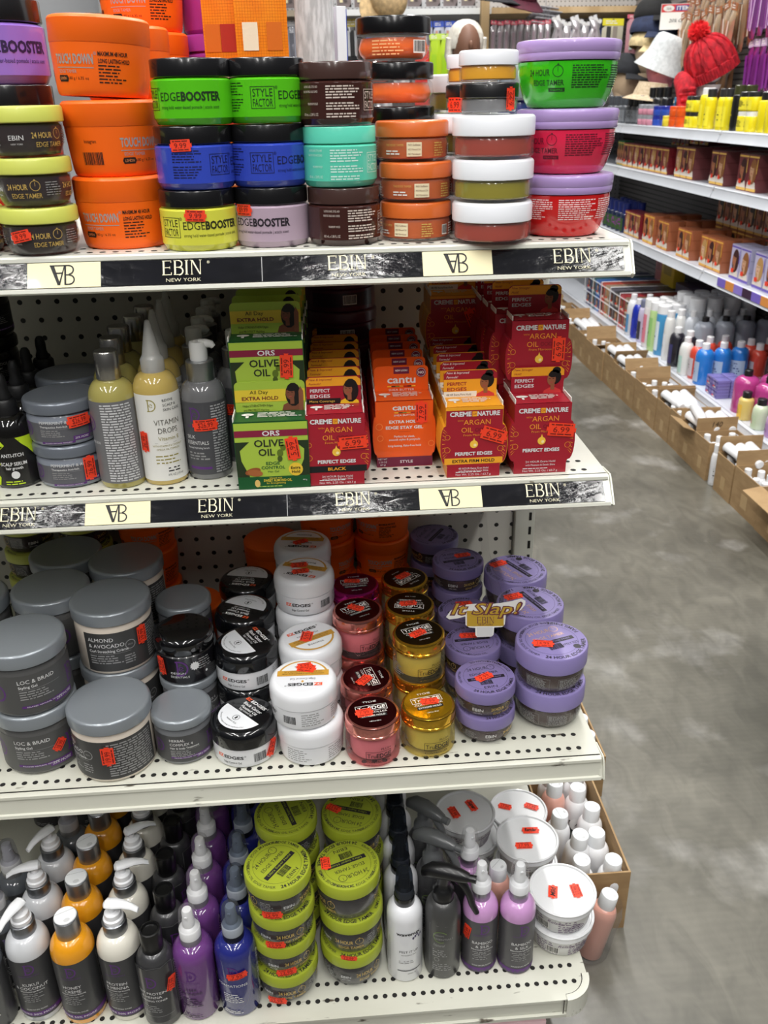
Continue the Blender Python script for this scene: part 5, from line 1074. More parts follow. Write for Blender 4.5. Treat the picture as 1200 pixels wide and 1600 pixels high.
for i in range(6):
    x = (.2395, .2405, .236, .232, .231, .2305)[i]
    c = inst('ks', ks, 'hair_gel_carton', (x, .915 + .0375 * i, S2), 0, 'crimson argan carton with ponytail portrait card, %s' % ('front one at the shelf end' if i == 0 else 'lower tier, %s back' % ordw[i]), 'box', 'ponytail cartons')
    if i == 0: sticker(c, turn(fr(-.001), 0, .0215, .052), '6.99', -.1, w=.03, h=.0155)
    if i:
        c = inst('ks', ks, 'hair_gel_carton', ((.2405, .229, .226, .225, .225)[i - 1], .915 + .0375 * i, S2 + .0835), 0, 'crimson argan carton with ponytail portrait card, upper tier, %s' % ('front one' if i == 1 else '%s back' % ordw[i - 1]), 'box', 'ponytail cartons')
        if i == 1: sticker(c, turn(fr(-.001), 0, .0215, .05), '6.99', pi / 2, w=.026, h=.0145)
stack('maroon', k_maroon, 'edge_gel_jar', .026, 1.205, S2, .0456, 4, 'wide maroon jar', 'at the back of the second shelf', rots=(1, 2, 0, .12))

# ---- third shelf
loc = k_butter(.0478, .0665, .0850, (86, 86, 86), (78, 78, 78), ('LOC & BRAID',), 'Styling Gel')
alm = k_butter(.0480, .0700, .0872, (222, 210, 196), (60, 60, 60), ('ALMOND', '& AVOCADO'), 'Curl Stretching Cr\u00e8me', True)
hrb = k_butter(.0358, .0535, .0655, (112, 114, 118), (66, 66, 68), ('HERBAL', 'COMPLEX 4'), 'Hair & Scalp Treatment')
lj = stack('loc', loc, 'styling_gel_jar', -.3715, .906, S3, .0852, 2, 'large grey loc gel jar', 'at the left front', rots=(-.1, .32))
stack('loc', loc, 'styling_gel_jar', -.3685, 1.021, S3, .0852, 2, 'large grey loc gel jar', 'second row', rots=(2, 1.2)); stack('loc', loc, 'styling_gel_jar', -.467, 1.008, S3, .0852, 2, 'large grey loc gel jar', 'at the left edge, second row', rots=(2, 1)); stack('loc', loc, 'styling_gel_jar', -.372, 1.119, S3, .0852, 2, 'large grey loc gel jar', 'third row', rots=(2, 1))
sticker(lj[0][0], cyl(.0482, .95 - .12, .036), '18.99', .9, w=.016, h=.012)
a0 = stack('alm', alm, 'curl_cream_jar', -.2775, .884, S3, .0875, 1, 'cream jar with grey lid and charcoal label', 'alone in front', rots=(d(-48),)); sticker(a0[0][0], cyl(.0504, d(4) + d(48), .042), '19.99', pi / 2, w=.024, h=.015)
a1 = stack('alm', alm, 'curl_cream_jar', -.2835, .981, S3, .0875, 2, 'cream jar with grey lid and charcoal label', 'second row', rots=(d(40), d(12))); sticker(a1[1][0], cyl(.0504, d(52) - d(12), .048), '19.99', pi / 2, w=.024, h=.013)
stack('alm', alm, 'curl_cream_jar', -.281, 1.083, S3, .0875, 2, 'cream jar with grey lid and charcoal label', 'third row', rots=(1, d(-40)))
stack('hrb', hrb, 'scalp_treatment_jar', -.1955, .895, S3, .0657, 1, 'small grey herbal jar', 'alone in the front row', rots=(.0,))
stack('hrb', hrb, 'scalp_treatment_jar', -.195, .969, S3, .0657, 1, 'small grey herbal jar', 'under the domed black jar', rots=(.7,))
dm = inst('dome', k_dome, 'scalp_treatment_jar', (-.195, .969, S3 + .066), 0.05, 'black jar with shiny domed lid, on a grey jar in the second row', 'jar'); sticker(dm, cyl(.0378, -.85, .026), '12.99', pi / 2 + .1, w=.024, h=.0135, m=None)
stack('hrb', hrb, 'scalp_treatment_jar', -.204, 1.044, S3, .0657, 2, 'small grey herbal jar', 'third row', rots=(.7, 2))
eb = []
for i, y in enumerate((.886, .969, 1.053, 1.137)):
    n = 1 if i == 0 else 2
    eb.append(stack('ezb', k_ezb, 'edge_control_jar', (-.1195, -.1185, -.124, -.127)[i], y, S3, .0527, n, 'white jar with black printed lid', '%s row' % ('front', 'second', 'third', 'fourth')[i], rots=[(d(4),), (d(10), d(6)), (.5, d(-20)), (1, d(-10))][i])); spin(eb[i][-1], d((-52, -66, 172, 176)[i]))
side_st(eb[0][0], .0405, 55, .018, '5.99', 1.1, w=.022, h=.013)
ew = []
for i, y in enumerate((.881, .966, 1.051, 1.136)):
    n = 2 if i < 2 else 3
    ew.append(stack('ezw', k_ezw, 'edge_control_jar', (-.0375, -.035, -.042, -.0435)[i], y, S3, .0535, n, 'all white edge control jar', '%s row' % ('front', 'second', 'third', 'fourth')[i], rots=[(2.4, d(-62)), (1.0, d(-50)), (.4, 2, d(8)), (1, 2, d(20))][i])); spin(ew[i][-1], d((240, 78, 150, 150)[i]))
ew[0][1][0].location.x -= .007
top_st(ew[0][1], .0527, .004, .014, '5.99', -.25, w=.021, h=.015); top_st(ew[0][1], .0530, .002, .019, '5.99', .15, w=.017, h=.012); top_st(ew[1][1], .0528, -.004, .0, '5.99', 1.4, w=.022, h=.015); top_st(ew[2][2], .0528, -.006, .01, '5.99', .06, w=.021, h=.014); top_st(ew[2][2], .0530, -.004, -.008, '5.99', .12, w=.021, h=.013); top_st(ew[3][2], .0528, -.002, -.004, '5.99', .4, w=.02, h=.012)
tp = k_tru((222, 160, 170), (232, 150, 140), (255, 214, 216), (66, 16, 20)); tm = k_tru((196, 60, 150), (206, 50, 150), (255, 190, 230), (110, 20, 70)); tg = k_tru((196, 184, 92), (226, 178, 60), (255, 246, 200), (52, 36, 12)); tgb = k_tru((196, 184, 92), (226, 178, 60), (255, 246, 200), (196, 152, 30))
t0 = stack('tp', tp, 'edge_control_jar', .0385, .866, S3, .0587, 1, 'pink jar with rose gold mirror lid', 'in front', rots=(d(8),)); top_st(t0[0], .0587, -.01, -.002, '7.99', .2, w=.019, h=.015)
t1 = stack('tp', tp, 'edge_control_jar', .035, .9365, S3, .0587, 1, 'pink jar with rose gold mirror lid', 'second row, low', rots=(d(-75),)); top_st(t1[0], .0587, -.003, -.006, '7.99', .9, w=.021, h=.014)
t2 = stack('tp', tp, 'edge_control_jar', .03, 1.008, S3, .0587, 2, 'pink jar with rose gold mirror lid', 'third row', rots=(2, d(28))); top_st(t2[1], .0587, -.002, .004, '7.99', -.55, w=.021, h=.013)
t3 = stack(('tp', 'tm'), (tp, tm), 'edge_control_jar', .03, 1.079, S3, .0587, 2, ('pink jar with rose gold lid', 'magenta jar with magenta mirror lid'), 'fourth row', rots=(2, d(5))); top_st(t3[1], .0587, -.004, .007, '7.99', -.1, w=.021, h=.011)
u0 = stack('tgb', tgb, 'edge_control_jar', .108, .876, S3, .0587, 1, 'gold gel jar with bright gold mirror lid', 'in front', rots=(d(12),)); top_st(u0[0], .0587, .002, .003, '7.99', .05, w=.021, h=.0125)
for i, (x, y, rr) in enumerate(((.105, .947, (.4, d(18))), (.100, 1.018, (1, d(170))), (.101, 1.0895, (1, d(-140))))):
    q = stack('tg', tg, 'edge_control_jar', x, y, S3, .0587, 2, 'gold gel jar with dark gold-rimmed lid', '%s row' % ('second', 'third', 'fourth')[i], rots=rr); top_st(q[1], .0587, -.002, -.004 + .004 * i, '7.99', (.6, .05, .7)[i], w=.021, h=.013)
ps = k_edge(.0378, .0225, .0396, (122, 110, 158), None, (58, 36, 38), ('24 HOUR EDGE TAMER', 'ARGAN OIL', 'EXTREME HOLD', 'ARGAN OIL', 'Extreme Firm Hold'), tw=1.0)
pf = k_edge(.0448, .0312, .0556, (134, 122, 174), None, (66, 46, 44), ('24 HOUR EDGE TAMER', 'ARGAN OIL EDGE TAMER', 'FAMILY SIZE', 'ARGAN OIL EDGE TAMER', 'Extreme Firm Hold'), True, .0455)
for i, (x, y, n, rr) in enumerate(((.183, .896, 2, (.6, d(8))), (.181, .975, 2, (1, d(185))), (.18, 1.054, 2, (1, d(200))), (.183, 1.133, 3, (1, 2, .2)), (.158, 1.216, 3, (1, 2, 1)))):
    q = stack('ps', ps, 'edge_gel_jar', x, y, S3, .0398, n, 'small purple-lidded gel jar', ('front row', 'second row', 'third row', 'fourth row', 'back corner beside the gold jars')[i], rots=rr)
    if i < 4: top_st(q[-1], .0397, (-.002, -.004, .002, .008)[i], (-.002, .012, .017, .01)[i], '9.99', (.5, -.03, .05, .2)[i], w=.022, h=.0125)
for i, (x, y, rr) in enumerate(((.271, .921, (.05, d(18))), (.264, 1.014, (1, d(112))), (.262, 1.107, (1, d(118))))):
    q = stack('pf', pf, 'edge_gel_jar', x, y, S3, .0559, 2, 'large purple-lidded jar', '%s row' % ('front', 'second', 'third')[i], rots=rr)
    top_st(q[1], .0557, (-.013, -.02, -.022)[i], (-.008, .016, .018)[i], '14.99', (-.2, .3, .45)[i], w=.024, h=.0145)
for i, (x, y, n, lb) in enumerate(((.078, 1.224, 4, 'behind the gold jars'), (-.008, 1.222, 4, 'behind the white jars'), (-.2115, 1.153, 1, 'low, behind the herbal jars'), (-.28, 1.222, 4, 'behind the almond jars'), (-.095, 1.222, 2, 'behind the black-lidded jars'))):
    stack('touch', k_touch, 'edge_gel_jar', x, y, S3, .0621, n, 'orange jar' if n > 1 else 'orange jar with plain lid', lb, rots=[(2.9, .2, -.4, .3), (1.4, 1.2, .9, 1), (0,), (1, .5, .4, 1.9), (1, 2)][i], sc=.9)
for i, x in enumerate((-.372, -.455)): stack('yel', ye, 'edge_gel_jar', x, 1.218, S3, .0447, 6, 'dark gel jar with yellow lid', 'in the back left corner, %s stack' % ('inner', 'outer')[i], rots=[1] * 6)
# hanging shelf talker
tk = empty('shelf_talker', (.197, .985, .633), 0, 'purple and gold It Slap! shelf sign held out on a clear plastic strip', 'sign')
b = B(); xz = lambda u, v, w_: (u, w_, v)
def blob(L, r): return [(x, z) for x, z in L]
gold = mat((206, 168, 56), .35, .2); wine = mat((104, 40, 58), .45); ct = [(-.052, -.004), (-.0465, .004), (-.038, .0095), (-.024, .0125), (-.01, .0135), (.006, .0125), (.02, .014), (.036, .0165), (.0475, .0195), (.053, .0165), (.0525, .011), (.047, .0045), (.038, .001), (.027, -.0015), (.0255, -.0145), (.022, -.018), (.0115, -.0185), (.0105, -.028), (.008, -.0305), (-.011, -.031), (-.0135, -.0285), (-.0135, -.019), (-.022, -.018), (-.0265, -.0145), (-.0265, -.0035), (-.038, -.006), (-.048, -.007)][::-1]
b.prism(ct, PAPER, xz, .0008, 0); mp = fr(-.0002)
b.quad(mp, -.0245, .024, -.0165, .004, gold); b.text('It Slap!', .0215, mp, wine, .001, .0045, .0003, bold=.055, ital=.3, fit=.097); b.text('It Slap!', .0205, mp, gold, .001, .0045, .0006, bold=.005, ital=.3, fit=.092)
b.serif_ebin(mp, 0, -.0085, .0088, wine, .0004); b.text('NEW YORK', .003, mp, wine, 0, -.0145, .0004, fit=.02); b.quad(mp, -.0115, .0095, -.0295, -.018, mat((214, 214, 212), .5), 1, .0002); obj('sign_card', b, tk)
b = B(); yz = lambda u, v, w_: (w_, u, v); b.prism([(.0008, .0), (.02, .018), (.19, .06), (.282, .175), (.2815, .178), (.189, .063), (.019, .021), (.0008, .003)], clear((255, 255, 255), .03), yz, .014, .026); obj('clear_strip', b, tk); tk.rotation_euler = (radians(-22), 0, -.08)
bc = empty('price_card', (.262, 1.2675, .76), 0, 'small black and white shelf card fixed to the pegboard', 'card'); b = B(); b.prism(corners(-.03, .03, -.05, .02, .005), PAPER, lambda u, v, w_: (u, w_, v), 0, -.001); mp = fr(-.0012); b.quad(mp, -.0285, .0285, .006, .018, INK); b.quad(mp, -.008, .008, .009, .0135, mat((190, 40, 40), .5), 1, .0003)
for k in range(4): b.frame(mp, -.027 + k * .014, -.016 + k * .014, -.02, .003, .001, INK)
obj('card_face', b, bc)

# ---- lowest shelf
def cols(key, build, name, x, y0, dy, n, desc, cat='bottle', rr=None, wob=.002, grp=None):
    r = []
    for i in range(n):
        o = inst(key, build, name, (x + (rnd.uniform(-wob, wob) if i else 0), y0 + dy * i, S4 + .0003), (rr[i % len(rr)] if rr else rnd.uniform(-.5, .5)), '%s, %s' % (desc, 'front one' if i == 0 else '%s from the front' % ordw[i]), cat, grp or desc + ' column'); r.append((o, o.rotation_euler.z))
    return r
kk = [k_pump((206, 208, 212), ('KUKUI', '& COCONUT'), a) for a in (-.55, -1.25, -.75)]
for i in range(3): inst('kuk%d' % i, kk[i], 'lotion_bottle', (-.409 + .002 * i, .812 + .061 * i, S4), (.1, -.1, .1)[i], 'translucent white pump bottle, %s of the left column' % ('front one', 'second', 'third')[i], 'bottle', 'left column of white pump bottles')
hn = cols('hon', k_pump((226, 152, 26), ('HONEY', 'CR\u00c8ME'), 0, disc=True), 'lotion_bottle', -.3515, .803, .0605, 5, 'amber honey bottle with silver disc cap', rr=(-.05, -.25, .15, .1))
kp = [k_pump((222, 218, 206), ('PROTEIN', '& HENNA'), a) for a in (1.55, 1.75, 2.05)]
for i in range(5): inst('pro%d' % (i % 3), kp[i % 3], 'lotion_bottle', (-.294 + .001 * i, .803 + .0605 * i, S4), (-.15, .1, .05)[i % 3], 'cream white pump bottle, %s of the column beside the amber bottles' % ('front one', 'second', 'third', 'fourth', 'fifth')[i], 'bottle', 'cream pump bottles')
oa = cols('oat', k_oat, 'toner_bottle', -.2475, .786, .0605, 7, 'matte charcoal bottle with black cap', rr=(-.25, .4, 1, 2))
oa[1][0].location.x += .006; sticker(oa[0][0], cyl(.0270, .85 + .25, .078), '13.99', 1.35, w=.022, h=.012)
inst('lefty', k_spray((98, 102, 108), 0, (190, 190, 192), (235, 235, 240), ('MIST',), (70, 70, 72)), 'hair_mist_bottle', (-.466, .80, S4), .2, 'grey bottle cut off by the left edge, front row', 'bottle'); lf = inst('lefty', None, 'hair_mist_bottle', (-.462, .862, S4), .5, 'grey mist bottle at the left edge, second row', 'bottle'); inst('lefty', None, 'hair_mist_bottle', (-.46, .925, S4), .9, 'grey mist bottle at the left edge, third row', 'bottle'); inst('lefty', None, 'hair_mist_bottle', (-.40, .995, S4), .9, 'grey mist bottle behind the translucent pump bottles', 'bottle')
pr = cols('pur', k_spray((104, 58, 122), 0, (226, 226, 228), (255, 255, 255), ('SLEEK', 'WONDER'), None, mat((50, 30, 60), .5)), 'hair_mist_bottle', -.2005, .795, .058, 6, 'purple spray bottle with white head', rr=(-.15, .3, .2)); pr[0][0].location.x -= .001
blu = cols('blu', k_spray((34, 40, 116), 0, (150, 156, 166), (200, 206, 214), ('FORMATIONS',), None, WHITEINK, (24, 24, 26)), 'hair_mist_bottle', -.1485, .796, .058, 6, 'deep blue spray bottle with clear cap', rr=(-.2, .3)); sticker(blu[0][0], cyl(.0276, .3, .078), '7.99', .15, w=.025, h=.011)
bbk = k_spray((30, 28, 34), 0, (40, 40, 44), (150, 150, 156), ('MIST',), (34, 32, 38), GREYINK, (20, 20, 22))
for i in range(8): inst('bbk', bbk, 'hair_mist_bottle', (-.47 + .058 * i, 1.225 if i < 4 else 1.2, S4), i * .7, 'black bottle in the dark back row of the lowest shelf, %s from the left' % ordw[i], 'bottle', 'black bottles at the back')
for i in range(4): inst('bbk', bbk, 'hair_mist_bottle', (-.49 + .06 * i, 1.155, S4), i * .7, 'black bottle in the second last row of the lowest shelf, %s from the left' % ordw[i], 'bottle', 'black bottles, second last row')
kl = k_edge(.042, .0352, .0526, (152, 164, 44), None, (34, 30, 32), ('24 HOUR EDGE TAMER', 'ARGAN OIL EDGE TAMER', '24 HOUR EDGE TAMER', 'ARGAN OIL EDGE TAMER', 'Ultra Super Hold'), tw=1.15); klt = k_edge(.042, .0425, .0615, (152, 164, 44), None, (34, 30, 32), ('24 HOUR EDGE TAMER', 'ARGAN OIL EDGE TAMER', '24 HOUR EDGE TAMER', 'ARGAN OIL EDGE TAMER', 'Ultra Super Hold'), tw=1.2)
l1 = stack('kl', kl, 'edge_gel_jar', -.087, .82, S4, .0528, 4, 'lime-lidded gel jar', 'beside the blue spray bottle', rots=(-.1, .2, .0, d(52)))
for o, th in zip(l1[:4], (-18, 4, -12, -10)): side_st(o, .042, th, .013, '12.99', .1, w=.024, h=.0115)
l2 = stack('klt', klt, 'edge_gel_jar', .0005, .835, S4, .0617, 3, 'lime-lidded gel jar', 'beside the white mist bottle', rots=(.3, -.4, d(200))); top_st(l2[2], .0616, -.028, .003, '13.99', pi / 2 + .1, w=.019, h=.012); side_st(l2[1], .042, -8, .002, '12.99', -.08, w=.02, h=.008)
l3 = stack('kl', kl, 'edge_gel_jar', -.079, .908, S4, .0528, 4, 'lime-lidded gel jar', 'second stack, behind the first', rots=(1, 1, 1, d(110)))
l4 = stack('klt', klt, 'edge_gel_jar', .008, .926, S4, .0617, 3, 'tall lime-lidded gel jar', 'at the back, under the shelf edge', rots=(1, 1, d(160))); top_st(l4[2], .0616, -.024, .008, '13.99', -.6, w=.02, h=.012)
cols('wav', k_wav, 'hair_mist_bottle', .0715, .824, .052, 5, 'white mist bottle with black collar', rr=(.0, .8, 1.5))
inst('trigb', k_trig((70, 70, 70), (18, 18, 20), -.25), 'trigger_spray_bottle', (.1225, .824, S4), -.1, 'charcoal bottle with black trigger head, front row', 'bottle')
for i, y in enumerate((.883, .94)): inst('trigg', k_trig((72, 72, 74), (92, 94, 96), -.35), 'trigger_spray_bottle', (.116 - .006 * i, y, S4), -.2 - .2 * i, 'charcoal bottle with grey trigger head, %s row' % ('second', 'third')[i], 'bottle')
for i, (x, y, lb) in enumerate(((.1735, .829, 'lilac bamboo spray bottle beside the black trigger bottle'), (.2225, .8225, 'lilac bamboo spray bottle beside the white tubs'), (.167, .886, 'lilac bamboo spray bottle behind the front pair'))):
    p = inst('pk', k_pk, 'hair_mist_bottle', (x, y, S4), (.0, .12, .4)[i], lb, 'bottle')
    if i == 0: sticker(p, cyl(.0242, -.95, .072), '13.99', 1.4, w=.024, h=.0115)
kt = k_tub(0)
ta = stack('tub', kt, 'relaxer_tub', .2935, .858, S4, .0437, 2, 'white relaxer tub', 'at the front corner', 'tub', rots=(.2, -.2)); top_st(ta[1], .0425, -.014, -.003, 'Mild', 1.3, w=.02, h=.0125, hand=True); top_st(ta[1], .0425, .018, -.004, '17.99', pi / 2 + .05, w=.021, h=.013)
tb_ = stack('tub', kt, 'relaxer_tub', .266, .953, S4, .0437, 2, 'white relaxer tub', 'second row', 'tub', rots=(.2, .6)); top_st(tb_[1], .0425, .008, .014, 'Regular', -.05, w=.023, h=.012, hand=True); top_st(tb_[1], .0425, -.008, -.014, '17.99', -.05, w=.023, h=.012)
tc_ = stack('tub', kt, 'relaxer_tub', .183, 1.014, S4, .0437, 2, 'white relaxer tub', 'beside the grey trigger heads', 'tub', rots=(.2, .6)); top_st(tc_[1], .0425, .012, .012, 'Super', -1.2, w=.023, h=.012, hand=True); top_st(tc_[1], .0425, -.017, .0, '17.99', -1.25, w=.023, h=.013); tc_[0][0].location.x += .008
td_ = stack('tub', kt, 'relaxer_tub', .276, 1.056, S4, .0437, 1, 'white relaxer tub', 'low in the rear row', 'tub', rots=(.2,)); top_st(td_[0], .0425, .022, .004, '17.99', -.5, w=.021, h=.012); top_st(td_[0], .0425, -.02, .008, '17.99', -.4, w=.019, h=.012)
for i, (x, y, c) in enumerate(((.2075, .884, (222, 160, 150)),)): inst('flpp', k_flip((228, 168, 152)), 'lotion_bottle', (x, y, S4), .4, 'small pink bottle with white cap %s' % ('between the lilac sprays and white tubs', 'between the rear white tubs')[i], 'bottle')
kb_ = empty('toy_box', (.13, .80, 0.0), 0, 'pale pink carton with coloured letters on the floor under the lowest shelf', 'box')
b = B(); b.box(-.14, .128, -.03, .09, 0, .118, mat((244, 206, 212), .5), .001); obj('carton_body', b, kb_)
b = B(); mp = flat((.075, -.0305, .1055), (-1, 0, 0), (0, 0, -1)); [b.text(ch, .022, mp, mat(c, .5), -.0255 + i * .017, 0, bold=.05) for i, (ch, c) in enumerate(zip('KIDS', ((220, 60, 60), (240, 150, 50), (120, 190, 80), (170, 80, 180))))]; mp = flat((.075, -.011, .1182), (-1, 0, 0), (0, -1, 0)); [b.text(ch, .022, mp, mat(c, .5), -.0255 + i * .017, 0, bold=.05) for i, (ch, c) in enumerate(zip('KIDS', ((220, 60, 60), (240, 150, 50), (120, 190, 80), (170, 80, 180))))]; obj('printed_lettering', b, kb_)
# ================================================================== across the aisle
NUM = ('first', 'second', 'third', 'fourth', 'fifth', 'sixth', 'seventh', 'eighth', 'ninth', 'tenth', 'eleventh', 'twelfth', 'thirteenth', 'fourteenth', 'fifteenth', 'sixteenth', 'seventeenth', 'eighteenth', 'nineteenth', 'twentieth')
AIS = -pi / 2
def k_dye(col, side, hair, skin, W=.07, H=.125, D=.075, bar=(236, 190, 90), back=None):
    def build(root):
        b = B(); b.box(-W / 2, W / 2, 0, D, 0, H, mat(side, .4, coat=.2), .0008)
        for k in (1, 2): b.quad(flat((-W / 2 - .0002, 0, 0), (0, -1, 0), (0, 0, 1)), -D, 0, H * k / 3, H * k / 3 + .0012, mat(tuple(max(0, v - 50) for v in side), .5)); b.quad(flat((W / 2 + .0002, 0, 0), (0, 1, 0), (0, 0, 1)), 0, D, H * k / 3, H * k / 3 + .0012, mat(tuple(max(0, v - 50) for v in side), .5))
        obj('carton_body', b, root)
        f = B(); mp = fr(-.0003); f.quad(mp, -W / 2 + .0008, W / 2 - .0008, .001, H - .001, mat(col, .35, coat=.3)); f.quad(mp, -W / 2 + .001, W / 2 - .001, .004, .014, mat(bar, .4), 1, .0003); f.quad(mp, -W / 2 + .001, W / 2 - .001, H - .012, H - .006, mat(bar, .4), 1, .0003)
        person_print(f, mp, -.002, H * .5, H * .8, mat(hair, .5), mat(skin, .5), mat(back or (236, 226, 214), .5), .0004, 1, False, True)
        f.quad(mp, W / 2 - .009, W / 2 - .004, H * .5, H * .88, mat(bar, .5), 1, .0014); f.quad(mp, -W * .3, -W * .02, H * .2, H * .32, STICK, 1, .0018); obj('front_print', f, root)
    return build
SK = ((212, 164, 128), (176, 112, 76), (224, 184, 150), (142, 88, 60)); HR = ((30, 20, 18), (90, 46, 24), (150, 96, 50), (60, 16, 16), (196, 150, 90))
def dyes(tag_, col, side, x, z, y_near, n, W, H, desc, grp, deep=2, D=.075, bar=(236, 190, 90), start=0):
    for i in range(n):
        key = '%s%d' % (tag_, i % 3); bl_ = k_dye(col, side, HR[(i + len(tag_)) % 5], SK[(i + start) % 4], W, H, D, bar)
        inst(key, bl_, 'hair_dye_carton', (x, y_near + (i + .5) * (W + .003), z + .0004), AIS, '%s, %s from the near end' % (desc, NUM[i]), 'box', grp)
        if i == 0:
            for k in range(1, deep): inst(key, bl_, 'hair_dye_carton', (x + k * (D + .003), y_near + .5 * (W + .003), z + .0004), AIS, '%s, %s behind the nearest one' % (desc, NUM[k - 1]), 'box', grp)
WINE, WINES = (122, 26, 36), (118, 62, 64); OCH, OCHS = (186, 96, 44), (170, 98, 64)
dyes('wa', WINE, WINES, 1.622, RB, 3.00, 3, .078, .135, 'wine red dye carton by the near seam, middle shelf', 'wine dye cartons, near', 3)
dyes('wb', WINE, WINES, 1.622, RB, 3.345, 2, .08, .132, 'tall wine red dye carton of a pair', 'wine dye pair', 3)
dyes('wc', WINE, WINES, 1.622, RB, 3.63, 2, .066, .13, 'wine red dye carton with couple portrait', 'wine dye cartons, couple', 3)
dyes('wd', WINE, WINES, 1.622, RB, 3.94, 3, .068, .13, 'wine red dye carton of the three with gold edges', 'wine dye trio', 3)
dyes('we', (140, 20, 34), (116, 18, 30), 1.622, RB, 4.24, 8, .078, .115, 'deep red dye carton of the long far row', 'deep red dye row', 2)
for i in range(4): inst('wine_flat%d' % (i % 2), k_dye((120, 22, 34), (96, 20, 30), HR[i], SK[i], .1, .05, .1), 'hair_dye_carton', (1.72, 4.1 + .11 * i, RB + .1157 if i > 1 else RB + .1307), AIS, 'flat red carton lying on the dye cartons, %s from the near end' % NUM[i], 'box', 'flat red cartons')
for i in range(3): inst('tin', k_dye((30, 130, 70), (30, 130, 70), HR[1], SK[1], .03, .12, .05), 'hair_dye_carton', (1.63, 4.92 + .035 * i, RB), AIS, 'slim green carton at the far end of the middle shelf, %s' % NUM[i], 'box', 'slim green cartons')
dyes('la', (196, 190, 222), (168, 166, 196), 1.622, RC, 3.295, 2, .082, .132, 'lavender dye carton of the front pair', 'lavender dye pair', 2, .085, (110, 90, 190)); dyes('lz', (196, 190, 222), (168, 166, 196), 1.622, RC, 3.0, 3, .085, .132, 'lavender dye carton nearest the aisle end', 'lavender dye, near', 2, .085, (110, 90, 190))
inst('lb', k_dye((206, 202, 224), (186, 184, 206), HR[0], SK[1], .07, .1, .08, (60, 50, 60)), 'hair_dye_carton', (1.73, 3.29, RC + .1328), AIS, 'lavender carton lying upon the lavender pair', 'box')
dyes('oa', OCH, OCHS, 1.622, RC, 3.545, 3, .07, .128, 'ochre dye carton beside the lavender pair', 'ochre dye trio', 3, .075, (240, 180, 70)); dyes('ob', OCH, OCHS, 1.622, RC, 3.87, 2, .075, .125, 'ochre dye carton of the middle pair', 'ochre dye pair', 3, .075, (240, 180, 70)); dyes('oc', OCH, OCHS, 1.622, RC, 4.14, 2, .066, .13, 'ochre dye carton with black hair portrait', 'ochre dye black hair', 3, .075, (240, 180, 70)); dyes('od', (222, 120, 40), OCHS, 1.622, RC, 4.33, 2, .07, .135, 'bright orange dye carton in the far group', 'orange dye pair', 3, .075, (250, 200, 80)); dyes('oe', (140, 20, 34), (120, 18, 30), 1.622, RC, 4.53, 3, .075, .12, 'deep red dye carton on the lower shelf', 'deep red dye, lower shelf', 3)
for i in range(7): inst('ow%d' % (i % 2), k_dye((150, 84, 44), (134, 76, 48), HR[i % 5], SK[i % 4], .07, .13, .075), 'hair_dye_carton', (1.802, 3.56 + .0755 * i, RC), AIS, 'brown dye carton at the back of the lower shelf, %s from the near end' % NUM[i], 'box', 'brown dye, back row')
for i in range(7): inst('ow%d' % (i % 2), None, 'hair_dye_carton', (1.802, 3.56 + .0755 * i, RC + .1305), AIS, 'brown dye carton stacked on the back row, %s from the near end' % NUM[i], 'box', 'brown dye, stacked')
for i, z in enumerate((0, .051, .102)): inst('dk', k_dye((50, 34, 32), (44, 30, 28), HR[2], SK[1], .06, .05, .08, (200, 60, 40)), 'hair_dye_carton', (1.745, 3.42, RC + .1 * 0 + z), AIS, 'small black dye carton in a stack of three, %s' % ('bottom', 'middle', 'top')[i], 'box', 'small black cartons')
ps_ = empty('price_rail', (RX - .012, 3.25, RC - .03), 0, 'purple and orange printed strip on the lower shelf edge', 'label strip'); b = B()
for i in range(9): b.box(-.004, -.0015, -.45 + i * .075, -.45 + i * .075 + .074, 0, .032, mat(((124, 104, 206), (60, 30, 60), (150, 130, 220), (230, 150, 70))[i % 4], .4))
obj('printed_strip', b, ps_)

def k_bg(R, H, col, cap, cr=.5, ch=.2, lab=None, sq=False, sh=.72, clearish=0.25, lab2=None):
    """bottle seen across the aisle: body with a label, and its cap"""
    def build(root):
        hn = H * (1 - ch); hs = hn * sh if not sq else hn - .004
        b = B(); b.lathe(shoulder(R, hs, R * cr * .85, hn, .003, 4), mat(col, clearish, coat=.4), 20)
        obj('bottle_body', b, root)
        if lab:
            t = B(); t.quad(cyl(R + .0003, 0, hs * .48), -R * 1.25, R * 1.25, -hs * .36, hs * .36, mat(lab, .45), 10); t.lines(cyl(R + .0003, 0, hs * .5), -R * .8, R * .8, hs * .25, 5, hs * .09, mat(lab2 or tuple(255 - v if abs(v - 128) > 50 else 20 for v in lab), .5), .0004, .5); obj('label', t, root)
        c = B(); c.lathe([(0, hn - .001), (R * cr, hn - .001), (R * cr, H - .002), (R * cr - .002, H), (0, H)], mat(cap, .35, coat=.2), 20); obj('cap', c, root)
    return build
def bgs(key, build, name, pts, z, desc, grp, rot=AIS, cat='bottle'):
    for i, (x, y) in enumerate(pts): inst(key, build, name, (x, y, z + .0003), rot + .3 * ((i * 7) % 5 - 2), '%s, %s' % (desc, NUM[i] + ' from the near end' if len(pts) > 1 else 'alone'), cat, grp)
YEL = (238, 220, 30)
grid = lambda x0, dx, nx, y0, dy, ny: [(x0 + dx * i, y0 + dy * j) for j in range(ny) for i in range(nx)]
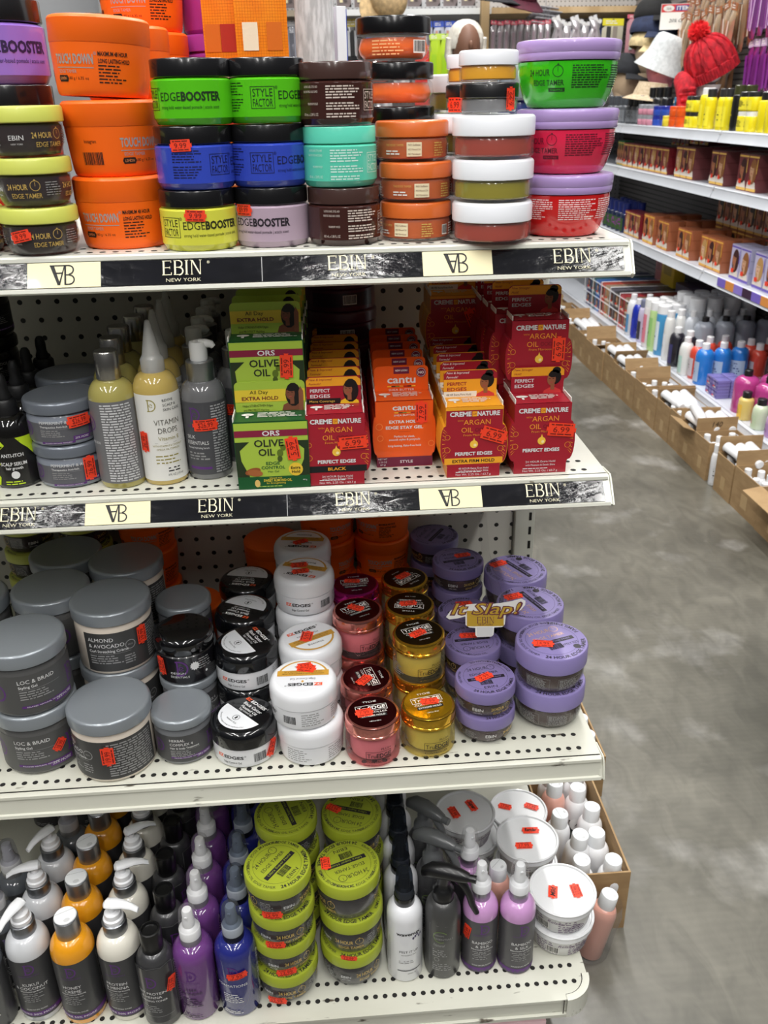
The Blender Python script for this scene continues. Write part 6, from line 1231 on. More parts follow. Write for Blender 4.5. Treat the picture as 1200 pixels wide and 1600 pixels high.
# upper shelf, near to far
bgs('yt', k_bg(.034, .135, YEL, (30, 30, 32), .8, .2, None, False, .95), 'hair_lotion_bottle', [(1.64, 3.32), (1.65, 3.40), (1.72, 3.36)], RA, 'big yellow jar with black cap on the upper shelf', 'yellow jars, near')
bgs('yp', k_bg(.032, .07, YEL, (238, 238, 236), .95, .22, (240, 226, 60), False, .95, .3, (60, 50, 20)), 'hair_cream_jar', [(1.635, 3.47), (1.64, 3.545), (1.71, 3.5), (1.70, 3.58)], RA, 'yellow jar with white lid', 'yellow jars with white lids', cat='jar')
bgs('yp2', k_bg(.032, .066, YEL, (36, 36, 38), .97, .26, (240, 226, 60), False, .95, .3, (60, 50, 20)), 'hair_cream_jar', [(1.635, 3.47), (1.64, 3.545), (1.71, 3.5), (1.70, 3.58)], RA + .071, 'yellow jar with black lid stacked on a white-lidded one', 'stacked yellow jars', cat='jar')
bgs('bk', k_bg(.024, .16, (24, 24, 24), (60, 62, 30), .9, .2, (20, 20, 20), False, .96, .3, (214, 190, 60)), 'hair_lotion_bottle', [(1.635, 3.615), (1.70, 3.66)], RA, 'tall black bottle with olive cap among yellow ones', 'tall black bottles')
bgs('yb', k_bg(.024, .15, YEL, (44, 44, 46), .75, .2, (246, 232, 60), False, .85, .3, (60, 50, 20)), 'hair_lotion_bottle', [(1.63, 3.685), (1.63, 3.74), (1.66, 3.8), (1.63, 3.86)], RA, 'yellow bottle with dark cap', 'yellow bottles')
bgs('yw', k_bg(.026, .155, YEL, (234, 234, 234), .7, .16, (246, 232, 60), False, .85, .3, (60, 50, 20)), 'hair_lotion_bottle', [(1.635, 3.925), (1.67, 3.97)], RA, 'yellow bottle with white cap', 'yellow bottles, white caps')
bgs('yc', k_bg(.032, .062, YEL, (40, 40, 42), .96, .25, (246, 232, 60), False, .95, .3, (60, 50, 20)), 'hair_cream_jar', [(1.64, 4.02), (1.65, 4.09)], RA, 'squat yellow jar with black lid', 'squat yellow jars', cat='jar'); bgs('yc', None, 'hair_cream_jar', [(1.64, 4.02), (1.65, 4.09)], RA + .0625, 'squat yellow jar stacked upper', 'squat yellow jars, upper', cat='jar')
bgs('oj', k_bg(.036, .042, (240, 96, 30), (230, 84, 24), .98, .3, None, False, .95), 'gel_jar', [(1.64, 4.165), (1.64, 4.24)], RA, 'orange gel jar on the upper shelf', 'orange gel jars', cat='jar'); bgs('oj', None, 'gel_jar', [(1.64, 4.165), (1.64, 4.24)], RA + .0425, 'orange gel jar, upper of two', 'orange gel jars, upper', cat='jar')
bgs('ysm', k_bg(.028, .045, (226, 206, 60), (226, 206, 60), .98, .3, None, False, .95), 'gel_jar', [(1.625, 4.30)], RA, 'small yellow gel jar beside the orange ones', None, cat='jar')
bgs('bj', k_bg(.036, .042, (52, 86, 190), (34, 48, 150), .98, .35, None, False, .95), 'gel_jar', [(1.645, 4.37), (1.64, 4.45)], RA, 'blue gel jar on the upper shelf', 'blue gel jars', cat='jar'); bgs('bj', None, 'gel_jar', [(1.645, 4.37), (1.64, 4.45)], RA + .0425, 'blue gel jar, upper of two', 'blue gel jars, upper', cat='jar')
bgs('gc', k_bg(.034, .1, (200, 206, 216), (44, 48, 56), .97, .2, (190, 196, 206), False, .95), 'gel_jar', [(1.72, 4.3), (1.72, 4.4), (1.72, 4.22)], RA, 'clear jar with dark lid behind the blue ones', 'clear jars', cat='jar')
bgs('pkj', k_bg(.028, .045, (206, 140, 160), (150, 152, 158), .98, .4, None, False, .95), 'gel_jar', [(1.625, 4.52), (1.625, 4.58), (1.625, 4.64)], RA, 'small pink jar with grey lid', 'small pink jars', cat='jar'); bgs('pkj', None, 'gel_jar', [(1.625, 4.52), (1.625, 4.58), (1.625, 4.64)], RA + .0455, 'small pink jar, upper', 'small pink jars, upper', cat='jar')
bgs('bq', k_bg(.03, .165, (34, 34, 38), (18, 18, 20), .62, .26, (48, 48, 52), False, .9), 'hair_serum_bottle', [(1.69, 4.52), (1.68, 4.6), (1.68, 4.69), (1.68, 4.78), (1.67, 4.87)], RA, 'black bottle with tall black cap', 'black tall-cap bottles')
bgs('gq', k_bg(.026, .13, (90, 94, 100), (70, 74, 80), .7, .35, (130, 134, 140), False, .9), 'hair_serum_bottle', [(1.64, 4.72), (1.64, 4.8), (1.64, 4.88), (1.64, 4.96), (1.64, 5.04), (1.64, 5.12), (1.64, 5.2), (1.71, 5.0), (1.71, 5.1), (1.71, 5.2)], RA, 'slim grey bottle at the far end of the upper shelf', 'slim grey bottles')
bgs('cb', k_bg(.034, .12, (120, 196, 216), (60, 150, 196), .8, .3, (150, 210, 224), False, .9), 'hair_serum_bottle', [(1.76, 4.36), (1.76, 4.46), (1.77, 4.56)], RA, 'light blue bottle below the red knit hat', 'light blue bottles')
bgs('dkb', k_bg(.03, .15, (30, 40, 70), (26, 40, 110), .7, .35, (60, 90, 50), False, .9), 'hair_serum_bottle', grid(1.64, .08, 2, 4.8, .075, 5), RC, 'dark green bottle with navy cap on the lower shelf', 'dark green bottles')
# lowest deck
BX = [(34, 40, 100), (30, 84, 96), (40, 100, 176), (200, 70, 50), (176, 150, 124), (96, 92, 104), (40, 34, 40), (170, 30, 40), (150, 120, 96)]
for j in range(4):
    for t_ in range(2):
        if t_ == 0 and j > 0: continue
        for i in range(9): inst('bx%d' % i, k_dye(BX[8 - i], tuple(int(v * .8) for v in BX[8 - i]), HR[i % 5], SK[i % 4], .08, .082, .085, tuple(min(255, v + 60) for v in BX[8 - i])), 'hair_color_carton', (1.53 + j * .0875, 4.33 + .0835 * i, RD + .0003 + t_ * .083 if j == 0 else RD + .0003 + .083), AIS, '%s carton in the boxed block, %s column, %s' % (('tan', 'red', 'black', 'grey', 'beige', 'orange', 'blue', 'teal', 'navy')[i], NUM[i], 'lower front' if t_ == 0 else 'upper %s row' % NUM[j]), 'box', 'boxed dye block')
for i in range(9):
    for j in (1, 2, 3): inst('bx%d' % i, None, 'hair_color_carton', (1.53 + j * .0875, 4.33 + .0835 * i, RD + .0003), AIS, '%s carton under the boxed block, %s column, %s row' % (('tan', 'red', 'black', 'grey', 'beige', 'orange', 'blue', 'teal', 'navy')[i], NUM[i], NUM[j]), 'box', 'boxed dye block')
wf = empty('wire_divider', (0, 0, 0), 0, 'white wire guard around the block of dye cartons', 'wire rack'); b = B(); wm = mat((226, 228, 232), .3)
for z in (RD + .02, RD + .075, RD + .155): b.tube([(1.522, 4.27, z), (1.522, 5.07, z)], .002, wm, 6)
for k in range(6): b.tube([(1.522, 4.28 + .155 * k, RD + .003), (1.522, 4.28 + .155 * k, RD + .173)], .002, wm, 6); b.tube([(1.522, 4.28 + .155 * k, RD + .173), (1.86, 4.28 + .155 * k, RD + .173)], .002, wm, 6)
obj('wires', b, wf)
for nm, x, y, z, s_, c, lb in (('product_carton', 1.86, 4.62, RD + .1668, (.06, .18, .17), (226, 196, 50), 'large yellow carton at the back of the low deck'), ('product_carton', 1.87, 4.78, RD + .1668, (.06, .09, .17), (206, 140, 140), 'pink carton beside the large yellow one'), ('product_carton', 1.885, 4.33, RD, (.12, .3, .21), (70, 58, 84), 'long dark purple carton at the back of the low deck')):
    o = empty(nm, (x, y, z + .0004), 0, lb, 'box'); b = B(); b.box(-s_[0] / 2, s_[0] / 2, -s_[1] / 2, s_[1] / 2, 0, s_[2], mat(c, .5), .002); b.quad(flat((-s_[0] / 2 - .0004, 0, s_[2] / 2), (0, -1, 0), (0, 0, 1)), -s_[1] * .3, s_[1] * .3, -.03, .03, mat(tuple(int(v * .8) for v in c), .5)); obj('carton_body', b, o)
bgs('nav', k_bg(.03, .19, (30, 50, 170), (232, 232, 236), .5, .14, (40, 60, 190)), 'shampoo_bottle', [(1.545, 4.21)], RD, 'royal blue bottle with white cap on the low deck', None); bgs('cya', k_bg(.03, .2, (224, 226, 230), (236, 236, 238), .5, .14, (90, 150, 200)), 'shampoo_bottle', [(1.54, 4.275), (1.61, 4.25)], RD, 'white and sky blue bottle beside the boxed block', 'sky blue bottles')
bgs('lil', k_bg(.032, .2, (206, 200, 226), (120, 124, 150), .8, .16, (60, 60, 70)), 'shampoo_bottle', [(1.55, 4.13), (1.62, 4.16)], RD, 'pale lilac bottle with dark label', 'pale lilac bottles')
bgs('can', k_bg(.033, .225, (232, 226, 228), (238, 238, 240), .98, .16, (226, 130, 150), False, .97, .3, (60, 60, 80)), 'hair_spray_can', [(1.545, 4.04), (1.62, 4.06), (1.69, 4.07)], RD, 'pink banded white spray can', 'pink banded cans', cat='can'); bgs('can2', k_bg(.033, .225, (190, 220, 150), (236, 236, 238), .98, .16, (150, 200, 120), False, .97, .3, (60, 80, 60)), 'hair_spray_can', [(1.545, 3.965), (1.62, 3.985)], RD, 'green spray can with white cap', 'green cans', cat='can'); bgs('can3', k_bg(.033, .225, (70, 150, 200), (238, 238, 240), .98, .16, (220, 232, 240), False, .97, .3, (40, 60, 120)), 'hair_spray_can', [(1.55, 3.89), (1.62, 3.91)], RD, 'blue spray can with white cap', 'blue cans', cat='can')
bgs('tallw', k_bg(.036, .26, (226, 228, 232), (238, 239, 242), .96, .22, (210, 214, 222)), 'hair_spray_can', grid(1.68, .08, 4, 3.85, .075, 3), RD, 'tall white can with broad white cap', 'tall white cans', cat='can')
bgs('wsl', k_bg(.024, .22, (232, 232, 230), (238, 238, 240), .7, .12, (230, 232, 236)), 'shampoo_bottle', [(1.545, 3.80), (1.6, 3.82)], RD, 'slim white tall bottle', 'slim white bottles')
bgs('gal', k_bg(.042, .21, (168, 174, 186), (24, 24, 26), .38, .09, None, False, .86), 'developer_bottle', grid(1.66, .092, 4, 3.7, .09, 1), RD, 'smoky translucent bottle with black cap', 'smoky bottles'); bgs('gal2', k_bg(.032, .22, (206, 210, 218), (236, 236, 238), .4, .12, None, False, .8), 'developer_bottle', grid(1.64, .075, 4, 3.785, .06, 1), RD, 'frosted bottle with narrow white cap', 'frosted bottles')
bgs('blk', k_bg(.033, .17, (36, 34, 44), (236, 236, 238), .48, .14, (60, 60, 110), False, .8, .3, (200, 200, 220)), 'shampoo_bottle', [(1.545, 3.70), (1.57, 3.63)], RD, 'black bottle with white cap on the low deck', 'black bottles, white caps'); bgs('tea', k_bg(.03, .16, (226, 228, 226), (236, 236, 238), .48, .14, (180, 214, 206)), 'shampoo_bottle', [(1.535, 3.565)], RD, 'white bottle with teal label on the low deck', None)
bgs('rdl', k_bg(.033, .16, (214, 74, 56), (238, 238, 240), .46, .16, (206, 196, 204), False, .78), 'alcohol_bottle', [(1.56, 3.505), (1.63, 3.56), (1.70, 3.57), (1.78, 3.50), (1.86, 3.5), (1.78, 3.42), (1.86, 3.42)], RD, 'red liquid bottle with white cap', 'red liquid bottles')
bgs('blu_', k_bg(.037, .168, (40, 120, 206), (238, 238, 240), .42, .14, (176, 196, 224), False, .78, .2, (60, 80, 140)), 'alcohol_bottle', [(1.555, 3.425), (1.632, 3.43), (1.706, 3.435)], RD, 'blue liquid bottle with white cap', 'blue liquid bottles')
for i in range(8): inst('pbox', k_dye((150, 140, 200), (120, 112, 176), (60, 50, 110), (180, 170, 214), .05, .036, .05, (90, 80, 160)), 'relaxer_carton', (1.525 + .054 * ((i // 2) % 2), 3.235 + .055 * (i // 4), RD + .0003 + .0368 * (i % 2)), AIS, 'small lavender carton on the low deck, %s of the block' % NUM[i], 'box', 'small lavender cartons')
for i in range(4): inst('ybox%d' % (i % 2), k_dye(((238, 222, 110), (226, 150, 180))[i % 2], ((226, 206, 90), (214, 140, 170))[i % 2], HR[1], SK[1], .1, .05, .09, (80, 160, 90)), 'relaxer_carton', (1.66 + .1 * (i // 2), 3.16 + .11 * (i % 2), RD + .0003), AIS, '%s flat carton behind the magenta bottles, %s' % (('yellow', 'pink')[i % 2], ('near', 'near', 'far', 'far')[i]), 'box', 'flat pastel cartons')
bgs('mag_', k_bg(.046, .16, (176, 60, 130), (20, 20, 22), .34, .14, None, False, .8, .2), 'shampoo_bottle', [(1.565, 3.06), (1.665, 3.06), (1.6, 2.96)], RD, 'magenta liquid bottle with black cap', 'magenta bottles')
bgs('ylw', k_bg(.027, .105, (216, 190, 110), (20, 20, 22), .62, .22, (226, 180, 60), False, .85, .3, (90, 40, 20)), 'hair_oil_bottle', [(1.53, 2.975)], RD, 'small honey yellow bottle with black cap on the low deck', None); bgs('grn', k_bg(.028, .11, (206, 220, 190), (20, 20, 22), .6, .2, (196, 214, 180), False, .7, .3, (210, 60, 50)), 'hair_oil_bottle', [(1.535, 2.87)], RD, 'small pale green bottle with black cap on the low deck', None); bgs('lil2', k_bg(.03, .105, (200, 160, 206), (20, 20, 22), .6, .2, (180, 140, 196), False, .7, .3, (80, 40, 90)), 'hair_oil_bottle', [(1.545, 2.78), (1.62, 2.76)], RD, 'small lilac bottle with black cap on the low deck', 'small lilac bottles')

# cartons on the floor in front of the far unit
CARD = noisy('brown_cardboard', (168, 138, 98), (156, 126, 88), 14, .75, stretch=(1, 1, 4)); CARDI = mat((140, 112, 78), .8); TAPE = mat((186, 156, 112), .35)
def box_carton(loc, wx, wy, h, label, flaps=(), writing=None, rot=0.0, cat='cardboard box', grp=None):
    """open cardboard carton; flaps: side letters with an angle (0 = upright, positive = folded outwards)"""
    r = empty('cardboard_carton', loc, rot, label, cat, grp); b = B(); th = .003
    b.box(0, wx, 0, wy, 0, th, CARD); b.box(0, th, 0, wy, th, h, CARD); b.box(wx - th, wx, 0, wy, th, h, CARD); b.box(th, wx - th, 0, th, th, h, CARD); b.box(th, wx - th, wy - th, wy, th, h, CARD)
    b.box(-.0004, 0, wy * .38, wy * .62, h * .18, h * .5, TAPE); obj('carton_walls', b, r)
    for sd, ang, ln in flaps:
        f = B(); ca, sa = cos(ang), sin(ang)
        if sd in 'NF':
            y0 = 0 if sd == 'N' else wy; dy = (-1 if sd == 'N' else 1) * ln * sa
            fn = lambda u, v, w_, y0=y0, dy=dy: (u, y0 + dy * v + (w_ if abs(ca) > .5 else 0), h + ln * ca * v + (w_ if abs(ca) <= .5 else 0)); f.prism([(.002, 0), (wx - .002, 0), (wx - .002, 1), (.002, 1)], CARD, fn, 0, .003)
            if writing and sd == writing[1]: f.text(writing[0], .028, flat((wx / 2, y0 + dy * .5 - .001, h + ln * ca * .5), (1, 0, 0), (0, dy, ln * ca)), mat((50, 36, 24), .7), ital=.2, w=.0008)
        else:
            x0 = 0 if sd == 'L' else wx; dx = (-1 if sd == 'L' else 1) * ln * sa
            fn = lambda u, v, w_, x0=x0, dx=dx: (x0 + dx * v + (w_ if abs(ca) > .5 else 0), u, h + ln * ca * v + (w_ if abs(ca) <= .5 else 0)); f.prism([(.002, 0), (wy - .002, 0), (wy - .002, 1), (.002, 1)], CARD, fn, 0, .003)
        obj('flap', f, r)
    return r
YS = [2.20, 2.415, 2.60, 2.735, 2.80, 2.93, 3.08, 3.185, 3.33, 3.47, 3.60, 3.74, 3.90, 4.04, 4.18, 4.33, 4.48, 4.64, 4.80, 4.98, 5.18, 5.38, 5.6]
kw = k_bg(.0185, .125, (232, 233, 236), (240, 241, 243), .62, .2, (214, 216, 220), False, .82, .35, (90, 94, 104)); kw2 = k_bg(.019, .13, (230, 231, 234), (238, 239, 242), .75, .16, (60, 64, 72), False, .86, .35, (220, 220, 224))
ci = 0
FL = {0: (('L', 1.75, .06),), 1: (('F', .05, .05),), 2: (('F', .0, .055),), 4: (('F', 0, .05),), 5: (('L', 1.2, .05), ('F', .1, .04)), 7: (('F', .1, .045),), 8: (('N', .3, .045),), 9: (('F', .2, .045),), 10: (('F', .4, .05),), 12: (('N', .5, .05), ('F', .2, .04)), 14: (('F', .3, .06), ('N', 1.3, .06)), 17: (('F', .3, .05),)}
for i in range(len(YS) - 1):
    y0, y1 = YS[i] + .003, YS[i + 1] - .003
    if i == 3: continue
    h = .145 - .004 * (i % 3); wr = {0: ('121', 'L'), 4: ('140', 'F')}.get(i)
    nm = 'open cardboard carton of white bottles on the floor, %s from the near end' % (NUM[ci] if ci < 20 else 'last')
    if i == 4: nm = 'cardboard carton with 140 written on its raised flap'
    box_carton((1.335 + rnd.uniform(-.004, .004), y0, 0), .155, y1 - y0, h, nm, FL.get(i, ()), wr, 0, grp='floor cartons'); ci += 1
    n = 0
    for gx in range(3):
        for gy in range(2 if y1 - y0 < .15 else 3):
            if i > 12 and gx > 1: continue
            xx = 1.365 + gx * .046; yy = y0 + (gy + .5) * (y1 - y0) / (2 if y1 - y0 < .15 else 3)
            inst('kw', kw, 'lotion_bottle', (xx, yy, .0035 + (.012 if (gx + gy + i) % 2 else .002)), rnd.uniform(0, 6), 'white bottle standing in the %s floor carton, %s' % (NUM[min(i, 19)], NUM[n]), 'bottle', 'white bottles in the floor cartons'); n += 1
    if i in (0, 2, 5, 7, 11, 12, 16):
        for k in range((4, 0, 3, 0, 0, 5, 0, 3, 0, 0, 0, 3, 3, 0, 0, 0, 3)[i] if i < 17 else 0):
            yy = (y0 + y1) / 2 + .01; L = .13
            inst('kw2', kw2, 'lotion_bottle', (1.36 + .038 * (k % 4) + .019 * (k // 4), yy + .05 - .01 * (k % 2), h + .016 + .03 * (k // 4) + .003), (pi / 2 + .12, .1, .22 - .08 * k), 'white tube-shaped bottle lying across the %s floor carton, %s' % (NUM[i], NUM[k]), 'bottle', 'white bottles lying on the cartons')
inst('wst', k_bg(.02, .15, (232, 233, 236), (240, 241, 243), .7, .2, (220, 222, 226)), 'lotion_bottle', (1.352, 2.77, 0), 0, 'white bottle standing on the floor between two cartons', 'bottle')

# cartons beside the near unit
box_carton((.333, 1.0, 0), .118, .275, .126, 'torn cardboard carton of white flip-top bottles at the near shelf end', (), None, 0)
box_carton((.34, 1.30, 0), .165, .22, .1, 'second cardboard carton behind the torn one', (), None, 0)
k1 = k_flip((232, 232, 234)); k2 = k_flip((228, 228, 230), word='Ad')
for i, (x, y, z, tx, ty, rz) in enumerate(((.424, 1.025, .002, .06, 0, .4), (.378, 1.026, .004, 0, -.05, 1.2), (.424, 1.075, .003, -.05, .03, 2), (.378, 1.075, .012, .08, .05, .1), (.42, 1.125, .006, 0, .06, .9), (.412, 1.172, .008, -.04, 0, -.1), (.36, 1.122, .006, .05, 0, 1.4), (.424, 1.225, .002, 0, 0, 2), (.376, 1.225, .002, 0, 0, 2.6))):
    inst('fl2' if i == 5 else 'fl1', k2 if i == 5 else k1, 'lotion_bottle', (x, y, z + .004), (tx, ty, rz), 'white flip-top bottle in the torn carton, %s' % NUM[i], 'bottle', 'white flip-top bottles', 1.17)
inst('flpp', None, 'lotion_bottle', (.364, 1.172, .03), (.0, .06, .5), 'pink bottle standing among white ones in the torn carton', 'bottle', None, 1.15)
for i in range(6): inst('fl1', None, 'lotion_bottle', (.372 + .052 * (i % 3), 1.33 + .05 * (i // 3), .004), i * .8, 'white flip-top bottle in the second carton, %s' % NUM[i], 'bottle', 'white bottles, second carton', 1.15)
pb = inst('flpp', None, 'lotion_bottle', (.381, .962, .001), (radians(5), radians(10), .5), 'pink bottle with white cap in a clear bag before the torn carton', 'bottle', None, 1.12)
b = B(); b.lathe([(0, -.001), (.022, -.001), (.025, .004), (.0235, .05), (.0245, .075), (.02, .095)], clear((250, 250, 250), .12), 18, sx=1.25); o = obj('clear_bag', b, pb)

# hats on the upper shelf
def ell(b, c, rx, ry, rz, m, seg=28, n=14, z0=-1.0, z1=1.0):
    a0, a1 = math.asin(z0), math.asin(z1); prof = [(max(0, cos(a0 + (a1 - a0) * i / n)), rz * sin(a0 + (a1 - a0) * i / n)) for i in range(n + 1)]
    return b.lathe([(r if r > 1e-3 else 0, z) for r, z in prof], m, seg, c, rx, ry)
def knit(name, c1, c2, sc):
    return noisy(name, c1, c2, sc, .85, stretch=(1, 1, .5), bump=.9)
REDK = knit('red_knit', (196, 24, 40), (150, 12, 28), 60)
h = empty('mannequin_head', (1.80, 4.33, RA), -.3, 'pale mannequin head under the red pompom knit hat', 'mannequin'); b = B(); m = mat((206, 198, 190), .5)
b.lathe([(0, 0), (.07, 0), (.068, .02), (.05, .06), (.045, .13), (.06, .17)], m, 24); ell(b, (0, -.005, .25), .064, .072, .088, m); ell(b, (0, -.077, .22), .009, .012, .015, m, 12, 8); obj('head', b, h)
h = empty('knit_hat', (1.826, 4.33, RA + .208), (.05, -.5, -.1), 'red cable knit hat with a fluffy red pompom', 'hat'); h.scale = (1.06,) * 3; b = B()
for seg_ in range(1):
    prof = [(.098, 0), (.104, .012), (.104, .04), (.099, .046)]
    b.lathe(prof + [(.093, .0), (.098, 0)], REDK, 60)
    for k in range(60): a = 2 * pi * k / 60; b.tube([(.104 * sin(a), -.104 * cos(a), .002), (.105 * sin(a), -.105 * cos(a), .042)], .0042, REDK, 5)
obj('ribbed_brim', b, h); b = B(); b.lathe([(.097, .04)] + [(.1 * cos(t * pi / 2 / 8) ** .8 if t < 8 else 0, .045 + .115 * sin(t * pi / 2 / 8)) for t in range(9)], REDK, 48)
for k in range(12):
    a0 = 2 * pi * k / 12; b.tube([((.1 * cos(t * .155) ** .8 + .003) * sin(a0 + .035 * sin(t * 2.2)), -(.1 * cos(t * .155) ** .8 + .003) * cos(a0 + .035 * sin(t * 2.2)), .045 + .115 * sin(t * .155)) for t in range(10)], .0075, REDK, 6)
obj('knit_crown', b, h); b = B(); rr_ = random.Random(4); pm = mat((222, 30, 36), .95); ell(b, (0, 0, .19), .03, .03, .03, pm, 18, 10)
for k in range(700):
    v = Vector((rr_.gauss(0, 1), rr_.gauss(0, 1), rr_.gauss(0, 1))).normalized(); L = rr_.uniform(.038, .048); s_ = v.orthogonal().normalized() * .0025
    c_ = Vector((0, 0, .19)); b.add([c_ + v * .02 + s_, c_ + v * .02 - s_, c_ + v * L + s_ * .6, c_ + v * L - s_ * .6], [(0, 1, 3, 2)], pm)
obj('pompom', b, h)
sc_ = empty('knit_scarf', (1.72, 4.36, RA), .2, 'red knit scarf bunched under the red hat', 'scarf'); b = B(); b.tube([(0, .06, .19), (-.03, .0, .19), (-.045, -.05, .165), (-.05, -.075, .12), (-.05, -.08, .06), (-.048, -.08, .005)], [.03, .04, .045, .042, .04, .036], REDK, 14)
for k in range(7): b.tube([(-.05 - .042, -.1 + .015 * (k % 2), .02 + .022 * k), (-.05, -.125, .024 + .022 * k), (-.012, -.08, .02 + .022 * k)], .008, REDK, 6)
obj('folded_wool', b, sc_)
def head(x, y, z, hgt, c, lab, rz=0):
    h = empty('mannequin_head', (x, y, z), rz, lab, 'mannequin'); b = B(); m = mat(c, .55); b.lathe([(0, 0), (.075, 0), (.073, .02), (.052, hgt * .25), (.046, hgt * .45), (.06, hgt * .6)], m, 24); ell(b, (0, -.01, hgt * .82), .074, .09, .105, m); ell(b, (0, -.1, hgt * .8), .012, .018, .02, m, 12, 8); ell(b, (0, -.09, hgt * .72), .02, .012, .008, m, 12, 8); obj('head', b, h); return h
head(1.80, 4.93, RA, .32, (222, 140, 156), 'pink mannequin head under the pale bucket hat', -.7)
FELT = noisy('pale_felt', (206, 210, 212), (190, 194, 196), 60, .9)
h = empty('bucket_hat', (1.80, 4.93, RA + .285), (.05, .35, -.4), 'pale grey felt bucket hat on the pink head', 'hat'); b = B(); b.lathe([(0, .125), (.06, .125), (.078, .112), (.088, .08), (.096, .03), (.1, .022)], FELT, 36); obj('crown', b, h); b = B(); b.lathe([(.1, .022), (.115, -.01), (.136, -.045), (.134, -.047), (.112, -.013), (.096, .018)], FELT, 36); obj('brim', b, h)
b = B(); st = empty('straw_hat', (1.70, 4.78, RA + .12), (.05, .1, 0), 'beige straw hat lying below the pale bucket hat', 'hat'); sm_ = noisy('beige_straw', (206, 188, 160), (186, 166, 136), 90, .8); b.lathe([(0, .07), (.07, .068), (.085, .03), (.09, .01)], sm_, 32); obj('crown', b, st); b = B(); b.lathe([(.09, .01), (.14, -.012), (.139, -.014), (.088, .006)], sm_, 32); obj('brim', b, st)
def capx(x, y, z, c, lab, rot=(0, 0, 0), sc=1.0, beret=False):
    h = empty('cap', (x, y, z), rot, lab, 'hat'); m = noisy('cap_cloth', c, tuple(int(v * .85) for v in c), 50, .85); b = B(); b.lathe([(.088, 0)] + [(.092 * cos(t * pi / 16) ** .8 if t < 8 else 0, .01 + .085 * sin(t * pi / 16)) for t in range(9)], m, 32); obj('crown', b, h)
    b = B(); n = 12; vs = []; fs = []
    for k in range(n + 1):
        a = -1.15 + 2.3 * k / n
        for rr2, zz in ((.088, .004), (.088 + .075 * cos(a) ** .7, -.012 - .012 * abs(sin(a)))): vs += [(rr2 * sin(a), -rr2 * cos(a), zz), (rr2 * sin(a), -rr2 * cos(a), zz - .004)]
    for k in range(n): i0 = 4 * k; fs += [(i0, i0 + 4, i0 + 6, i0 + 2), (i0 + 1, i0 + 3, i0 + 7, i0 + 5), (i0 + 2, i0 + 6, i0 + 7, i0 + 3)]
    b.add(vs, fs, m); obj('visor', b, h); h.scale = (sc,) * 3; return h
head(1.74, 5.34, RA, .26, (196, 170, 140), 'tan mannequin head under the black visor cap', .6); capx(1.74, 5.34, RA + .235, (34, 36, 42), 'black visor cap low beside the pale bucket hat', (.1, .1, .9), 1.15)
head(1.84, 5.26, RA, .4, (214, 190, 160), 'tan mannequin head under the cream cap', .6); capx(1.84, 5.26, RA + .35, (226, 204, 156), 'cream cap beneath the navy one', (.1, .2, .5), 1.3); capx(1.845, 5.26, RA + .42, (44, 54, 84), 'navy blue cap stacked on the cream one', (.05, .15, .6), 1.35); capx(1.845, 5.265, RA + .5, (26, 26, 28), 'black newsboy cap on top of the hat pile', (.0, .1, .8), 1.15)
sg_ = empty('sale_sign', (1.86, 4.98, 1.55), -.25, 'white sale sign with a red and blue ITEM header', 'sign'); b = B(); b.box(-.075, .075, 0, .003, 0, .115, PAPER); mp = fr(-.0003); b.quad(mp, -.073, .073, .078, .113, mat((206, 50, 50), .4)); b.quad(mp, -.005, .071, .084, .107, mat((40, 50, 140), .4), 1, .0004); b.text('ITEM', .024, mp, WHITEINK, .033, .0955, .0008, bold=.03, fit=.064); b.disc(mp, -.038, .095, .027, .014, mat((226, 226, 220), .4), 16, .0004); b.text('Sale', .016, mp, INK, -.038, .095, .0008, ital=.3); b.text('20% OFF', .022, mp, INK, .012, .04, .0005, ital=.3, fit=.09); obj('sign_card', b, sg_)

# hanging packs
def k_pack(W, H, bag, header, fill=None, hh=.03, thick=.012, foil=False):
    def build(root):
        b = B(); n, mq = 6, 8; m = mat(bag, .18 if foil else .25, .6 if foil else 0, .5); r = random.Random(int(W * 1e4) + bag[0])
        for sgn in (-1, 1):
            dz = [[(thick * (sin(pi * i / n) * sin(pi * min(1, j / mq)) ** .6) + (r.uniform(-.003, .003) if 0 < i < n and 0 < j < mq else 0)) for i in range(n + 1)] for j in range(mq + 1)]
            vs = [(-W / 2 + W * i / n, sgn * dz[j][i] * .5, -H + (H - hh) * j / mq) for j in range(mq + 1) for i in range(n + 1)]
            b.add(vs, [(j * (n + 1) + i, j * (n + 1) + i + 1, (j + 1) * (n + 1) + i + 1, (j + 1) * (n + 1) + i) for j in range(mq) for i in range(n)], m)
        if fill:
            for k, c in enumerate(fill): b.quad(flat((0, -thick * .55, -H), (1, 0, 0), (0, 0, 1)), -W * .3 + W * .6 * k / len(fill), -W * .3 + W * .6 * (k + .7) / len(fill), H * .12, H * .72, mat(c, .4), 1)
        obj('bag', b, root)
        c = B(); c.box(-W / 2, W / 2, -.0015, .0015, -hh, 0, mat(header, .4)); c.lines(fr(-.0018), -W * .35, W * .35, -hh * .3, 2, hh * .3, PAPER); c.disc(fr(-.0018), 0, -hh * .12, .004, .003, INK, 8); obj('header_card', c, root)
        k = B(); k.tube([(0, .035, -hh * .12), (0, -.006, -hh * .12)], .0018, SILV, 6); obj('hook', k, root)
    return build
def packs(key, build, pts, desc, grp, rz=0.0, ry=0.0, name='hanging_pack'):
    for i, (x, y, z) in enumerate(pts): inst(key, build, name, (x, y, z), (0, ry * ((i * 5) % 3 - 1) + rnd.uniform(-.03, .03), rz), '%s, %s from the left' % (desc, NUM[i]), 'hanging pack', grp)
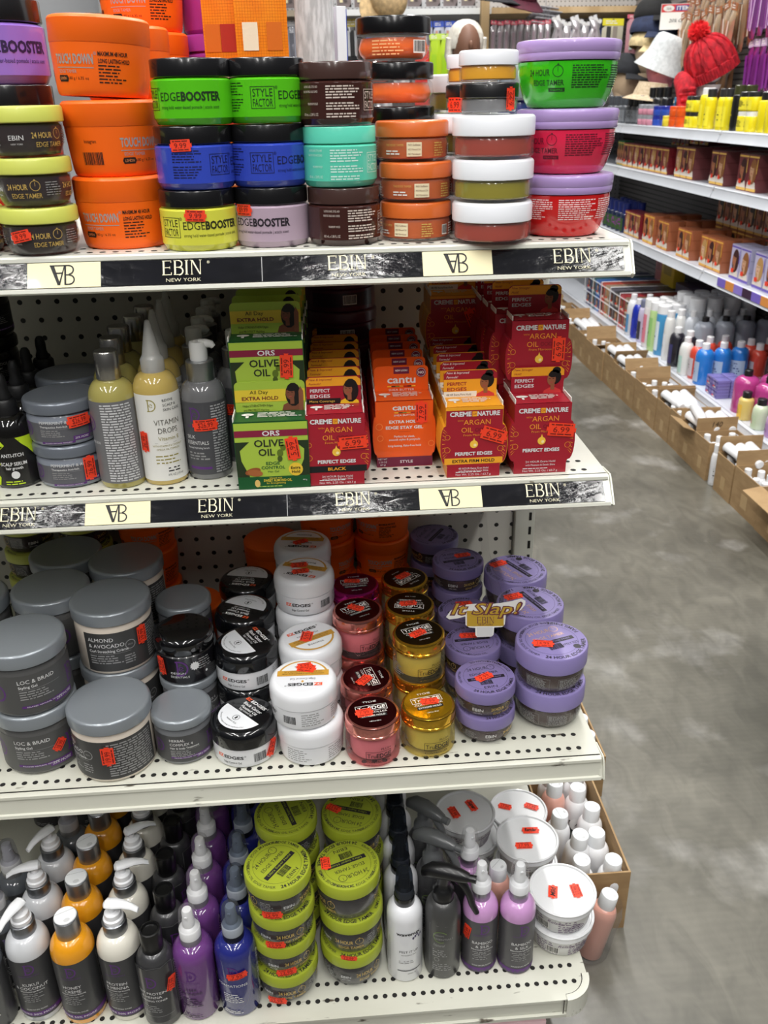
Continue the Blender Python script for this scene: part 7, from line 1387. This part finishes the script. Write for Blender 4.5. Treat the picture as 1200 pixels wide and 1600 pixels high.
packs('hp1', k_pack(.055, .26, (190, 160, 130), (150, 90, 50), ((120, 70, 40), (206, 190, 170)), .03, .03, True), [(RBX - .05, 4.98 - .06 * i, 1.70 - .012 * (i % 3)) for i in range(13)], 'foil hair pack with brown header, upper row', 'brown hair packs, upper', AIS, .12)
packs('hp1b', k_pack(.06, .25, (206, 180, 150), (160, 96, 50), ((150, 96, 60), (216, 200, 186)), .03, .035, True), [(RBX - .1, 4.9 - .085 * i, 1.62 - .01 * (i % 2)) for i in range(8)], 'foil hair pack bulging in front, lower row', 'brown hair packs, lower', AIS, .2)
packs('hp2', k_pack(.05, .26, (170, 100, 176), (190, 150, 206), ((130, 50, 140), (206, 170, 214)), .03, .03, True), [(RBX - .06, 4.22 - .055 * i, 1.73 - .01 * (i % 2)) for i in range(8)], 'violet hair pack, upper row', 'violet hair packs', AIS, .1); packs('hp2b', k_pack(.05, .22, (150, 60, 150), (206, 180, 214), ((120, 40, 130),), .03, .03, True), [(RBX - .05, 4.2 - .06 * i, 1.46) for i in range(7)], 'violet hair pack, lower row', 'violet hair packs, lower', AIS, .08)
packs('hp3', k_pack(.06, .2, (150, 110, 76), (200, 110, 50), ((90, 60, 40),), .04, .025), [(RBX - .04, 4.75 - .07 * i, 1.40) for i in range(6)], 'amber and black pack low on the hook wall', 'amber packs', AIS, .1)
# far wall fixtures and packs
WY = 5.62
fwx = empty('wall_shelf', (0, 0, 0), 0, 'long pale shelf with timber posts across the far wall', 'wall shelving'); WOOD = noisy('raw_timber', (206, 178, 136), (186, 156, 112), 10, .7, stretch=(1, 1, .2))
b = B(); b.box(.06, 1.02, 5.55, 5.95, 1.675, 1.705, mat((222, 224, 224), .4)); b.box(1.02, 2.0, 5.55, 5.95, 1.675, 1.705, WOOD); b.box(-1.2, .06, 5.55, 5.95, 1.675, 1.705, mat((150, 138, 120), .5)); obj('shelf_board', b, fwx)
for x in (.955, .06 - .03): b = B(); b.box(x, x + .045, 5.5, 5.55, 0, 2.1, WOOD); obj('timber_post', b, fwx)
b = B(); b.box(-1.2, 2.0, 5.95, 6.0, 0, 2.3, pegboard('far_wall_panel', (176, 176, 178), .0254, .0036)); obj('back_panel', b, fwx)
packs('fg', k_pack(.1, .21, (40, 42, 46), (206, 190, 90), ((190, 192, 196), (30, 30, 32), (170, 172, 176)), .04), [(.12 + .125 * i, WY, 1.665) for i in range(3)], 'black and grey glove-like pack on the far wall', 'black glove packs'); packs('fr', k_pack(.085, .11, (196, 120, 110), (220, 70, 50), ((226, 170, 150),), .025), [(.1 + .1 * i, WY, 1.455) for i in range(4)], 'red topped small pack on the far wall', 'red topped packs')
packs('fb', k_pack(.05, .19, (40, 90, 200), (50, 80, 190), ((20, 60, 190), (90, 130, 220)), .035), [(.345 + .055 * i, WY - .08, 1.665) for i in range(5)], 'bright blue brush pack', 'blue packs'); packs('fc', k_pack(.06, .17, (186, 190, 206), (60, 90, 196), ((200, 150, 130), (90, 90, 100)), .03), [(.6 + .064 * i, WY - .04, 1.645) for i in range(5)], 'clear comb pack with blue header', 'comb packs')
packs('fd', k_pack(.05, .3, (226, 60, 50), (236, 110, 120), ((206, 30, 30),), .03), [(.61 + .03 * i, WY - .15, 1.52) for i in range(3)], 'bright red plait pack', 'red plait packs'); packs('fe', k_pack(.06, .36, (180, 214, 40), (196, 226, 90), ((160, 206, 30),), .03), [(.69 + .06 * i, WY - .17, 1.575) for i in range(2)], 'lime green plait pack', 'lime plait packs'); packs('ff', k_pack(.05, .32, (70, 180, 80), (150, 206, 90), ((50, 160, 60),), .03), [(.83, WY - .15, 1.54)], 'green plait pack beside the lime ones', None)
packs('fs', k_pack(.034, .2, (206, 200, 204), (216, 90, 110), ((160, 140, 150),), .02, .02, True), [(1.03 + .038 * i, WY - .1, 1.64 - .004 * (i % 2)) for i in range(9)], 'thin silver foil pack in the hanging row', 'silver foil packs'); packs('ft', k_pack(.045, .2, (206, 202, 206), (226, 226, 228), ((170, 160, 166),), .02, .03, True), [(1.37 + .035 * i, WY - .12, 1.655 - .014 * (i % 3)) for i in range(8)], 'slanted silver pack in the fanned bunch', 'fanned silver packs', 0, .3)
for i in range(5): inst('flat_pack', k_pack(.16, .1, (206, 204, 208), (190, 190, 196), None, .02, .03, True), 'hanging_pack', (1.32 + .02 * (i % 2), WY - .1, 1.665 + .02 * i - .04), (pi / 2 - .2, .1, .2), 'silver pack lying in the stack under the wall shelf, %s from the bottom' % NUM[i], 'hanging pack', 'stacked silver packs')
packs('fn', k_pack(.06, .16, (60, 70, 110), (40, 50, 90), ((170, 176, 200), (40, 46, 80)), .03, .03), [(1.62 - .07 * i, WY - .1, 1.62) for i in range(3)], 'navy and silver pack', 'navy packs'); packs('fy', k_pack(.12, .14, (196, 190, 170), (236, 224, 60), ((60, 60, 60), (150, 140, 130)), .035), [(1.7, WY - .12, 1.64)], 'clear pack with a broad yellow header', None); packs('fp', k_pack(.09, .2, (206, 150, 160), (226, 110, 130), ((196, 206, 196), (170, 120, 126)), .02, .02), [(1.83 + .08 * i, WY - .1, 1.66) for i in range(4)], 'pink headed pack with pale fibre', 'pink headed packs')
packs('fz', k_pack(.06, .22, (150, 150, 160), (190, 190, 200), ((90, 90, 100),), .03), [(-.9 + .09 * i, WY, 1.66) for i in range(10)], 'grey pack on the far wall behind the top shelf jars', 'grey packs'); packs('fzz', k_pack(.08, .2, (120, 110, 110), (190, 160, 60), ((210, 200, 160), (70, 60, 60)), .03), [(-1.0 + .1 * i, WY, 1.92) for i in range(20)], 'mixed pack high on the far wall', 'high packs'); packs('fq', k_pack(.09, .18, (190, 190, 192), (200, 200, 206), ((150, 146, 150), (220, 216, 216)), .03), [(.1 + .105 * i, WY - .05, 1.42 if i > 3 else 1.3) for i in range(18)], 'pale pack in the lowest visible row', 'lowest packs')
mh = head(.8, 5.05, 1.2, .33, (120, 84, 66), 'brown mannequin head in a white knit hood beside the timber post', .1); mh.location.z = 1.23
WK = knit('white_knit', (226, 222, 212), (206, 200, 188), 60)
h = empty('knit_hat', (.8, 5.06, 1.51), (.0, 0, .1), 'white knit hood on the brown mannequin head', 'hat'); b = B(); b.lathe([(.088, -.03)] + [(.094 * cos(t * pi / 16) ** .8 if t < 8 else 0, .0 + .105 * sin(t * pi / 16)) for t in range(9)], WK, 32); b.tube([(-.085, -.02, .02), (-.088, 0, -.06), (-.07, -.03, -.13), (0, -.06, -.16), (.07, -.03, -.13), (.088, 0, -.06), (.085, -.02, .02)], .022, WK, 10); obj('knit_crown', b, h)
sc_ = empty('knit_scarf', (.8, 5.0, 1.2), 0, 'white knit scarf around the brown mannequin head', 'scarf'); b = B(); b.tube([(.09, .0, .16), (.05, -.07, .15), (-.03, -.08, .12), (-.09, -.06, .06), (-.11, -.06, -.03), (-.1, -.06, -.12)], [.03, .036, .04, .04, .04, .034], WK, 12); b.tube([(-.08, -.02, .16), (.0, -.085, .12), (.08, -.05, .1)], .034, WK, 12); obj('folded_wool', b, sc_)
stn = empty('display_stand', (.8, 5.06, 0), 0, 'slim metal stand carrying the hooded mannequin head', 'stand'); b = B(); b.lathe([(0, 0), (.14, 0), (.14, .012), (.016, .02), (.016, 1.225), (.07, 1.228), (0, 1.228)], SILV, 24); obj('pole', b, stn)
for x, y, z, c, lb, r_ in ((.42, 5.3, 1.72, (206, 176, 130), 'tan straw fedora hanging from the wall shelf', (1.2, .5, .2)), (1.0, 5.3, 1.74, (30, 30, 36), 'black cap hung on the timber post', (.2, .1, .3)), (1.12, 5.3, 1.74, (84, 24, 44), 'maroon cap hung beside the black one', (.4, .2, .1))):
    capx(x, y, z, c, lb, r_, 1.1)
